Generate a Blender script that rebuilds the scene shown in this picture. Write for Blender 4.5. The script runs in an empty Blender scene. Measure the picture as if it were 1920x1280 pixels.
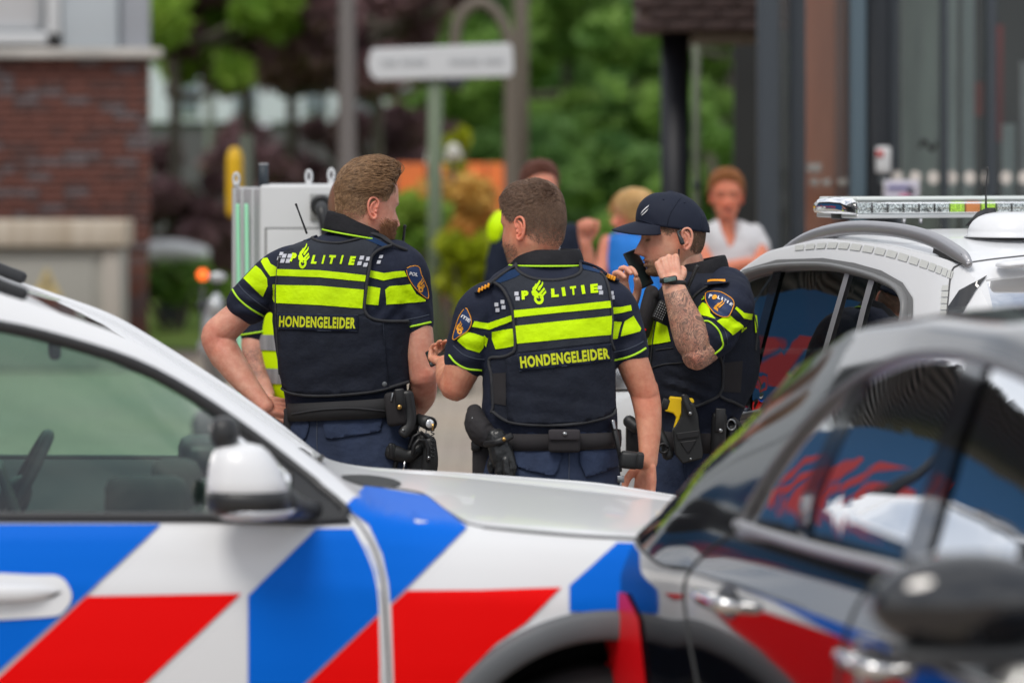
import bpy, bmesh, math, random
import numpy as np
from mathutils import Vector, Matrix, noise
from mathutils.bvhtree import BVHTree

# ------------------------------------------------------------------ camera, world, sun, exposure
scene = bpy.context.scene
COL = scene.collection
F, CH, PX0, PY0 = 7400.0, 1.85, 960.0, 282.0
cam_d = bpy.data.cameras.new("camera")
cam = bpy.data.objects.new("camera", cam_d)
COL.objects.link(cam)
cam.location = (0, 0, CH)
cam.rotation_euler = (math.radians(90), 0, 0)
cam_d.sensor_width = 36
cam_d.lens = F * 36 / 1920
cam_d.shift_y = -(640 - PY0) / 1920
cam_d.clip_start = 0.1
cam_d.clip_end = 800
cam_d.dof.use_dof = True
cam_d.dof.focus_distance = 11.85
cam_d.dof.aperture_fstop = 138.75 / 60
cam_d.dof.aperture_blades = 0
scene.camera = cam

world = bpy.data.worlds.new("World")
scene.world = world
world.use_nodes = True
wn, wl = world.node_tree.nodes, world.node_tree.links
wn.clear()
SUN_EL, SUN_ROT = math.radians(56), math.radians(205)
sky = wn.new("ShaderNodeTexSky")
sky.sky_type = 'NISHITA'
sky.sun_disc = False
sky.sun_elevation = SUN_EL
sky.sun_rotation = SUN_ROT
sky.air_density = 1.0
sky.dust_density = 2.0
geo = wn.new("ShaderNodeTexCoord")
mp = wn.new("ShaderNodeMapping")
mp.inputs['Scale'].default_value = (1, 1, 2.6)
nz = wn.new("ShaderNodeTexNoise")
nz.inputs['Scale'].default_value = 2.3
nz.inputs['Detail'].default_value = 7
nz.inputs['Roughness'].default_value = .55
rmp = wn.new("ShaderNodeValToRGB")
rmp.color_ramp.elements[0].position = .30
rmp.color_ramp.elements[1].position = .52
rmp.color_ramp.elements[0].color = (.35, .35, .35, 1)
rmp2 = wn.new("ShaderNodeValToRGB")
rmp2.color_ramp.elements[0].position = .35
rmp2.color_ramp.elements[0].color = (5.2, 5.6, 6.3, 1)
rmp2.color_ramp.elements[1].position = .70
rmp2.color_ramp.elements[1].color = (10.5, 10.6, 10.8, 1)
mix = wn.new("ShaderNodeMix")
mix.data_type = 'RGBA'
bg = wn.new("ShaderNodeBackground")
bg.inputs['Strength'].default_value = 0.085
out = wn.new("ShaderNodeOutputWorld")
wl.new(geo.outputs['Generated'], mp.inputs['Vector'])
wl.new(mp.outputs[0], nz.inputs['Vector'])
wl.new(nz.outputs['Fac'], rmp.inputs['Fac'])
wl.new(nz.outputs['Fac'], rmp2.inputs['Fac'])
wl.new(rmp.outputs['Color'], mix.inputs['Factor'])
wl.new(sky.outputs['Color'], mix.inputs['A'])
wl.new(rmp2.outputs['Color'], mix.inputs['B'])
wl.new(mix.outputs['Result'], bg.inputs['Color'])
wl.new(bg.outputs['Background'], out.inputs['Surface'])

sun_d = bpy.data.lights.new("sun", 'SUN')
sun_d.energy = 1.5
sun_d.angle = math.radians(22)
sun_d.color = (1, .95, .88)
sun = bpy.data.objects.new("sun", sun_d)
COL.objects.link(sun)
sd = Vector((math.sin(SUN_ROT) * math.cos(SUN_EL), math.cos(SUN_ROT) * math.cos(SUN_EL), math.sin(SUN_EL)))
sun.rotation_euler = sd.to_track_quat('Z', 'Y').to_euler()
sun.location = (0, 0, 30)

scene.view_settings.view_transform = 'Standard'
scene.view_settings.look = 'None'
scene.view_settings.exposure = 0.46
scene.view_settings.gamma = 1
scene.view_settings.use_curve_mapping = False
scene.cycles.use_denoising = True
scene.cycles.max_bounces = 8
scene.cycles.glossy_bounces = 4
scene.cycles.transmission_bounces = 6
scene.cycles.transparent_max_bounces = 12
scene.cycles.sample_clamp_indirect = 6
scene.render.film_transparent = False

# ------------------------------------------------------------------ helpers
rnd = random.Random(7)
rng = np.random.default_rng(7)


def P(px, py, Y):
    return Vector(((px - PX0) * Y / F, Y, CH - (py - PY0) * Y / F))


_mats = {}


def mat(name, color, rough=.6, metal=0, spec=.5, noise_amt=0, noise_scale=20, bump=0, bump_scale=80, coat=0,
        sss=0, sheen=0, color2=None, stretch=None, emit=None, alpha=None, trans=0, ior=1.45, bump_dist=.004, detail=4):
    if name in _mats:
        return _mats[name]
    m = bpy.data.materials.new(name)
    m.use_nodes = True
    n, l = m.node_tree.nodes, m.node_tree.links
    b = n['Principled BSDF']
    b.inputs['Base Color'].default_value = (*color, 1)
    b.inputs['Roughness'].default_value = rough
    b.inputs['Metallic'].default_value = metal
    b.inputs['Specular IOR Level'].default_value = spec
    b.inputs['IOR'].default_value = ior
    if coat:
        b.inputs['Coat Weight'].default_value = coat
        b.inputs['Coat Roughness'].default_value = .03
    if sss:
        b.inputs['Subsurface Weight'].default_value = sss
        b.inputs['Subsurface Radius'].default_value = (1, .35, .2)
        b.inputs['Subsurface Scale'].default_value = .012
    if sheen:
        b.inputs['Sheen Weight'].default_value = sheen
        b.inputs['Sheen Roughness'].default_value = .5
    if trans:
        b.inputs['Transmission Weight'].default_value = trans
    if emit:
        b.inputs['Emission Color'].default_value = (*emit[0], 1)
        b.inputs['Emission Strength'].default_value = emit[1]
    tc = n.new('ShaderNodeTexCoord')
    mpn = n.new('ShaderNodeMapping')
    l.new(tc.outputs['Object'], mpn.inputs['Vector'])
    if stretch:
        mpn.inputs['Scale'].default_value = stretch
    if noise_amt or color2:
        t = n.new('ShaderNodeTexNoise')
        t.inputs['Scale'].default_value = noise_scale
        t.inputs['Detail'].default_value = detail
        l.new(mpn.outputs[0], t.inputs['Vector'])
        r = n.new('ShaderNodeValToRGB')
        r.color_ramp.elements[0].position = .3
        r.color_ramp.elements[1].position = .7
        if color2:
            r.color_ramp.elements[0].color = (*color, 1)
            r.color_ramp.elements[1].color = (*color2, 1)
        else:
            r.color_ramp.elements[0].color = tuple(c * (1 - noise_amt) for c in color) + (1,)
            r.color_ramp.elements[1].color = tuple(min(1, c * (1 + noise_amt)) for c in color) + (1,)
        l.new(t.outputs['Fac'], r.inputs['Fac'])
        l.new(r.outputs['Color'], b.inputs['Base Color'])
    if bump:
        t2 = n.new('ShaderNodeTexNoise')
        t2.inputs['Scale'].default_value = bump_scale
        t2.inputs['Detail'].default_value = 3
        l.new(mpn.outputs[0], t2.inputs['Vector'])
        bp = n.new('ShaderNodeBump')
        bp.inputs['Strength'].default_value = bump
        bp.inputs['Distance'].default_value = bump_dist
        l.new(t2.outputs['Fac'], bp.inputs['Height'])
        l.new(bp.outputs['Normal'], b.inputs['Normal'])
    _mats[name] = m
    return m


def mesh_from(verts, faces, name="mesh", smooth=True):
    me = bpy.data.meshes.new(name)
    me.from_pydata([tuple(v) for v in verts], [], [tuple(int(i) for i in f) for f in faces])
    me.update()
    if smooth:
        me.polygons.foreach_set('use_smooth', [True] * len(me.polygons))
    return me


class MB:
    """collects pieces of one mesh"""

    def __init__(s):
        s.v, s.f, s.mi = [], [], []

    def add(s, vf, mi=0):
        v, f = vf
        o = len(s.v)
        s.v.extend([tuple(x) for x in v])
        s.f.extend([tuple(int(i) + o for i in q) for q in f])
        s.mi.extend([mi] * len(f))
        return s

    def mesh(s, name="mesh", smooth=True):
        return mesh_from(s.v, s.f, name, smooth)


def thing(name, label, cat, loc=(0, 0, 0), rz=0, group=None):
    o = bpy.data.objects.new(name, None)
    COL.objects.link(o)
    o.location = loc
    o.rotation_euler = (0, 0, rz)
    o.empty_display_size = .2
    o['label'] = label
    o['category'] = cat
    if group:
        o['group'] = group
    return o


def inv_of(root):
    if root is None:
        return Matrix.Identity(4)
    if root.type == 'EMPTY' and root.parent is None:
        return (Matrix.Translation(root.location) @ root.rotation_euler.to_matrix().to_4x4()).inverted()
    return Matrix.Identity(4)


def obj(name, src, m, parent=None, world=False, smooth=True, kind=None, label=None, cat=None, group=None,
        solid=0, bevel=0, sub=0, split=None):
    """link src (MB, (v,f) or mesh) as ONE object; world=True means the vertices are in world coordinates"""
    if isinstance(src, MB):
        mi = src.mi
        me = src.mesh(name, smooth)
        if isinstance(m, (list, tuple)):
            me.polygons.foreach_set('material_index', mi)
    elif isinstance(src, tuple):
        me = mesh_from(src[0], src[1], name, smooth)
    else:
        me = src
    for mm in (m if isinstance(m, (list, tuple)) else [m]):
        me.materials.append(mm)
    o = bpy.data.objects.new(name, me)
    COL.objects.link(o)
    if parent is not None:
        o.parent = parent
        if world:
            chain = parent
            M = Matrix.Identity(4)
            while chain is not None:
                if chain.type == 'EMPTY':
                    M = (Matrix.Translation(chain.location) @ chain.rotation_euler.to_matrix().to_4x4())
                chain = chain.parent
            o.matrix_parent_inverse = M.inverted() if parent.type == 'EMPTY' else Matrix.Identity(4)
    if kind:
        o['kind'] = kind
    if label:
        o['label'] = label
    if cat:
        o['category'] = cat
    if group:
        o['group'] = group
    if solid:
        md = o.modifiers.new('solid', 'SOLIDIFY')
        md.thickness = abs(solid)
        md.offset = 1 if solid > 0 else -1
    if bevel:
        md = o.modifiers.new('bevel', 'BEVEL')
        md.width = bevel
        md.segments = 2
        md.limit_method = 'ANGLE'
    if sub:
        md = o.modifiers.new('sub', 'SUBSURF')
        md.levels = md.render_levels = sub
    if split:
        try:
            me.set_sharp_from_angle(angle=math.radians(split))
        except Exception:
            pass
    return o


def cr(pts, n):
    """catmull-rom through rows of numbers"""
    p = np.array(pts, float)
    if len(p) < 3:
        t = np.linspace(0, 1, n + 1)[:, None]
        return p[0] * (1 - t) + p[-1] * t
    q = np.vstack([2 * p[0] - p[1], p, 2 * p[-1] - p[-2]])
    o = []
    for i in range(1, len(q) - 2):
        for k in range(n):
            t = k / n
            a, b, c, d = q[i - 1], q[i], q[i + 1], q[i + 2]
            o.append(.5 * ((2 * b) + (-a + c) * t + (2 * a - 5 * b + 4 * c - d) * t * t + (-a + 3 * b - 3 * c + d) * t ** 3))
    o.append(p[-1])
    return np.array(o)


def loft(rings, cap=True, closed=True):
    R = np.array(rings, float)
    n, k, _ = R.shape
    v = R.reshape(-1, 3).tolist()
    f = []
    kk = k if closed else k - 1
    for i in range(n - 1):
        for j in range(kk):
            a, b = i * k + j, i * k + (j + 1) % k
            f.append((a, b, b + k, a + k))
    if cap and closed:
        c0 = len(v)
        v.append(R[0].mean(0).tolist())
        v.append(R[-1].mean(0).tolist())
        for j in range(k):
            f.append((c0, (j + 1) % k, j))
            f.append((c0 + 1, (n - 1) * k + j, (n - 1) * k + (j + 1) % k))
    return v, f


def limb(pts, rads, n=16, sub=4, ref=(0, 0, 1), caps=True):
    """tapered tube; rads are r or (a,b): a across ref, b along the other axis"""
    rr = [(r, r) if np.isscalar(r) else r for r in rads]
    rows = np.array([list(p) + list(r) for p, r in zip(pts, rr)], float)
    C = cr(rows, sub) if sub > 1 else rows
    pos, ra = C[:, :3], np.maximum(C[:, 3:], 1e-4)
    T = np.gradient(pos, axis=0)
    T /= np.linalg.norm(T, axis=1)[:, None] + 1e-12
    ref = np.array(ref, float)
    N = []
    prev = ref - T[0] * ref.dot(T[0])
    if np.linalg.norm(prev) < 1e-3:
        ref = np.array((1., .1, 0))
        prev = ref - T[0] * ref.dot(T[0])
    prev /= np.linalg.norm(prev)
    for t in T:
        x = prev - t * prev.dot(t)
        x /= np.linalg.norm(x) + 1e-12
        N.append(x)
        prev = x
    N = np.array(N)
    B = np.cross(T, N)
    a = np.linspace(0, 2 * np.pi, n, endpoint=False)
    rings = []

    def ring(p, u, w, r):
        return p + np.outer(np.cos(a), u) * r[0] + np.outer(np.sin(a), w) * r[1]
    if caps:
        for q in (.15, .5, .8):
            s = math.sqrt(1 - (1 - q) ** 2)
            rings.append(ring(pos[0] - T[0] * ra[0].mean() * (1 - q), N[0], B[0], ra[0] * s))
    for i in range(len(pos)):
        rings.append(ring(pos[i], N[i], B[i], ra[i]))
    if caps:
        for q in (.8, .5, .15):
            s = math.sqrt(1 - (1 - q) ** 2)
            rings.append(ring(pos[-1] + T[-1] * ra[-1].mean() * (1 - q), N[-1], B[-1], ra[-1] * s))
    return loft(rings)


def tube(pts, r, n=8, sub=1, closed=False):
    if closed:
        pts = list(pts) + [pts[0], pts[1]]
    return limb(pts, [r] * len(pts), n=n, sub=sub, caps=not closed)


def ell(c, r, rot=None, nu=20, nv=14):
    v, f = [], []
    rings = []
    for i in range(1, nv):
        t = math.pi * i / nv
        rings.append([(math.sin(t) * math.cos(a), math.sin(t) * math.sin(a), math.cos(t)) for a in
                      np.linspace(0, 2 * math.pi, nu, endpoint=False)])
    R = np.array(rings) * np.array(r)
    top, bot = np.array((0, 0, r[2])), np.array((0, 0, -r[2]))
    V = np.vstack([R.reshape(-1, 3), [top, bot]])
    if rot is not None:
        V = V @ np.array(rot).T
    V = V + np.array(c)
    for i in range(nv - 2):
        for j in range(nu):
            a, b = i * nu + j, i * nu + (j + 1) % nu
            f.append((a, a + nu, b + nu, b))
    t, b_ = len(V) - 2, len(V) - 1
    for j in range(nu):
        f.append((t, j, (j + 1) % nu))
        f.append((b_, (nv - 2) * nu + (j + 1) % nu, (nv - 2) * nu + j))
    return V.tolist(), f


def box(c, s, M=None):
    x, y, z = [q / 2 for q in s]
    V = np.array([(i, j, k) for i in (-x, x) for j in (-y, y) for k in (-z, z)])
    if M is not None:
        V = V @ np.array(M.to_3x3() if hasattr(M, 'to_3x3') else M).T
    V = V + np.array(c)
    return V.tolist(), [(0, 1, 3, 2), (4, 6, 7, 5), (0, 4, 5, 1), (2, 3, 7, 6), (0, 2, 6, 4), (1, 5, 7, 3)]


def rbox(c, s, r=.01, M=None, seg=2):
    bm = bmesh.new()
    bmesh.ops.create_cube(bm, size=1)
    for v in bm.verts:
        v.co = Vector((v.co.x * s[0], v.co.y * s[1], v.co.z * s[2]))
    bmesh.ops.bevel(bm, geom=bm.edges[:], offset=min(r, min(s) * .49), segments=seg, affect='EDGES', profile=.5)
    V = np.array([v.co[:] for v in bm.verts])
    bm.verts.index_update()
    f = [tuple(v.index for v in q.verts) for q in bm.faces]
    bm.free()
    if M is not None:
        V = V @ np.array(M.to_3x3() if hasattr(M, 'to_3x3') else M).T
    return (V + np.array(c)).tolist(), f


def cyl(p0, p1, r, n=24, r1=None):
    return limb([p0, p1], [r, r if r1 is None else r1], n=n, sub=1, caps=False)


def prism(poly, y0, y1, ax='y'):
    """extrude a 2-D outline (x,z) from y0 to y1"""
    n = len(poly)
    if ax == 'y':
        v = [(x, y0, z) for x, z in poly] + [(x, y1, z) for x, z in poly]
    elif ax == 'z':
        v = [(x, y, y0) for x, y in poly] + [(x, y, y1) for x, y in poly]
    else:
        v = [(y0, x, z) for x, z in poly] + [(y1, x, z) for x, z in poly]
    f = [tuple(range(n)), tuple(range(2 * n - 1, n - 1, -1))]
    f += [(i, i + n, (i + 1) % n + n, (i + 1) % n) for i in range(n)]
    bm = bmesh.new()
    bv = [bm.verts.new(q) for q in v]
    for q in f:
        bm.faces.new([bv[i] for i in q])
    bmesh.ops.recalc_face_normals(bm, faces=bm.faces[:])
    bm.verts.index_update()
    V = [w.co[:] for w in bm.verts]
    Fc = [tuple(w.index for w in q.verts) for q in bm.faces]
    bm.free()
    return V, Fc


def vox(parts, voxel, smooth=4, fac=.5):
    """fuse overlapping closed shapes into one continuous surface"""
    mb = MB()
    for p in parts:
        mb.add(p)
    me = mb.mesh('tmp')
    bm = bmesh.new()
    bm.from_mesh(me)
    bmesh.ops.recalc_face_normals(bm, faces=bm.faces[:])
    bm.to_mesh(me)
    bm.free()
    o = bpy.data.objects.new('tmp', me)
    COL.objects.link(o)
    md = o.modifiers.new('r', 'REMESH')
    md.mode = 'VOXEL'
    md.voxel_size = voxel
    md.use_smooth_shade = True
    if smooth:
        s = o.modifiers.new('s', 'SMOOTH')
        s.factor = fac
        s.iterations = smooth
    dg = bpy.context.evaluated_depsgraph_get()
    dg.update()
    r = bpy.data.meshes.new_from_object(o.evaluated_get(dg), depsgraph=dg)
    bpy.data.objects.remove(o)
    bpy.data.meshes.remove(me)
    r.polygons.foreach_set('use_smooth', [True] * len(r.polygons))
    return r


def boolean(me, cutters, op='DIFFERENCE', solver='EXACT'):
    o = bpy.data.objects.new('tmpb', me)
    COL.objects.link(o)
    cs = []
    for c in cutters:
        cm = mesh_from(c[0], c[1], 'cut', False)
        co = bpy.data.objects.new('cut', cm)
        COL.objects.link(co)
        md = o.modifiers.new('b', 'BOOLEAN')
        md.operation = op
        md.solver = solver
        md.object = co
        cs.append(co)
    dg = bpy.context.evaluated_depsgraph_get()
    dg.update()
    r = bpy.data.meshes.new_from_object(o.evaluated_get(dg), depsgraph=dg)
    bpy.data.objects.remove(o)
    for c in cs:
        bpy.data.objects.remove(c)
    return r


def mverts(me):
    a = np.empty(len(me.vertices) * 3)
    me.vertices.foreach_get('co', a)
    return a.reshape(-1, 3)


def set_mverts(me, a):
    me.vertices.foreach_set('co', a.ravel())
    me.update()


def bvh_of(src, M=None):
    if isinstance(src, bpy.types.Mesh):
        v = mverts(src)
        f = [tuple(p.vertices) for p in src.polygons]
    elif isinstance(src, MB):
        v, f = np.array(src.v), src.f
    else:
        v, f = np.array(src[0]), src[1]
    if M is not None:
        A = np.array(M)
        v = v @ A[:3, :3].T + A[:3, 3]
    return BVHTree.FromPolygons([tuple(q) for q in v], [tuple(q) for q in f])


def cast(bvh, px, py, Yref, off=0.0, L=None):
    d = Vector((px - PX0, F, -(py - PY0))).normalized()
    o = Vector((0, 0, CH))
    h, n, i, _ = bvh.ray_cast(o, d)
    if h is None:
        h, n, i, _ = bvh.find_nearest(P(px, py, Yref))
        if n.dot(d) > 0 and off:
            pass
        r = h + n * off
    else:
        if n.dot(d) > 0:
            n = -n
        r = h + n * off
    return (L @ r) if L is not None else r


def grid_poly(poly, step):
    """2-D outline -> triangulated and cut on a fine grid, so it can follow a curved surface"""
    bm = bmesh.new()
    vs = [bm.verts.new((x, y, 0)) for x, y in poly]
    try:
        bm.faces.new(vs)
    except Exception:
        bm.free()
        return [], []
    bmesh.ops.triangulate(bm, faces=bm.faces[:])
    return _cutgrid(bm, step)


def _cutgrid(bm, step):
    xs = [v.co.x for v in bm.verts]
    ys = [v.co.y for v in bm.verts]
    sx, sy = (step, step) if np.isscalar(step) else step
    x = math.floor(min(xs) / sx) * sx + sx
    while x < max(xs):
        bmesh.ops.bisect_plane(bm, geom=bm.verts[:] + bm.edges[:] + bm.faces[:], dist=1e-5, plane_co=(x, 0, 0), plane_no=(1, 0, 0))
        x += sx
    y = math.floor(min(ys) / sy) * sy + sy
    while y < max(ys):
        bmesh.ops.bisect_plane(bm, geom=bm.verts[:] + bm.edges[:] + bm.faces[:], dist=1e-5, plane_co=(0, y, 0), plane_no=(0, 1, 0))
        y += sy
    bmesh.ops.remove_doubles(bm, verts=bm.verts[:], dist=1e-4)
    bm.verts.index_update()
    V = [v.co[:2] for v in bm.verts]
    Fc = [tuple(v.index for v in f.verts) for f in bm.faces]
    bm.free()
    return V, Fc


def drape(polys, bvh, Yref, off=.002, step=8, L=None, mb=None):
    mb = mb or MB()
    for poly in polys:
        V, Fc = poly if isinstance(poly, tuple) else grid_poly(poly, step)
        if not V:
            continue
        W = [tuple(cast(bvh, x, y, Yref, off, L)) for x, y in V]
        # keep faces turned to the viewer (image y points down)
        Fo = []
        for f in Fc:
            a = sum(V[f[i]][0] * V[f[(i + 1) % len(f)]][1] - V[f[(i + 1) % len(f)]][0] * V[f[i]][1] for i in range(len(f)))
            Fo.append(tuple(f) if a < 0 else tuple(reversed(f)))
        mb.add((W, Fo))
    return mb


def textpoly(s, bold=0., shear=0., spacing=1.0):
    """glyph outlines of s as (verts2d, faces), baseline at 0, cap height about .7"""
    c = bpy.data.curves.new('t', 'FONT')
    c.body = s
    c.size = 1
    c.offset = bold
    c.shear = shear
    c.space_character = spacing
    c.resolution_u = 3
    c.fill_mode = 'FRONT'
    o = bpy.data.objects.new('t', c)
    COL.objects.link(o)
    dg = bpy.context.evaluated_depsgraph_get()
    dg.update()
    me = bpy.data.meshes.new_from_object(o.evaluated_get(dg), depsgraph=dg)
    V = [(v.co.x, v.co.y) for v in me.vertices]
    Fc = [tuple(p.vertices) for p in me.polygons]
    bpy.data.objects.remove(o)
    bpy.data.meshes.remove(me)
    return V, Fc


def text_px(s, x0, y0, x1, y1, h, bold=.02, shear=0., spacing=1., mirror=False):
    """text laid along the baseline (x0,y0)-(x1,y1) in photo coordinates, cap height h"""
    V, Fc = textpoly(s, bold, shear, spacing)
    a = np.array(V)
    w0, w1 = a[:, 0].min(), a[:, 0].max()
    b = a[:, 1].min() if s.isupper() or s.isdigit() else 0
    ch = a[:, 1].max() - b
    L = math.hypot(x1 - x0, y1 - y0)
    ux, uy = (x1 - x0) / L, (y1 - y0) / L
    o = []
    for x, y in V:
        t = (x - w0) / (w1 - w0)
        if mirror:
            t = 1 - t
        q = (y - b) / ch * h
        o.append((x0 + (x1 - x0) * t + uy * q, y0 + (y1 - y0) * t - ux * q))
    return (o, Fc)


def smooth_poly(pts, n=4, closed=True):
    p = list(pts)
    if closed:
        q = p[-2:] + p + p[:2]
        c = cr(q, n)
        return [tuple(x) for x in c[2 * n:2 * n + len(p) * n]]
    return [tuple(x) for x in cr(p, n)]


def circle(cx, cy, rx, ry=None, n=20, rot=0):
    ry = ry or rx
    return [(cx + rx * math.cos(a) * math.cos(rot) - ry * math.sin(a) * math.sin(rot),
             cy + rx * math.cos(a) * math.sin(rot) + ry * math.sin(a) * math.cos(rot)) for a in np.linspace(0, 2 * math.pi, n, endpoint=False)]
# ------------------------------------------------------------------ car materials
M_white = mat('white_car_paint', (.70, .71, .73), rough=.3, coat=.35, spec=.4)
M_black = mat('black_car_paint', (.004, .005, .008), rough=.07, coat=.7, spec=.7)
M_liner = mat('car_interior', (.030, .032, .033), rough=.8)
M_trim = mat('black_trim', (.022, .023, .025), rough=.42)
M_clad = mat('grey_cladding', (.10, .108, .118), rough=.6, noise_amt=.1, noise_scale=6)
M_rubber = mat('tyre_rubber', (.015, .015, .016), rough=.85)
M_rim = mat('alloy_rim', (.45, .46, .48), rough=.3, metal=.9)
M_chrome = mat('chrome', (.75, .75, .76), rough=.12, metal=1)
M_silver = mat('satin_roof_rail', (.38, .38, .40), rough=.36, metal=.55)
M_blue = mat('livery_blue', (.0, .125, .62), rough=.45, spec=.10)
M_red = mat('livery_red', (.80, .0, .0), rough=.42, spec=.15)
M_edge = mat('livery_pale_edge', (.62, .68, .82), rough=.3)
M_seat = mat('car_seat_fabric', (.03, .032, .034), rough=.9, bump=.3, bump_scale=200)
M_tail = mat('tail_light_red', (.62, .006, .010), rough=.3, spec=.3)
M_lampglass = mat('lamp_clear', (.8, .82, .85), rough=.08, metal=.4)


def glass_mat(name, tint, refl=1.5, rough=.0, add=0.0):
    m = bpy.data.materials.new(name)
    m.use_nodes = True
    n, l = m.node_tree.nodes, m.node_tree.links
    n.clear()
    o = n.new('ShaderNodeOutputMaterial')
    t = n.new('ShaderNodeBsdfTransparent')
    t.inputs['Color'].default_value = (*tint, 1)
    g = n.new('ShaderNodeBsdfGlossy')
    g.inputs['Roughness'].default_value = rough
    g.inputs['Color'].default_value = (1, 1, 1, 1)
    fr = n.new('ShaderNodeFresnel')
    fr.inputs['IOR'].default_value = refl
    ad = n.new('ShaderNodeMath')
    ad.operation = 'ADD'
    ad.use_clamp = True
    ad.inputs[1].default_value = add
    mx = n.new('ShaderNodeMixShader')
    l.new(fr.outputs[0], ad.inputs[0])
    l.new(ad.outputs[0], mx.inputs[0])
    l.new(t.outputs[0], mx.inputs[1])
    l.new(g.outputs[0], mx.inputs[2])
    l.new(mx.outputs[0], o.inputs['Surface'])
    return m


M_glass = glass_mat('green_tinted_glass', (.60, .84, .72), 1.45, add=.035)
M_glass_dark = glass_mat('privacy_glass', (.05, .055, .055), 2.3, add=.22)
M_glass_mid = glass_mat('dark_tinted_glass', (.20, .26, .25), 2.0, add=.20)
M_shield = glass_mat('windscreen_glass', (.80, .88, .84), 1.5, add=.04)


def curve_tab(tab, xs, sm=0.05):
    t = np.array(tab, float)
    o = np.array([np.interp(xs, t[:, 0], t[:, k]) for k in range(1, t.shape[1])]).T
    dx = xs[1] - xs[0]
    k = max(1, int(round(sm / dx)))
    ker = np.exp(-.5 * (np.arange(-3 * k, 3 * k + 1) / k) ** 2)
    ker /= ker.sum()
    pad = np.pad(o, ((3 * k, 3 * k), (0, 0)), mode='edge')
    # keep the slope at the ends
    for c in range(o.shape[1]):
        o[:, c] = np.convolve(pad[:, c], ker, 'valid')
    return o


def car_body(tab, n=170, bow=.02):
    """tab rows: x, w, zlow, zb, inset, wr, zr, zt"""
    xs = np.linspace(tab[0][0], tab[-1][0], n)
    T = curve_tab(tab, xs)
    rings = []
    for x, (w, zl, zb, ins, wr, zr, zt) in zip(xs, T):
        h = [(0, zl), (w * .5, zl), (w - .14, zl), (w - .05, zl + .05), (w - .012, zl + .17), (w, zl + .32), (w + .004, (zl + .32 + zb - .14) / 2),
             (w - .004, zb - .17), (w - .012, zb - .13), (w - ins * .55, zb - .045), (w - ins, zb)]
        y0, z0 = w - ins, zb
        for t in (.2, .4, .6, .8):
            bw = bow * math.sin(math.pi * t)
            h.append((y0 + (wr - y0) * t + bw, z0 + (zr - z0) * t + bw * .3))
        for t in (0, .12, .25, .4, .6, .8, 1):
            a = t * math.pi / 2
            h.append((wr * math.cos(a) ** .7, zr + (zt - zr) * math.sin(a) ** .9))
        hh = cr(h, 2)
        full = [(x, y, z) for y, z in hh] + [(x, -y, z) for y, z in hh[::-1][1:-1]]
        rings.append(full)
    return loft(rings)


def shell(vf, cutters, th=.018, mats=(None, None)):
    me = mesh_from(vf[0], vf[1], 'body')
    bm = bmesh.new()
    bm.from_mesh(me)
    bmesh.ops.recalc_face_normals(bm, faces=bm.faces[:])
    if bm.calc_volume(signed=True) < 0:
        bmesh.ops.reverse_faces(bm, faces=bm.faces[:])
    bm.to_mesh(me)
    bm.free()
    for m in mats:
        me.materials.append(m)
    o = bpy.data.objects.new('tmpb', me)
    COL.objects.link(o)
    md = o.modifiers.new('s', 'SOLIDIFY')
    md.thickness = th
    md.offset = -1
    md.material_offset = 1
    cs = []
    for c in cutters:
        co = bpy.data.objects.new('cut', mesh_from(c[0], c[1], 'cut', False))
        COL.objects.link(co)
        b = o.modifiers.new('b', 'BOOLEAN')
        b.operation = 'DIFFERENCE'
        b.solver = 'EXACT'
        b.object = co
        cs.append(co)
    dg = bpy.context.evaluated_depsgraph_get()
    dg.update()
    r = bpy.data.meshes.new_from_object(o.evaluated_get(dg), depsgraph=dg)
    bpy.data.objects.remove(o)
    for c in cs:
        bpy.data.objects.remove(c)
    r.polygons.foreach_set('use_smooth', [True] * len(r.polygons))
    r.set_sharp_from_angle(angle=math.radians(32))
    r.materials.clear()
    return r


def drape_local(poly, bvh, side, off=-.004, step=.05):
    V, Fc = grid_poly(poly, step)
    W = []
    for x, z in V:
        h, n, i, _ = bvh.ray_cast(Vector((x, side * 2.0, z)), Vector((0, -side, 0)))
        if h is None:
            h, n, i, _ = bvh.find_nearest(Vector((x, side * .8, z)))
        if n.y * side < 0:
            n = -n
        W.append(tuple(h + n * off))
    return W, [tuple(f) if side > 0 else tuple(reversed(f)) for f in Fc]


def drape_top(poly, bvh, off=-.004, step=.05):
    V, Fc = grid_poly(poly, step)
    W = []
    for x, y in V:
        h, n, i, _ = bvh.ray_cast(Vector((x, y, 3)), Vector((0, 0, -1)))
        if h is None:
            h, n, i, _ = bvh.find_nearest(Vector((x, y, 1.3)))
        if n.z < 0:
            n = -n
        W.append(tuple(h + n * off))
    return W, list(Fc)


def inset_line(pts_local, r):
    return tube(pts_local, r, n=6)


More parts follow.
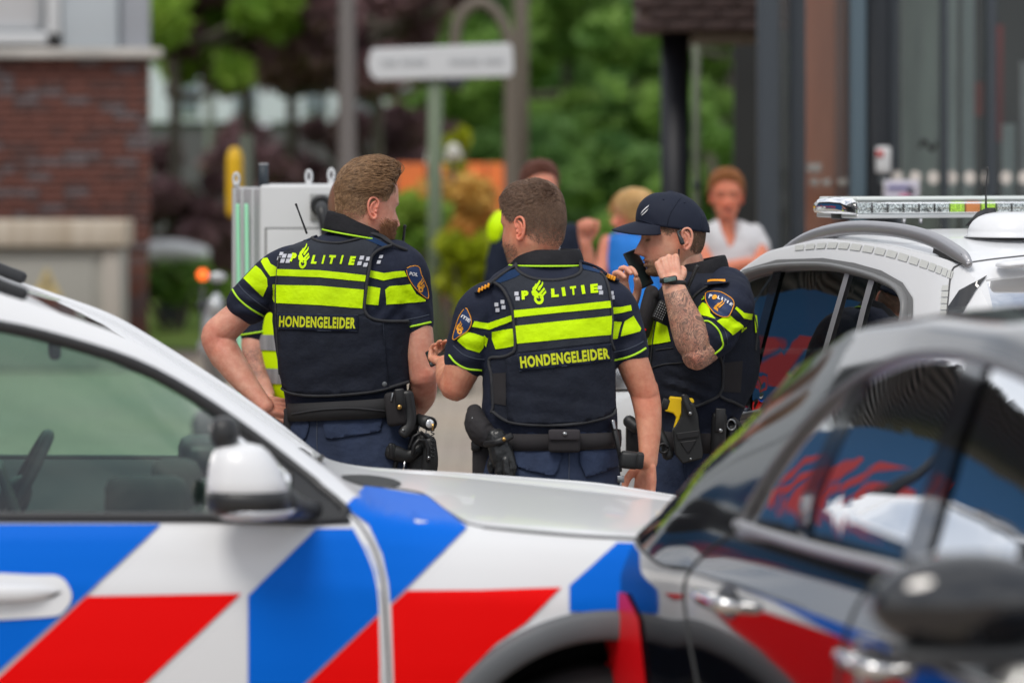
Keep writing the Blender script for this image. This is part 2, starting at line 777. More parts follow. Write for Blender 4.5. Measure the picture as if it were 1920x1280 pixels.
def make_wheel(root, x, side, w, r=.335):
    y = side * (w - .125)
    wheel = MB()
    R = []
    for (dr, dy) in ((.66, -.1), (.9, -.11), (1, -.085), (1.0, .085), (.9, .11), (.66, .1)):
        R.append([(x + math.cos(a) * r * dr, y + dy, r + math.sin(a) * r * dr) for a in np.linspace(0, 2 * math.pi, 40, endpoint=False)])
    wheel.add(loft(R, cap=False))
    t = obj('wheel', wheel, M_rubber, root)
    rim = MB()
    R = []
    for (dr, dy) in ((.67, .095), (.63, .1), (.60, .06), (.60, -.09)):
        R.append([(x + math.cos(a) * r * dr, y + side * dy, r + math.sin(a) * r * dr) for a in np.linspace(0, 2 * math.pi, 40, endpoint=False)])
    rim.add(loft(R, cap=False))
    for k in range(5):
        a = k * 2 * math.pi / 5 + .3
        c, s = math.cos(a), math.sin(a)
        rim.add(limb([(x + c * .03, y + side * .07, r + s * .03), (x + c * r * .62, y + side * .085, r + s * r * .62)], [.035, .022], n=8, sub=1))
    rim.add(ell((x, y + side * .07, r), (.05, .02, .05), nu=12, nv=8))
    obj('rim', rim, M_rim, t)
    return t


def make_seat(root, x, y, dr=1):
    s = MB()
    s.add(rbox((x, y, .48), (.5, .5, .16), .05))
    Mx = Matrix.Rotation(-.28 * dr, 3, 'Y')
    s.add(rbox((x - .27 * dr, y, .80), (.14, .48, .62), .06, Mx))
    o = obj('seat', s, M_seat, root)
    h = MB()
    h.add(rbox((x - .36 * dr, y, 1.21), (.10, .26, .17), .05, Mx))
    obj('headrest', h, M_seat, o)
    return o


def interior(root, dash_x, wheel_y, zb, w):
    d = MB()
    d.add(rbox((dash_x + .28, 0, zb - .13), (.62, 2 * w - .3, .16), .06))
    d.add(rbox((dash_x + .1, 0, zb - .28), (.4, 2 * w - .3, .3), .06))
    obj('dashboard', d, M_liner, root)
    fl = MB()
    fl.add(box((dash_x - 1.2, 0, .32), (3.0, 2 * w - .25, .05)))
    obj('cabin_floor', fl, M_liner, root)
    c = Vector((dash_x - .32, wheel_y, zb - .07))
    Mx = Matrix.Rotation(math.radians(-62), 3, 'Y')
    pts = [c + Mx @ Vector((math.cos(a) * .185, math.sin(a) * .185, 0)) for a in np.linspace(0, 2 * math.pi, 32, endpoint=False)]
    st = MB()
    st.add(tube(pts, .017, n=10, closed=True))
    for a in (0.1, math.pi - .1, -math.pi / 2):
        st.add(limb([c, c + Mx @ Vector((math.sin(a) * .18, math.cos(a) * .18, 0))], [.03, .014], n=8, sub=1))
    st.add(ell(c, (.07, .07, .04), Mx, 14, 10))
    obj('steering_wheel', st, M_trim, root)
    make_seat(root, dash_x - .85, .37)
    make_seat(root, dash_x - .85, -.37)
    b = MB()
    b.add(rbox((dash_x - 1.7, 0, .48), (.5, 1.25, .18), .05))
    b.add(rbox((dash_x - 1.98, 0, .8), (.14, 1.25, .6), .05, Matrix.Rotation(-.3, 3, 'Y')))
    obj('rear_bench', b, M_seat, root)


def l_of(root):
    return (Matrix.Translation(root.location) @ root.rotation_euler.to_matrix().to_4x4())


def px_poly_local(poly, bvhw, Lm, Yref):
    o = []
    for x, y in poly:
        q = cast(bvhw, x, y, Yref, 0, Lm)
        o.append((q.x, q.z))
    return o


# ------------------------------------------------------------------ generic second and third car
def plain_car(root, tab, win_polys, wheels, paint, glass, ws, rw, dash_x, wheel_y=.37, n=170, arch_r=.385, seats=True):
    vf = car_body(tab, n)
    bw = bvh_of(vf, l_of(root))
    bl_ = bvh_of(vf)
    Li = l_of(root).inverted()
    w = max(t[1] for t in tab)
    cuts = [prism(p, -1.3, 1.3) for p in win_polys]
    for x in wheels:
        cuts.append(prism([(x + math.cos(a) * arch_r, .345 + math.sin(a) * arch_r) for a in np.linspace(0, 2 * math.pi, 40, endpoint=False)], -1.3, 1.3))
    cuts.append(prism(ws, 1.0, 1.9, 'z'))
    cuts.append(prism(rw, 1.0, 1.9, 'z'))
    obj('body', shell(vf, cuts, mats=(paint, M_liner)), [paint, M_liner], root)
    obj('windscreen', drape_top(ws, bl_), M_shield, root)
    obj('rear_window', drape_top(rw, bl_), glass, root)
    zb = np.interp(dash_x, [t[0] for t in tab], [t[3] for t in tab])
    interior(root, dash_x, wheel_y, zb, w)
    for x in wheels:
        for s in (-1, 1):
            make_wheel(root, x, s, w - .02)
            wl_ = MB()
            R = [[(x + math.cos(a) * (arch_r + .01), s * yy, .345 + math.sin(a) * (arch_r + .01)) for a in np.linspace(-.5, math.pi + .5, 26)] for yy in (w - .03, .5)]
            wl_.add(loft(R, cap=False, closed=False))
            obj('wheel_well', wl_, M_liner, root)
    return bw, bl_, Li


def frame_loop(poly, bl_, side, r=(.016, .011)):
    pts = []
    for x, z in poly:
        h, n, i, _ = bl_.ray_cast(Vector((x, side * 2, z)), Vector((0, -side, 0)))
        if h is not None:
            pts.append(h)
    return limb(pts + pts[:2], [r] * (len(pts) + 2), n=8, sub=1, ref=(0, side, 0), caps=False)


# ------------------------------------------------------------------ ground
def ground_mat():
    m = bpy.data.materials.new('pavement')
    m.use_nodes = True
    n, l = m.node_tree.nodes, m.node_tree.links
    b = n['Principled BSDF']
    b.inputs['Roughness'].default_value = .85
    tc = n.new('ShaderNodeTexCoord')
    br = n.new('ShaderNodeTexBrick')
    br.inputs['Scale'].default_value = 1
    br.inputs['Brick Width'].default_value = .2
    br.inputs['Row Height'].default_value = .1
    br.inputs['Mortar Size'].default_value = .004
    br.inputs['Color1'].default_value = (.44, .37, .30, 1)
    br.inputs['Color2'].default_value = (.35, .29, .235, 1)
    br.inputs['Mortar'].default_value = (.20, .17, .14, 1)
    nn = n.new('ShaderNodeTexNoise')
    nn.inputs['Scale'].default_value = .35
    nn.inputs['Detail'].default_value = 6
    mx = n.new('ShaderNodeMix')
    mx.data_type = 'RGBA'
    mx.blend_type = 'MULTIPLY'
    mx.inputs['Factor'].default_value = .25
    l.new(tc.outputs['Object'], br.inputs['Vector'])
    l.new(tc.outputs['Object'], nn.inputs['Vector'])
    l.new(br.outputs['Color'], mx.inputs['A'])
    l.new(nn.outputs['Color'], mx.inputs['B'])
    l.new(mx.outputs['Result'], b.inputs['Base Color'])
    bp = n.new('ShaderNodeBump')
    bp.inputs['Distance'].default_value = .004
    l.new(br.outputs['Fac'], bp.inputs['Height'])
    bp.invert = True
    l.new(bp.outputs['Normal'], b.inputs['Normal'])
    return m


def sheet(x0, x1, y0, y1, z):
    return [(x0, y0, z), (x1, y0, z), (x1, y1, z), (x0, y1, z)], [(0, 1, 2, 3)]


obj('ground', sheet(-200, 200, -120, 400, 0), ground_mat(), kind='structure')
M_grass = mat('lawn_grass', (.13, .24, .03), rough=.9, color2=(.26, .36, .06), noise_scale=1.1, bump=.6, bump_scale=30, bump_dist=.05, detail=8)
obj('lawn', sheet(-45, -.45, 36.5, 120, .02), M_grass, kind='structure')
obj('lawn', sheet(-.42, 14, 37.5, 120, .016), M_grass, kind='structure')

# ------------------------------------------------------------------ brick building on the left
BY = 34.0
M_brick = mat('red_brick', (.115, .045, .037), rough=.9, color2=(.165, .068, .052), noise_scale=18, bump=.4, bump_scale=60)
M_brickd = mat('brown_brick', (.095, .050, .045), rough=.9, noise_amt=.3, noise_scale=20, bump=.4, bump_scale=60)
M_brickg = mat('grey_brick', (.13, .105, .11), rough=.9, noise_amt=.25, noise_scale=20, bump=.4, bump_scale=60)
M_mortar = mat('mortar', (.10, .07, .06), rough=.95)
M_brickwall = bpy.data.materials.new('brick_wall')
M_brickwall.use_nodes = True
_n, _l = M_brickwall.node_tree.nodes, M_brickwall.node_tree.links
_b = _n['Principled BSDF']
_b.inputs['Roughness'].default_value = .9
_tc = _n.new('ShaderNodeTexCoord')
_mp = _n.new('ShaderNodeMapping')
_mp.inputs['Rotation'].default_value = (math.radians(90), 0, 0)
_br = _n.new('ShaderNodeTexBrick')
_br.inputs['Scale'].default_value = 1
_br.inputs['Brick Width'].default_value = .22
_br.inputs['Row Height'].default_value = .066
_br.inputs['Mortar Size'].default_value = .006
_br.inputs['Color1'].default_value = (.18, .062, .04, 1)
_br.inputs['Color2'].default_value = (.12, .085, .085, 1)
_br.inputs['Mortar'].default_value = (.10, .07, .06, 1)
_l.new(_tc.outputs['Object'], _mp.inputs['Vector'])
_l.new(_mp.outputs[0], _br.inputs['Vector'])
_l.new(_br.outputs['Color'], _b.inputs['Base Color'])
xr = P(284, 0, BY).x
ztop = P(0, 109, BY).z
bd = thing('brick_building', 'red brick building with pale stone ledge and white upper window', 'building', (xr - 4, BY, 0))
wv = MB()
wv.add(prism([(xr - .03, BY), (xr - 8, BY), (xr - 9, BY + 8), (xr - .86, BY + 8)], 0, ztop, 'z'))
obj('wall', wv, M_brickwall, bd, world=True, smooth=False)
bme = mesh_from(*rbox((0, 0, 0), (.205, .02, .056), .004, seg=1), name='brick')
bms = {}
for key, m in (('r', M_brick), ('d', M_brickd), ('g', M_brickg)):
    c = bme.copy()
    c.materials.append(m)
    bms[key] = c
hme = mesh_from(*rbox((0, 0, 0), (.095, .02, .056), .004, seg=1), name='brick')
hms = {}
for key, m in (('r', M_brick), ('d', M_brickd), ('g', M_brickg)):
    c = hme.copy()
    c.materials.append(m)
    hms[key] = c
nb = 0
row = 0
z = ztop - .04
binv = inv_of(bd)
while z > 1.02 and nb < 296:
    x = xr - .006
    head = row % 2 == 1
    first = True
    while x > -4.68:
        w = .105 if (head and first) or rnd.random() < .22 else .215
        if z < P(0, 414, BY).z and x < P(235, 0, BY).x + .1:
            break
        u = rnd.random()
        gz = noise.noise(Vector((x * 1.2, z * 1.8, 3)))
        key = 'g' if u < .24 + .25 * gz else ('d' if u < .5 else 'r')
        o = bpy.data.objects.new('brick', (hms if w < .2 else bms)[key])
        COL.objects.link(o)
        o.parent = bd
        o.matrix_parent_inverse = binv
        o.location = (x - w / 2, BY - .012 + rnd.uniform(-.003, .003), z)
        nb += 1
        x -= w
        first = False
    z -= .066
    row += 1
M_stone = mat('pale_stone', (.50, .48, .45), rough=.8, noise_amt=.12, noise_scale=3)
M_wwhite = mat('white_window_frame', (.62, .64, .66), rough=.45)
led = MB()
led.add(rbox((xr - 3.98, BY - .02, P(0, 100, BY).z), (8.14, .22, P(0, 91, BY).z - P(0, 109, BY).z), .01))
obj('ledge', led, M_stone, bd, world=True)
up = MB()
zt0 = P(0, 90, BY).z
up.add(prism([(xr - .04, BY + .04), (xr - 8, BY + .04), (xr - 9, BY + 8), (xr - .88, BY + 8)], zt0, zt0 + 3, 'z'))
obj('upper_wall', up, mat('pale_panel', (.45, .49, .52), rough=.5), bd, world=True, smooth=False)
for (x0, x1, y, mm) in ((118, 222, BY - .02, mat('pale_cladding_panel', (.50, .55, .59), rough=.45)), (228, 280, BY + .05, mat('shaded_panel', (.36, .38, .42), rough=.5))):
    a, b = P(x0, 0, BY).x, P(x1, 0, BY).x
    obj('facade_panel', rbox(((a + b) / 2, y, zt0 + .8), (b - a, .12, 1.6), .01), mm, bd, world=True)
a, b = P(-260, 0, BY).x, P(116, 0, BY).x
z0, z1 = P(0, 84, BY).z, zt0 + 1.6
wf = MB()
wf.add(rbox((b - .06, BY - .05, (z0 + z1) / 2), (.12, .16, z1 - z0), .01))
wf.add(rbox(((a + b) / 2, BY - .05, z0 + .05), (b - a, .16, .10), .01))
wf.add(rbox((a + .06, BY - .05, (z0 + z1) / 2), (.12, .16, z1 - z0), .01))
wf.add(rbox(((a + b) / 2, BY - .05, z1), (b - a, .16, .10), .01))
win = obj('window_frame', wf, M_wwhite, bd, world=True)
wsash = MB()
wsash.add(rbox((b - .18, BY - .03, (z0 + z1) / 2 + .05), (.06, .10, z1 - z0 - .1), .01))
wsash.add(rbox(((a + b) / 2, BY - .03, z0 + .14), (b - a - .2, .10, .06), .01))
obj('window_sash', wsash, mat('window_sash_grey', (.38, .40, .42), rough=.5), bd, world=True)
obj('window_blind', box(((a + b) / 2, BY + .0, (z0 + z1) / 2 + .05), (b - a - .2, .02, z1 - z0 - .1)), mat('roller_blind', (.48, .48, .49), rough=.7), bd, world=True, smooth=False)

# transformer cabinet with hazard triangle
CBY = 33.0
cb = thing('utility_cabinet', 'grey utility cabinet with stained concrete lid and yellow hazard triangle', 'cabinet', (P(60, 0, CBY).x, CBY, 0))
x0, x1 = P(-240, 0, CBY).x, P(226, 0, CBY).x
zt_ = P(0, 466, CBY).z
M_cab = mat('cabinet_grey', (.36, .355, .32), rough=.6, noise_amt=.08, noise_scale=2)
obj('cabinet_body', rbox(((x0 + x1) / 2, CBY + .35, zt_ / 2), (x1 - x0, .66, zt_), .01), M_cab, cb, world=True)
lid_m = mat('weathered_concrete', (.42, .35, .27), rough=.9, color2=(.56, .50, .42), noise_scale=4, stretch=(3, 1, .3), bump=.3, bump_scale=50)
xa, xb = P(-245, 0, CBY).x, P(236, 0, CBY).x
zc0, zc1 = P(0, 462, CBY).z, P(0, 414, CBY).z
obj('lid', rbox(((xa + xb) / 2, CBY + .32, (zc0 + zc1) / 2), (xb - xa, .80, zc1 - zc0), .015), lid_m, cb, world=True)
xd = P(182, 0, CBY).x
obj('door', rbox(((x0 + xd) / 2 - .01, CBY + .012, zt_ / 2 - .03), (xd - x0 - .03, .03, zt_ - .10), .008), mat('cabinet_door', (.33, .325, .295), rough=.55), cb, world=True)
xe = P(192, 0, CBY).x
obj('corner_post', rbox(((xe + x1) / 2, CBY + .005, zt_ / 2), (x1 - xe, .05, zt_), .008), mat('cabinet_post', (.40, .37, .33), rough=.6), cb, world=True)
tri_ = [P(88, 500, CBY), P(58, 558, CBY), P(118, 558, CBY)]
obj('hazard_sign', prism([(q.x, q.z) for q in tri_], CBY - .012, CBY - .006), mat('faded_yellow_sign', (.52, .42, .20), rough=.6), cb, world=True, smooth=False)
bolt = [(90, 516), (80, 536), (88, 536), (84, 552), (98, 530), (90, 531), (95, 517)]
obj('hazard_bolt', prism([(P(x, y, CBY).x, P(x, y, CBY).z) for x, y in bolt], CBY - .018, CBY - .0125), mat('sign_grey_print', (.26, .22, .15), rough=.7), cb, world=True, smooth=False)
obj('sign_plate', rbox(P(90, 575, CBY - .008 + .0), (.24, .012, .10), .003), mat('faded_cream_plate', (.50, .44, .30), rough=.6), cb, world=True)

# ------------------------------------------------------------------ glazed station entrance on the right
FY = 22.0
fc = thing('glazed_facade', 'station entrance with dark steel frames, tall glass panes and a row of white dots', 'building', (P(1680, 0, FY).x, FY, 0))
M_steel = mat('slate_steel', (.040, .050, .062), rough=.45)
M_steel2 = mat('blue_grey_steel', (.075, .115, .145), rough=.4)
M_dark = mat('dark_interior', (.012, .012, .013), rough=.8)
M_fglass = glass_mat('facade_glass', (.85, .88, .87), 1.35, add=.0)
ZT = 4.6


def post(name, xa, xb, Y, m, depth=.14, z0=0, z1=ZT, parent=None):
    a, b = P(xa, 0, Y).x, P(xb, 0, Y).x
    return obj(name, rbox(((a + b) / 2, Y, (z0 + z1) / 2), (b - a, depth, z1 - z0), .008), m, parent or fc, world=True)


post('corner_column', 1420, 1458, FY - .3, M_steel, .2)
post('mullion', 1480, 1508, FY, M_steel, .12)
post('mullion', 1592, 1622, FY - .05, M_steel2, .16)
post('mullion', 1622, 1664, FY + .05, mat('dark_door_frame', (.012, .016, .022), rough=.4), .16)
post('mullion', 1664, 1684, FY + .1, M_steel, .12)
post('mullion', 1764, 1776, FY, M_steel, .1)
post('mullion', 1848, 1866, FY, M_steel, .14)
post('mullion', 1960, 1990, FY, M_steel, .14)
post('mullion', 2160, 2190, FY, M_steel, .14)
for (a, b) in ((1458, 1480), (1508, 1592), (1684, 1764), (1776, 1848), (1866, 1960), (1990, 2160)):
    xa, xb = P(a, 0, FY).x, P(b, 0, FY).x
    obj('glass_pane', box(((xa + xb) / 2, FY + .02, ZT / 2), (xb - xa - .004, .012, ZT)), M_fglass, fc, world=True, smooth=False)
# things behind the glass: hall walls, pale panels, strips coloured as vertical highlights
hall = MB()
hx0, hx1 = P(1470, 0, FY).x, P(2180, 0, FY).x
hall.add(box(((hx0 + hx1) / 2, FY + 5, ZT / 2), (hx1 - hx0, .1, ZT)))
hall.add(box((hx1 + .1, FY + 2.5, ZT / 2), (.1, 5, ZT)))
obj('hall', hall, mat('hall_wall', (.025, .027, .027), rough=.7, noise_amt=.3, noise_scale=1), fc, world=True, smooth=False)
for (a, b, y, z0, z1, col, nm) in ((1512, 1566, .25, .0, ZT, (.95, .30, .17), 'red_reflection'), (1570, 1590, .3, 0, ZT, (.5, .26, .2), 'timber_panel'), (1690, 1760, .4, 0, ZT, (.42, .46, .42), 'pale_wall_panel'),  # the red panel's colour stands in for a reflection on the pane
                                  (1778, 1794, .4, 1.2, ZT, (.60, .66, .64), 'bright_strip'), (1804, 1826, .4, .9, ZT, (.5, .56, .56), 'bright_strip'),
                                  (1880, 1902, .4, 0, 2.0, (.5, .5, .52), 'bright_strip'), (1914, 1950, .4, 0, 2.35, (.55, .55, .57), 'bright_strip'), (1866, 1880, 1.6, 1.9, 2.6, (.22, .03, .03), 'red_notice'), (1826, 1842, 1.2, 2.05, 2.25, (.30, .05, .035), 'red_notice'), (1774, 1790, .9, .5, 1.9, (.24, .09, .04), 'timber_panel')):
    yy_ = FY + y
    xa, xb = P(a, 0, yy_).x, P(b, 0, yy_).x
    obj(nm, box(((xa + xb) / 2, yy_, (z0 + z1) / 2), (xb - xa, .06, z1 - z0)), mat('hall_' + nm + str(int(col[0] * 100)), col, rough=.6, noise_amt=.25, noise_scale=2, stretch=(4, 1, .5)), fc, world=True, smooth=False)
# manifestation dots
dots = MB()
for i, x in enumerate(range(1682, 1990, 34)):
    dm_ = prism([(P(x, 333, FY).x + q, P(x, 333, FY).z + r) for q, r in circle(0, 0, .032, .038, 16)], FY - .006, FY - .002)
    obj('window_dot', dm_, mat('white_dot', (.62, .58, .54), rough=.6), fc, world=True, smooth=False)
for x in (1500, 1527, 1550, 1580):
    obj('window_dot', rbox(P(x, 342, FY - .008), (.05, .006, .035), .003), mat('grey_dot', (.30, .29, .27), rough=.6), fc, world=True)
obj('pale_notice', rbox(P(1526, 315, FY - .01), (.08, .008, .05), .003), mat('grey_dot', (.3, .29, .27)), fc, world=True)
# arrow logo on the pane
lg = smooth_poly([(1722, 276), (1728, 262), (1736, 262), (1744, 272), (1750, 274), (1755, 264), (1758, 272), (1750, 284), (1742, 282), (1733, 270), (1727, 278)], 4)
obj('pane_logo', prism([(P(x, y, FY).x, P(x, y, FY).z) for x, y in lg], FY - .006, FY - .002), M_dark, fc, world=True, smooth=False)
# key box with red mark, and the small framed poster
kb = rbox(P(1656, 300, FY - .12), (.085, .05, .15), .015)
obj('call_box', kb, mat('white_box', (.55, .56, .57), rough=.5), fc, world=True)
obj('call_box_light', rbox(P(1650, 288, FY - .15), (.04, .012, .035), .005), mat('red_mark', (.45, .03, .03)), fc, world=True)
obj('call_box_bracket', rbox(P(1656, 335, FY - .10), (.045, .03, .06), .006), mat('grey_bracket', (.12, .14, .15)), fc, world=True)
ps = rbox(P(1690, 358, FY - .3), (.19, .02, .11), .004)
pr = thing('poster_board', 'small framed poster with blue heading in front of the station glass', 'poster', P(1690, 0, FY - .3).to_tuple()[:2] + (0,))
obj('frame', rbox(P(1690, 360, FY - .28), (.20, .02, .13), .004), mat('poster_frame', (.5, .5, .5), rough=.5), pr, world=True)
obj('sheet', rbox(P(1690, 358, FY - .295), (.18, .008, .11), .002), mat('poster_paper', (.52, .50, .60), rough=.6), pr, world=True)
obj('heading', rbox(P(1684, 352, FY - .303), (.12, .004, .022), .001), mat('poster_blue', (.07, .07, .22)), pr, world=True)
obj('picture', rbox(P(1708, 358, FY - .303), (.03, .004, .05), .001), mat('poster_black', (.02, .02, .03)), pr, world=True)
obj('picture', rbox(P(1697, 368, FY - .303), (.06, .004, .02), .001), mat('poster_pink', (.55, .12, .25)), pr, world=True)
obj('stand', cyl(P(1690, 375, FY - .3), (P(1690, 0, FY - .3).x, FY - .3, 0), .015, 10), M_steel, pr, world=True)

# overhanging brick canopy and its column
KY = 24.0
kp = thing('canopy', 'dark brick canopy overhanging the station entrance, top right', 'canopy', (P(1350, 0, KY).x, KY, 0))
cz = 3.2
a, b = P(1187, 0, KY).x, P(1460, 0, KY).x
z0c = P(0, 57, KY).z
M_dbrick = mat('dark_brick', (.045, .028, .026), rough=.85, noise_amt=.3, noise_scale=9)
obj('canopy_core', box(((a + b) / 2 + .02, KY + .6, z0c + .6), (b - a - .04, 1.1, 1.2)), M_mortar, kp, world=True, smooth=False)
cm = mesh_from(*rbox((0, 0, 0), (.205, .04, .055), .004, seg=1), name='brick')
cm.materials.append(M_dbrick)
kinv = inv_of(kp)
r0 = 0
z = z0c + .03
while z < z0c + .26:
    x = a + (.105 if r0 % 2 else 0)
    while x < b:
        o = bpy.data.objects.new('brick', cm)
        COL.objects.link(o)
        o.parent = kp
        o.matrix_parent_inverse = kinv
        o.location = (x + .1, KY + .04 + rnd.uniform(-.003, .003), z)
        x += .215
    z += .066
    r0 += 1
obj('soffit_board', box((P(1370, 0, KY).x, KY + .9, z0c - .02), (P(1440, 0, KY).x - P(1300, 0, KY).x, 1.6, .05)), mat('soffit_timber', (.10, .075, .05), rough=.7), kp, world=True, smooth=False)
cl = thing('steel_column', 'near-black steel column standing under the brick canopy', 'column', (P(1273, 0, KY).x, KY + .5, 0))
obj('shaft', cyl((P(1272, 0, KY).x, KY + .5, 0), (P(1272, 0, KY).x, KY + .5, z0c), .088, 28), mat('black_steel', (.010, .011, .016), rough=.5), cl, world=True)
obj('base_plate', cyl((P(1272, 0, KY).x, KY + .5, 0), (P(1272, 0, KY).x, KY + .5, .02), .16, 28), mat('black_steel', (.01, .011, .016)), cl, world=True)
g1 = thing('drainpipe', 'pale grey-green downpipe beside the black column', 'pipe', (P(1306, 0, 26).x, 26, 0))
obj('pipe', cyl((P(1306, 0, 26).x, 26, 0), (P(1306, 0, 26).x, 26, 2.9), .026, 16), mat('grey_green_paint', (.16, .18, .13), rough=.6), g1, world=True)
obj('pipe_clip', cyl((P(1306, 0, 26).x, 26, 1.6), (P(1306, 0, 26).x, 26, 1.64), .034, 16), M_steel, g1, world=True)

# ------------------------------------------------------------------ trees and shrubs


def leaf_cloud(clumps, n, size, seed=1, squash=(1, 1, 1)):
    r = np.random.default_rng(seed)
    C = np.array(clumps, float)
    wts = C[:, 3] ** 2
    idx = r.choice(len(C), n, p=wts / wts.sum())
    d = r.normal(size=(n, 3))
    d /= np.linalg.norm(d, axis=1)[:, None]
    rad = C[idx, 3] * (r.random(n) ** .45)
    c = C[idx, :3] + d * rad[:, None] * np.array(squash)
    u = r.normal(size=(n, 3))
    u /= np.linalg.norm(u, axis=1)[:, None]
    w = np.cross(u, r.normal(size=(n, 3)))
    w /= np.linalg.norm(w, axis=1)[:, None]
    s = size * (.6 + .8 * r.random(n))[:, None]
    V = np.stack([c - u * s, c - w * s * .45, c + u * s, c + w * s * .45], 1).reshape(-1, 3)
    me = bpy.data.meshes.new('leaves')
    me.vertices.add(4 * n)
    me.vertices.foreach_set('co', V.ravel())
    me.loops.add(4 * n)
    me.loops.foreach_set('vertex_index', np.arange(4 * n))
    me.polygons.add(n)
    me.polygons.foreach_set('loop_start', np.arange(n) * 4)
    me.update(calc_edges=True)
    return me


def leaf_mat(name, c1, c2, trans=.3):
    m = bpy.data.materials.new(name)
    m.use_nodes = True
    n, l = m.node_tree.nodes, m.node_tree.links
    b = n['Principled BSDF']
    b.inputs['Roughness'].default_value = .5
    b.inputs['Specular IOR Level'].default_value = .3
    tc = n.new('ShaderNodeTexCoord')
    t = n.new('ShaderNodeTexNoise')
    t.inputs['Scale'].default_value = 1.3
    t.inputs['Detail'].default_value = 8
    r = n.new('ShaderNodeValToRGB')
    r.color_ramp.elements[0].position = .38
    r.color_ramp.elements[1].position = .62
    r.color_ramp.elements[0].color = (*c1, 1)
    r.color_ramp.elements[1].color = (*c2, 1)
    l.new(tc.outputs['Object'], t.inputs['Vector'])
    l.new(t.outputs['Fac'], r.inputs['Fac'])
    l.new(r.outputs['Color'], b.inputs['Base Color'])
    tr = n.new('ShaderNodeBsdfTranslucent')
    l.new(r.outputs['Color'], tr.inputs['Color'])
    mx = n.new('ShaderNodeMixShader')
    mx.inputs[0].default_value = trans
    l.new(b.outputs[0], mx.inputs[1])
    l.new(tr.outputs[0], mx.inputs[2])
    l.new(mx.outputs[0], n['Material Output'].inputs['Surface'])
    return m


M_leafg = leaf_mat('green_leaves', (.12, .25, .05), (.32, .50, .12), .5)
M_leafd = leaf_mat('dark_green_leaves', (.08, .19, .055), (.23, .39, .11), .5)
M_leafl = leaf_mat('lime_leaves', (.20, .36, .05), (.42, .58, .10), .45)
M_leafp = leaf_mat('purple_leaves', (.13, .070, .078), (.34, .20, .22), .3)
M_leafy = leaf_mat('yellow_shrub_leaves', (.30, .36, .01), (.50, .52, .03))
M_leafo = leaf_mat('orange_yellow_flowers', (.60, .26, .06), (.72, .55, .14), .3)
M_bark = mat('bark', (.11, .095, .08), rough=.95, bump=.6, bump_scale=12, bump_dist=.03)


def tree(label, px, Y, spread, zlo, zhi, m, n=9000, size=.11, seed=1, group=None, lean=0, name='tree', cat='tree', nclump=26):
    x = P(px, 0, Y).x
    t = thing(name, label, cat, (x, Y, 0), 0, group)
    r = random.Random(seed)
    tr = MB()
    hz = zlo + (zhi - zlo) * .55
    tr.add(limb([(0, 0, -.1), (.05, 0, zlo * .6 + .3), (lean * .5, .1, hz), (lean, 0, zhi - .8)], [.10, .07, .05, .025], n=12))
    cl = []
    for i in range(nclump):
        a = r.uniform(0, 2 * math.pi)
        q = r.random() ** .6
        z = r.uniform(zlo, zhi)
        k = math.sin(math.pi * min(1, max(.08, (z - zlo + .4) / (zhi - zlo + .8)))) ** .5
        cx, cy = lean * (z / zhi) + math.cos(a) * spread * q * k, math.sin(a) * spread * q * k * .8
        rr = r.uniform(.30, .62) * spread * .42
        cl.append((cx, cy, z, rr))
        if i % 3 == 0:
            tr.add(limb([(lean * .4, 0, min(z, hz) * .8 + .3), (cx * .5, cy * .5, z - .3), (cx, cy, z)], [.07, .045, .015], n=7, sub=2))
    obj('trunk', tr, M_bark, t)
    obj('crown', leaf_cloud(cl, n, size, seed, (1, 1, .8)), m, t)
    return t


# purple-leaved trees left of centre
tree('purple-leaved tree with its crown beside the lime-green one', 455, 46, 1.5, 2.75, 4.2, M_leafp, 16000, .10, 3, 'purple-leaved trees', nclump=44)
tree('tall purple-leaved tree between the lamp post and the brick building', 540, 48, 1.8, 2.75, 5.0, M_leafp, 18000, .10, 4, 'purple-leaved trees', nclump=46)
tree('purple-leaved tree behind the grey lamp post', 700, 46, 1.3, 2.7, 5.6, M_leafp, 14000, .10, 5, 'purple-leaved trees', nclump=36)
tree('purple-leaved tree set low behind the charging cabinet', 600, 50, 1.7, .4, 2.15, M_leafp, 12000, .10, 8, 'purple-leaved trees', nclump=34)
tree('low purple-leaved tree directly right of the brick wall', 360, 45, 1.2, .4, 2.2, M_leafp, 12000, .09, 28, 'purple-leaved trees', nclump=30)
tree('low purple-leaved tree behind the thick lamp post', 730, 47, 1.0, .4, 2.2, M_leafp, 9000, .09, 29, 'purple-leaved trees', nclump=26)
# green trees
tree('fresh green tree beside the white upper window', 320, 45, 1.4, 2.75, 5.5, M_leafl, 15000, .13, 11, 'green trees', nclump=34)
tree('bright green tree behind the tall purple one', 560, 66, 3.0, 3.4, 8.5, M_leafg, 16000, .13, 12, 'green trees', nclump=34)
tree('green tree behind the white signboard', 840, 62, 3.0, .8, 7.5, M_leafg, 20000, .12, 13, 'green trees', nclump=44)
tree('large green tree right of the crook-shaped lamp', 1060, 52, 2.6, .6, 7.0, M_leafg, 22000, .12, 14, 'green trees', nclump=50)
tree('dark green tree left of the black column', 1190, 58, 2.6, .5, 7.0, M_leafd, 20000, .12, 15, 'green trees', nclump=46)
tree('green tree right of the black column', 1370, 50, 2.2, .8, 6.0, M_leafg, 17000, .11, 16, 'green trees', nclump=40)
tree('dark green tree filling the gap behind the signboard', 950, 74, 3.4, .4, 8.5, M_leafd, 20000, .14, 17, 'green trees', nclump=44)
tree('dark green tree at the far left behind the purple ones', 430, 80, 4.0, .5, 6.5, M_leafd, 18000, .15, 18, 'green trees', nclump=40)
tree('dark green tree between the two lamp posts', 740, 84, 3.8, .5, 9.0, M_leafd, 18000, .15, 19, 'green trees', nclump=40)
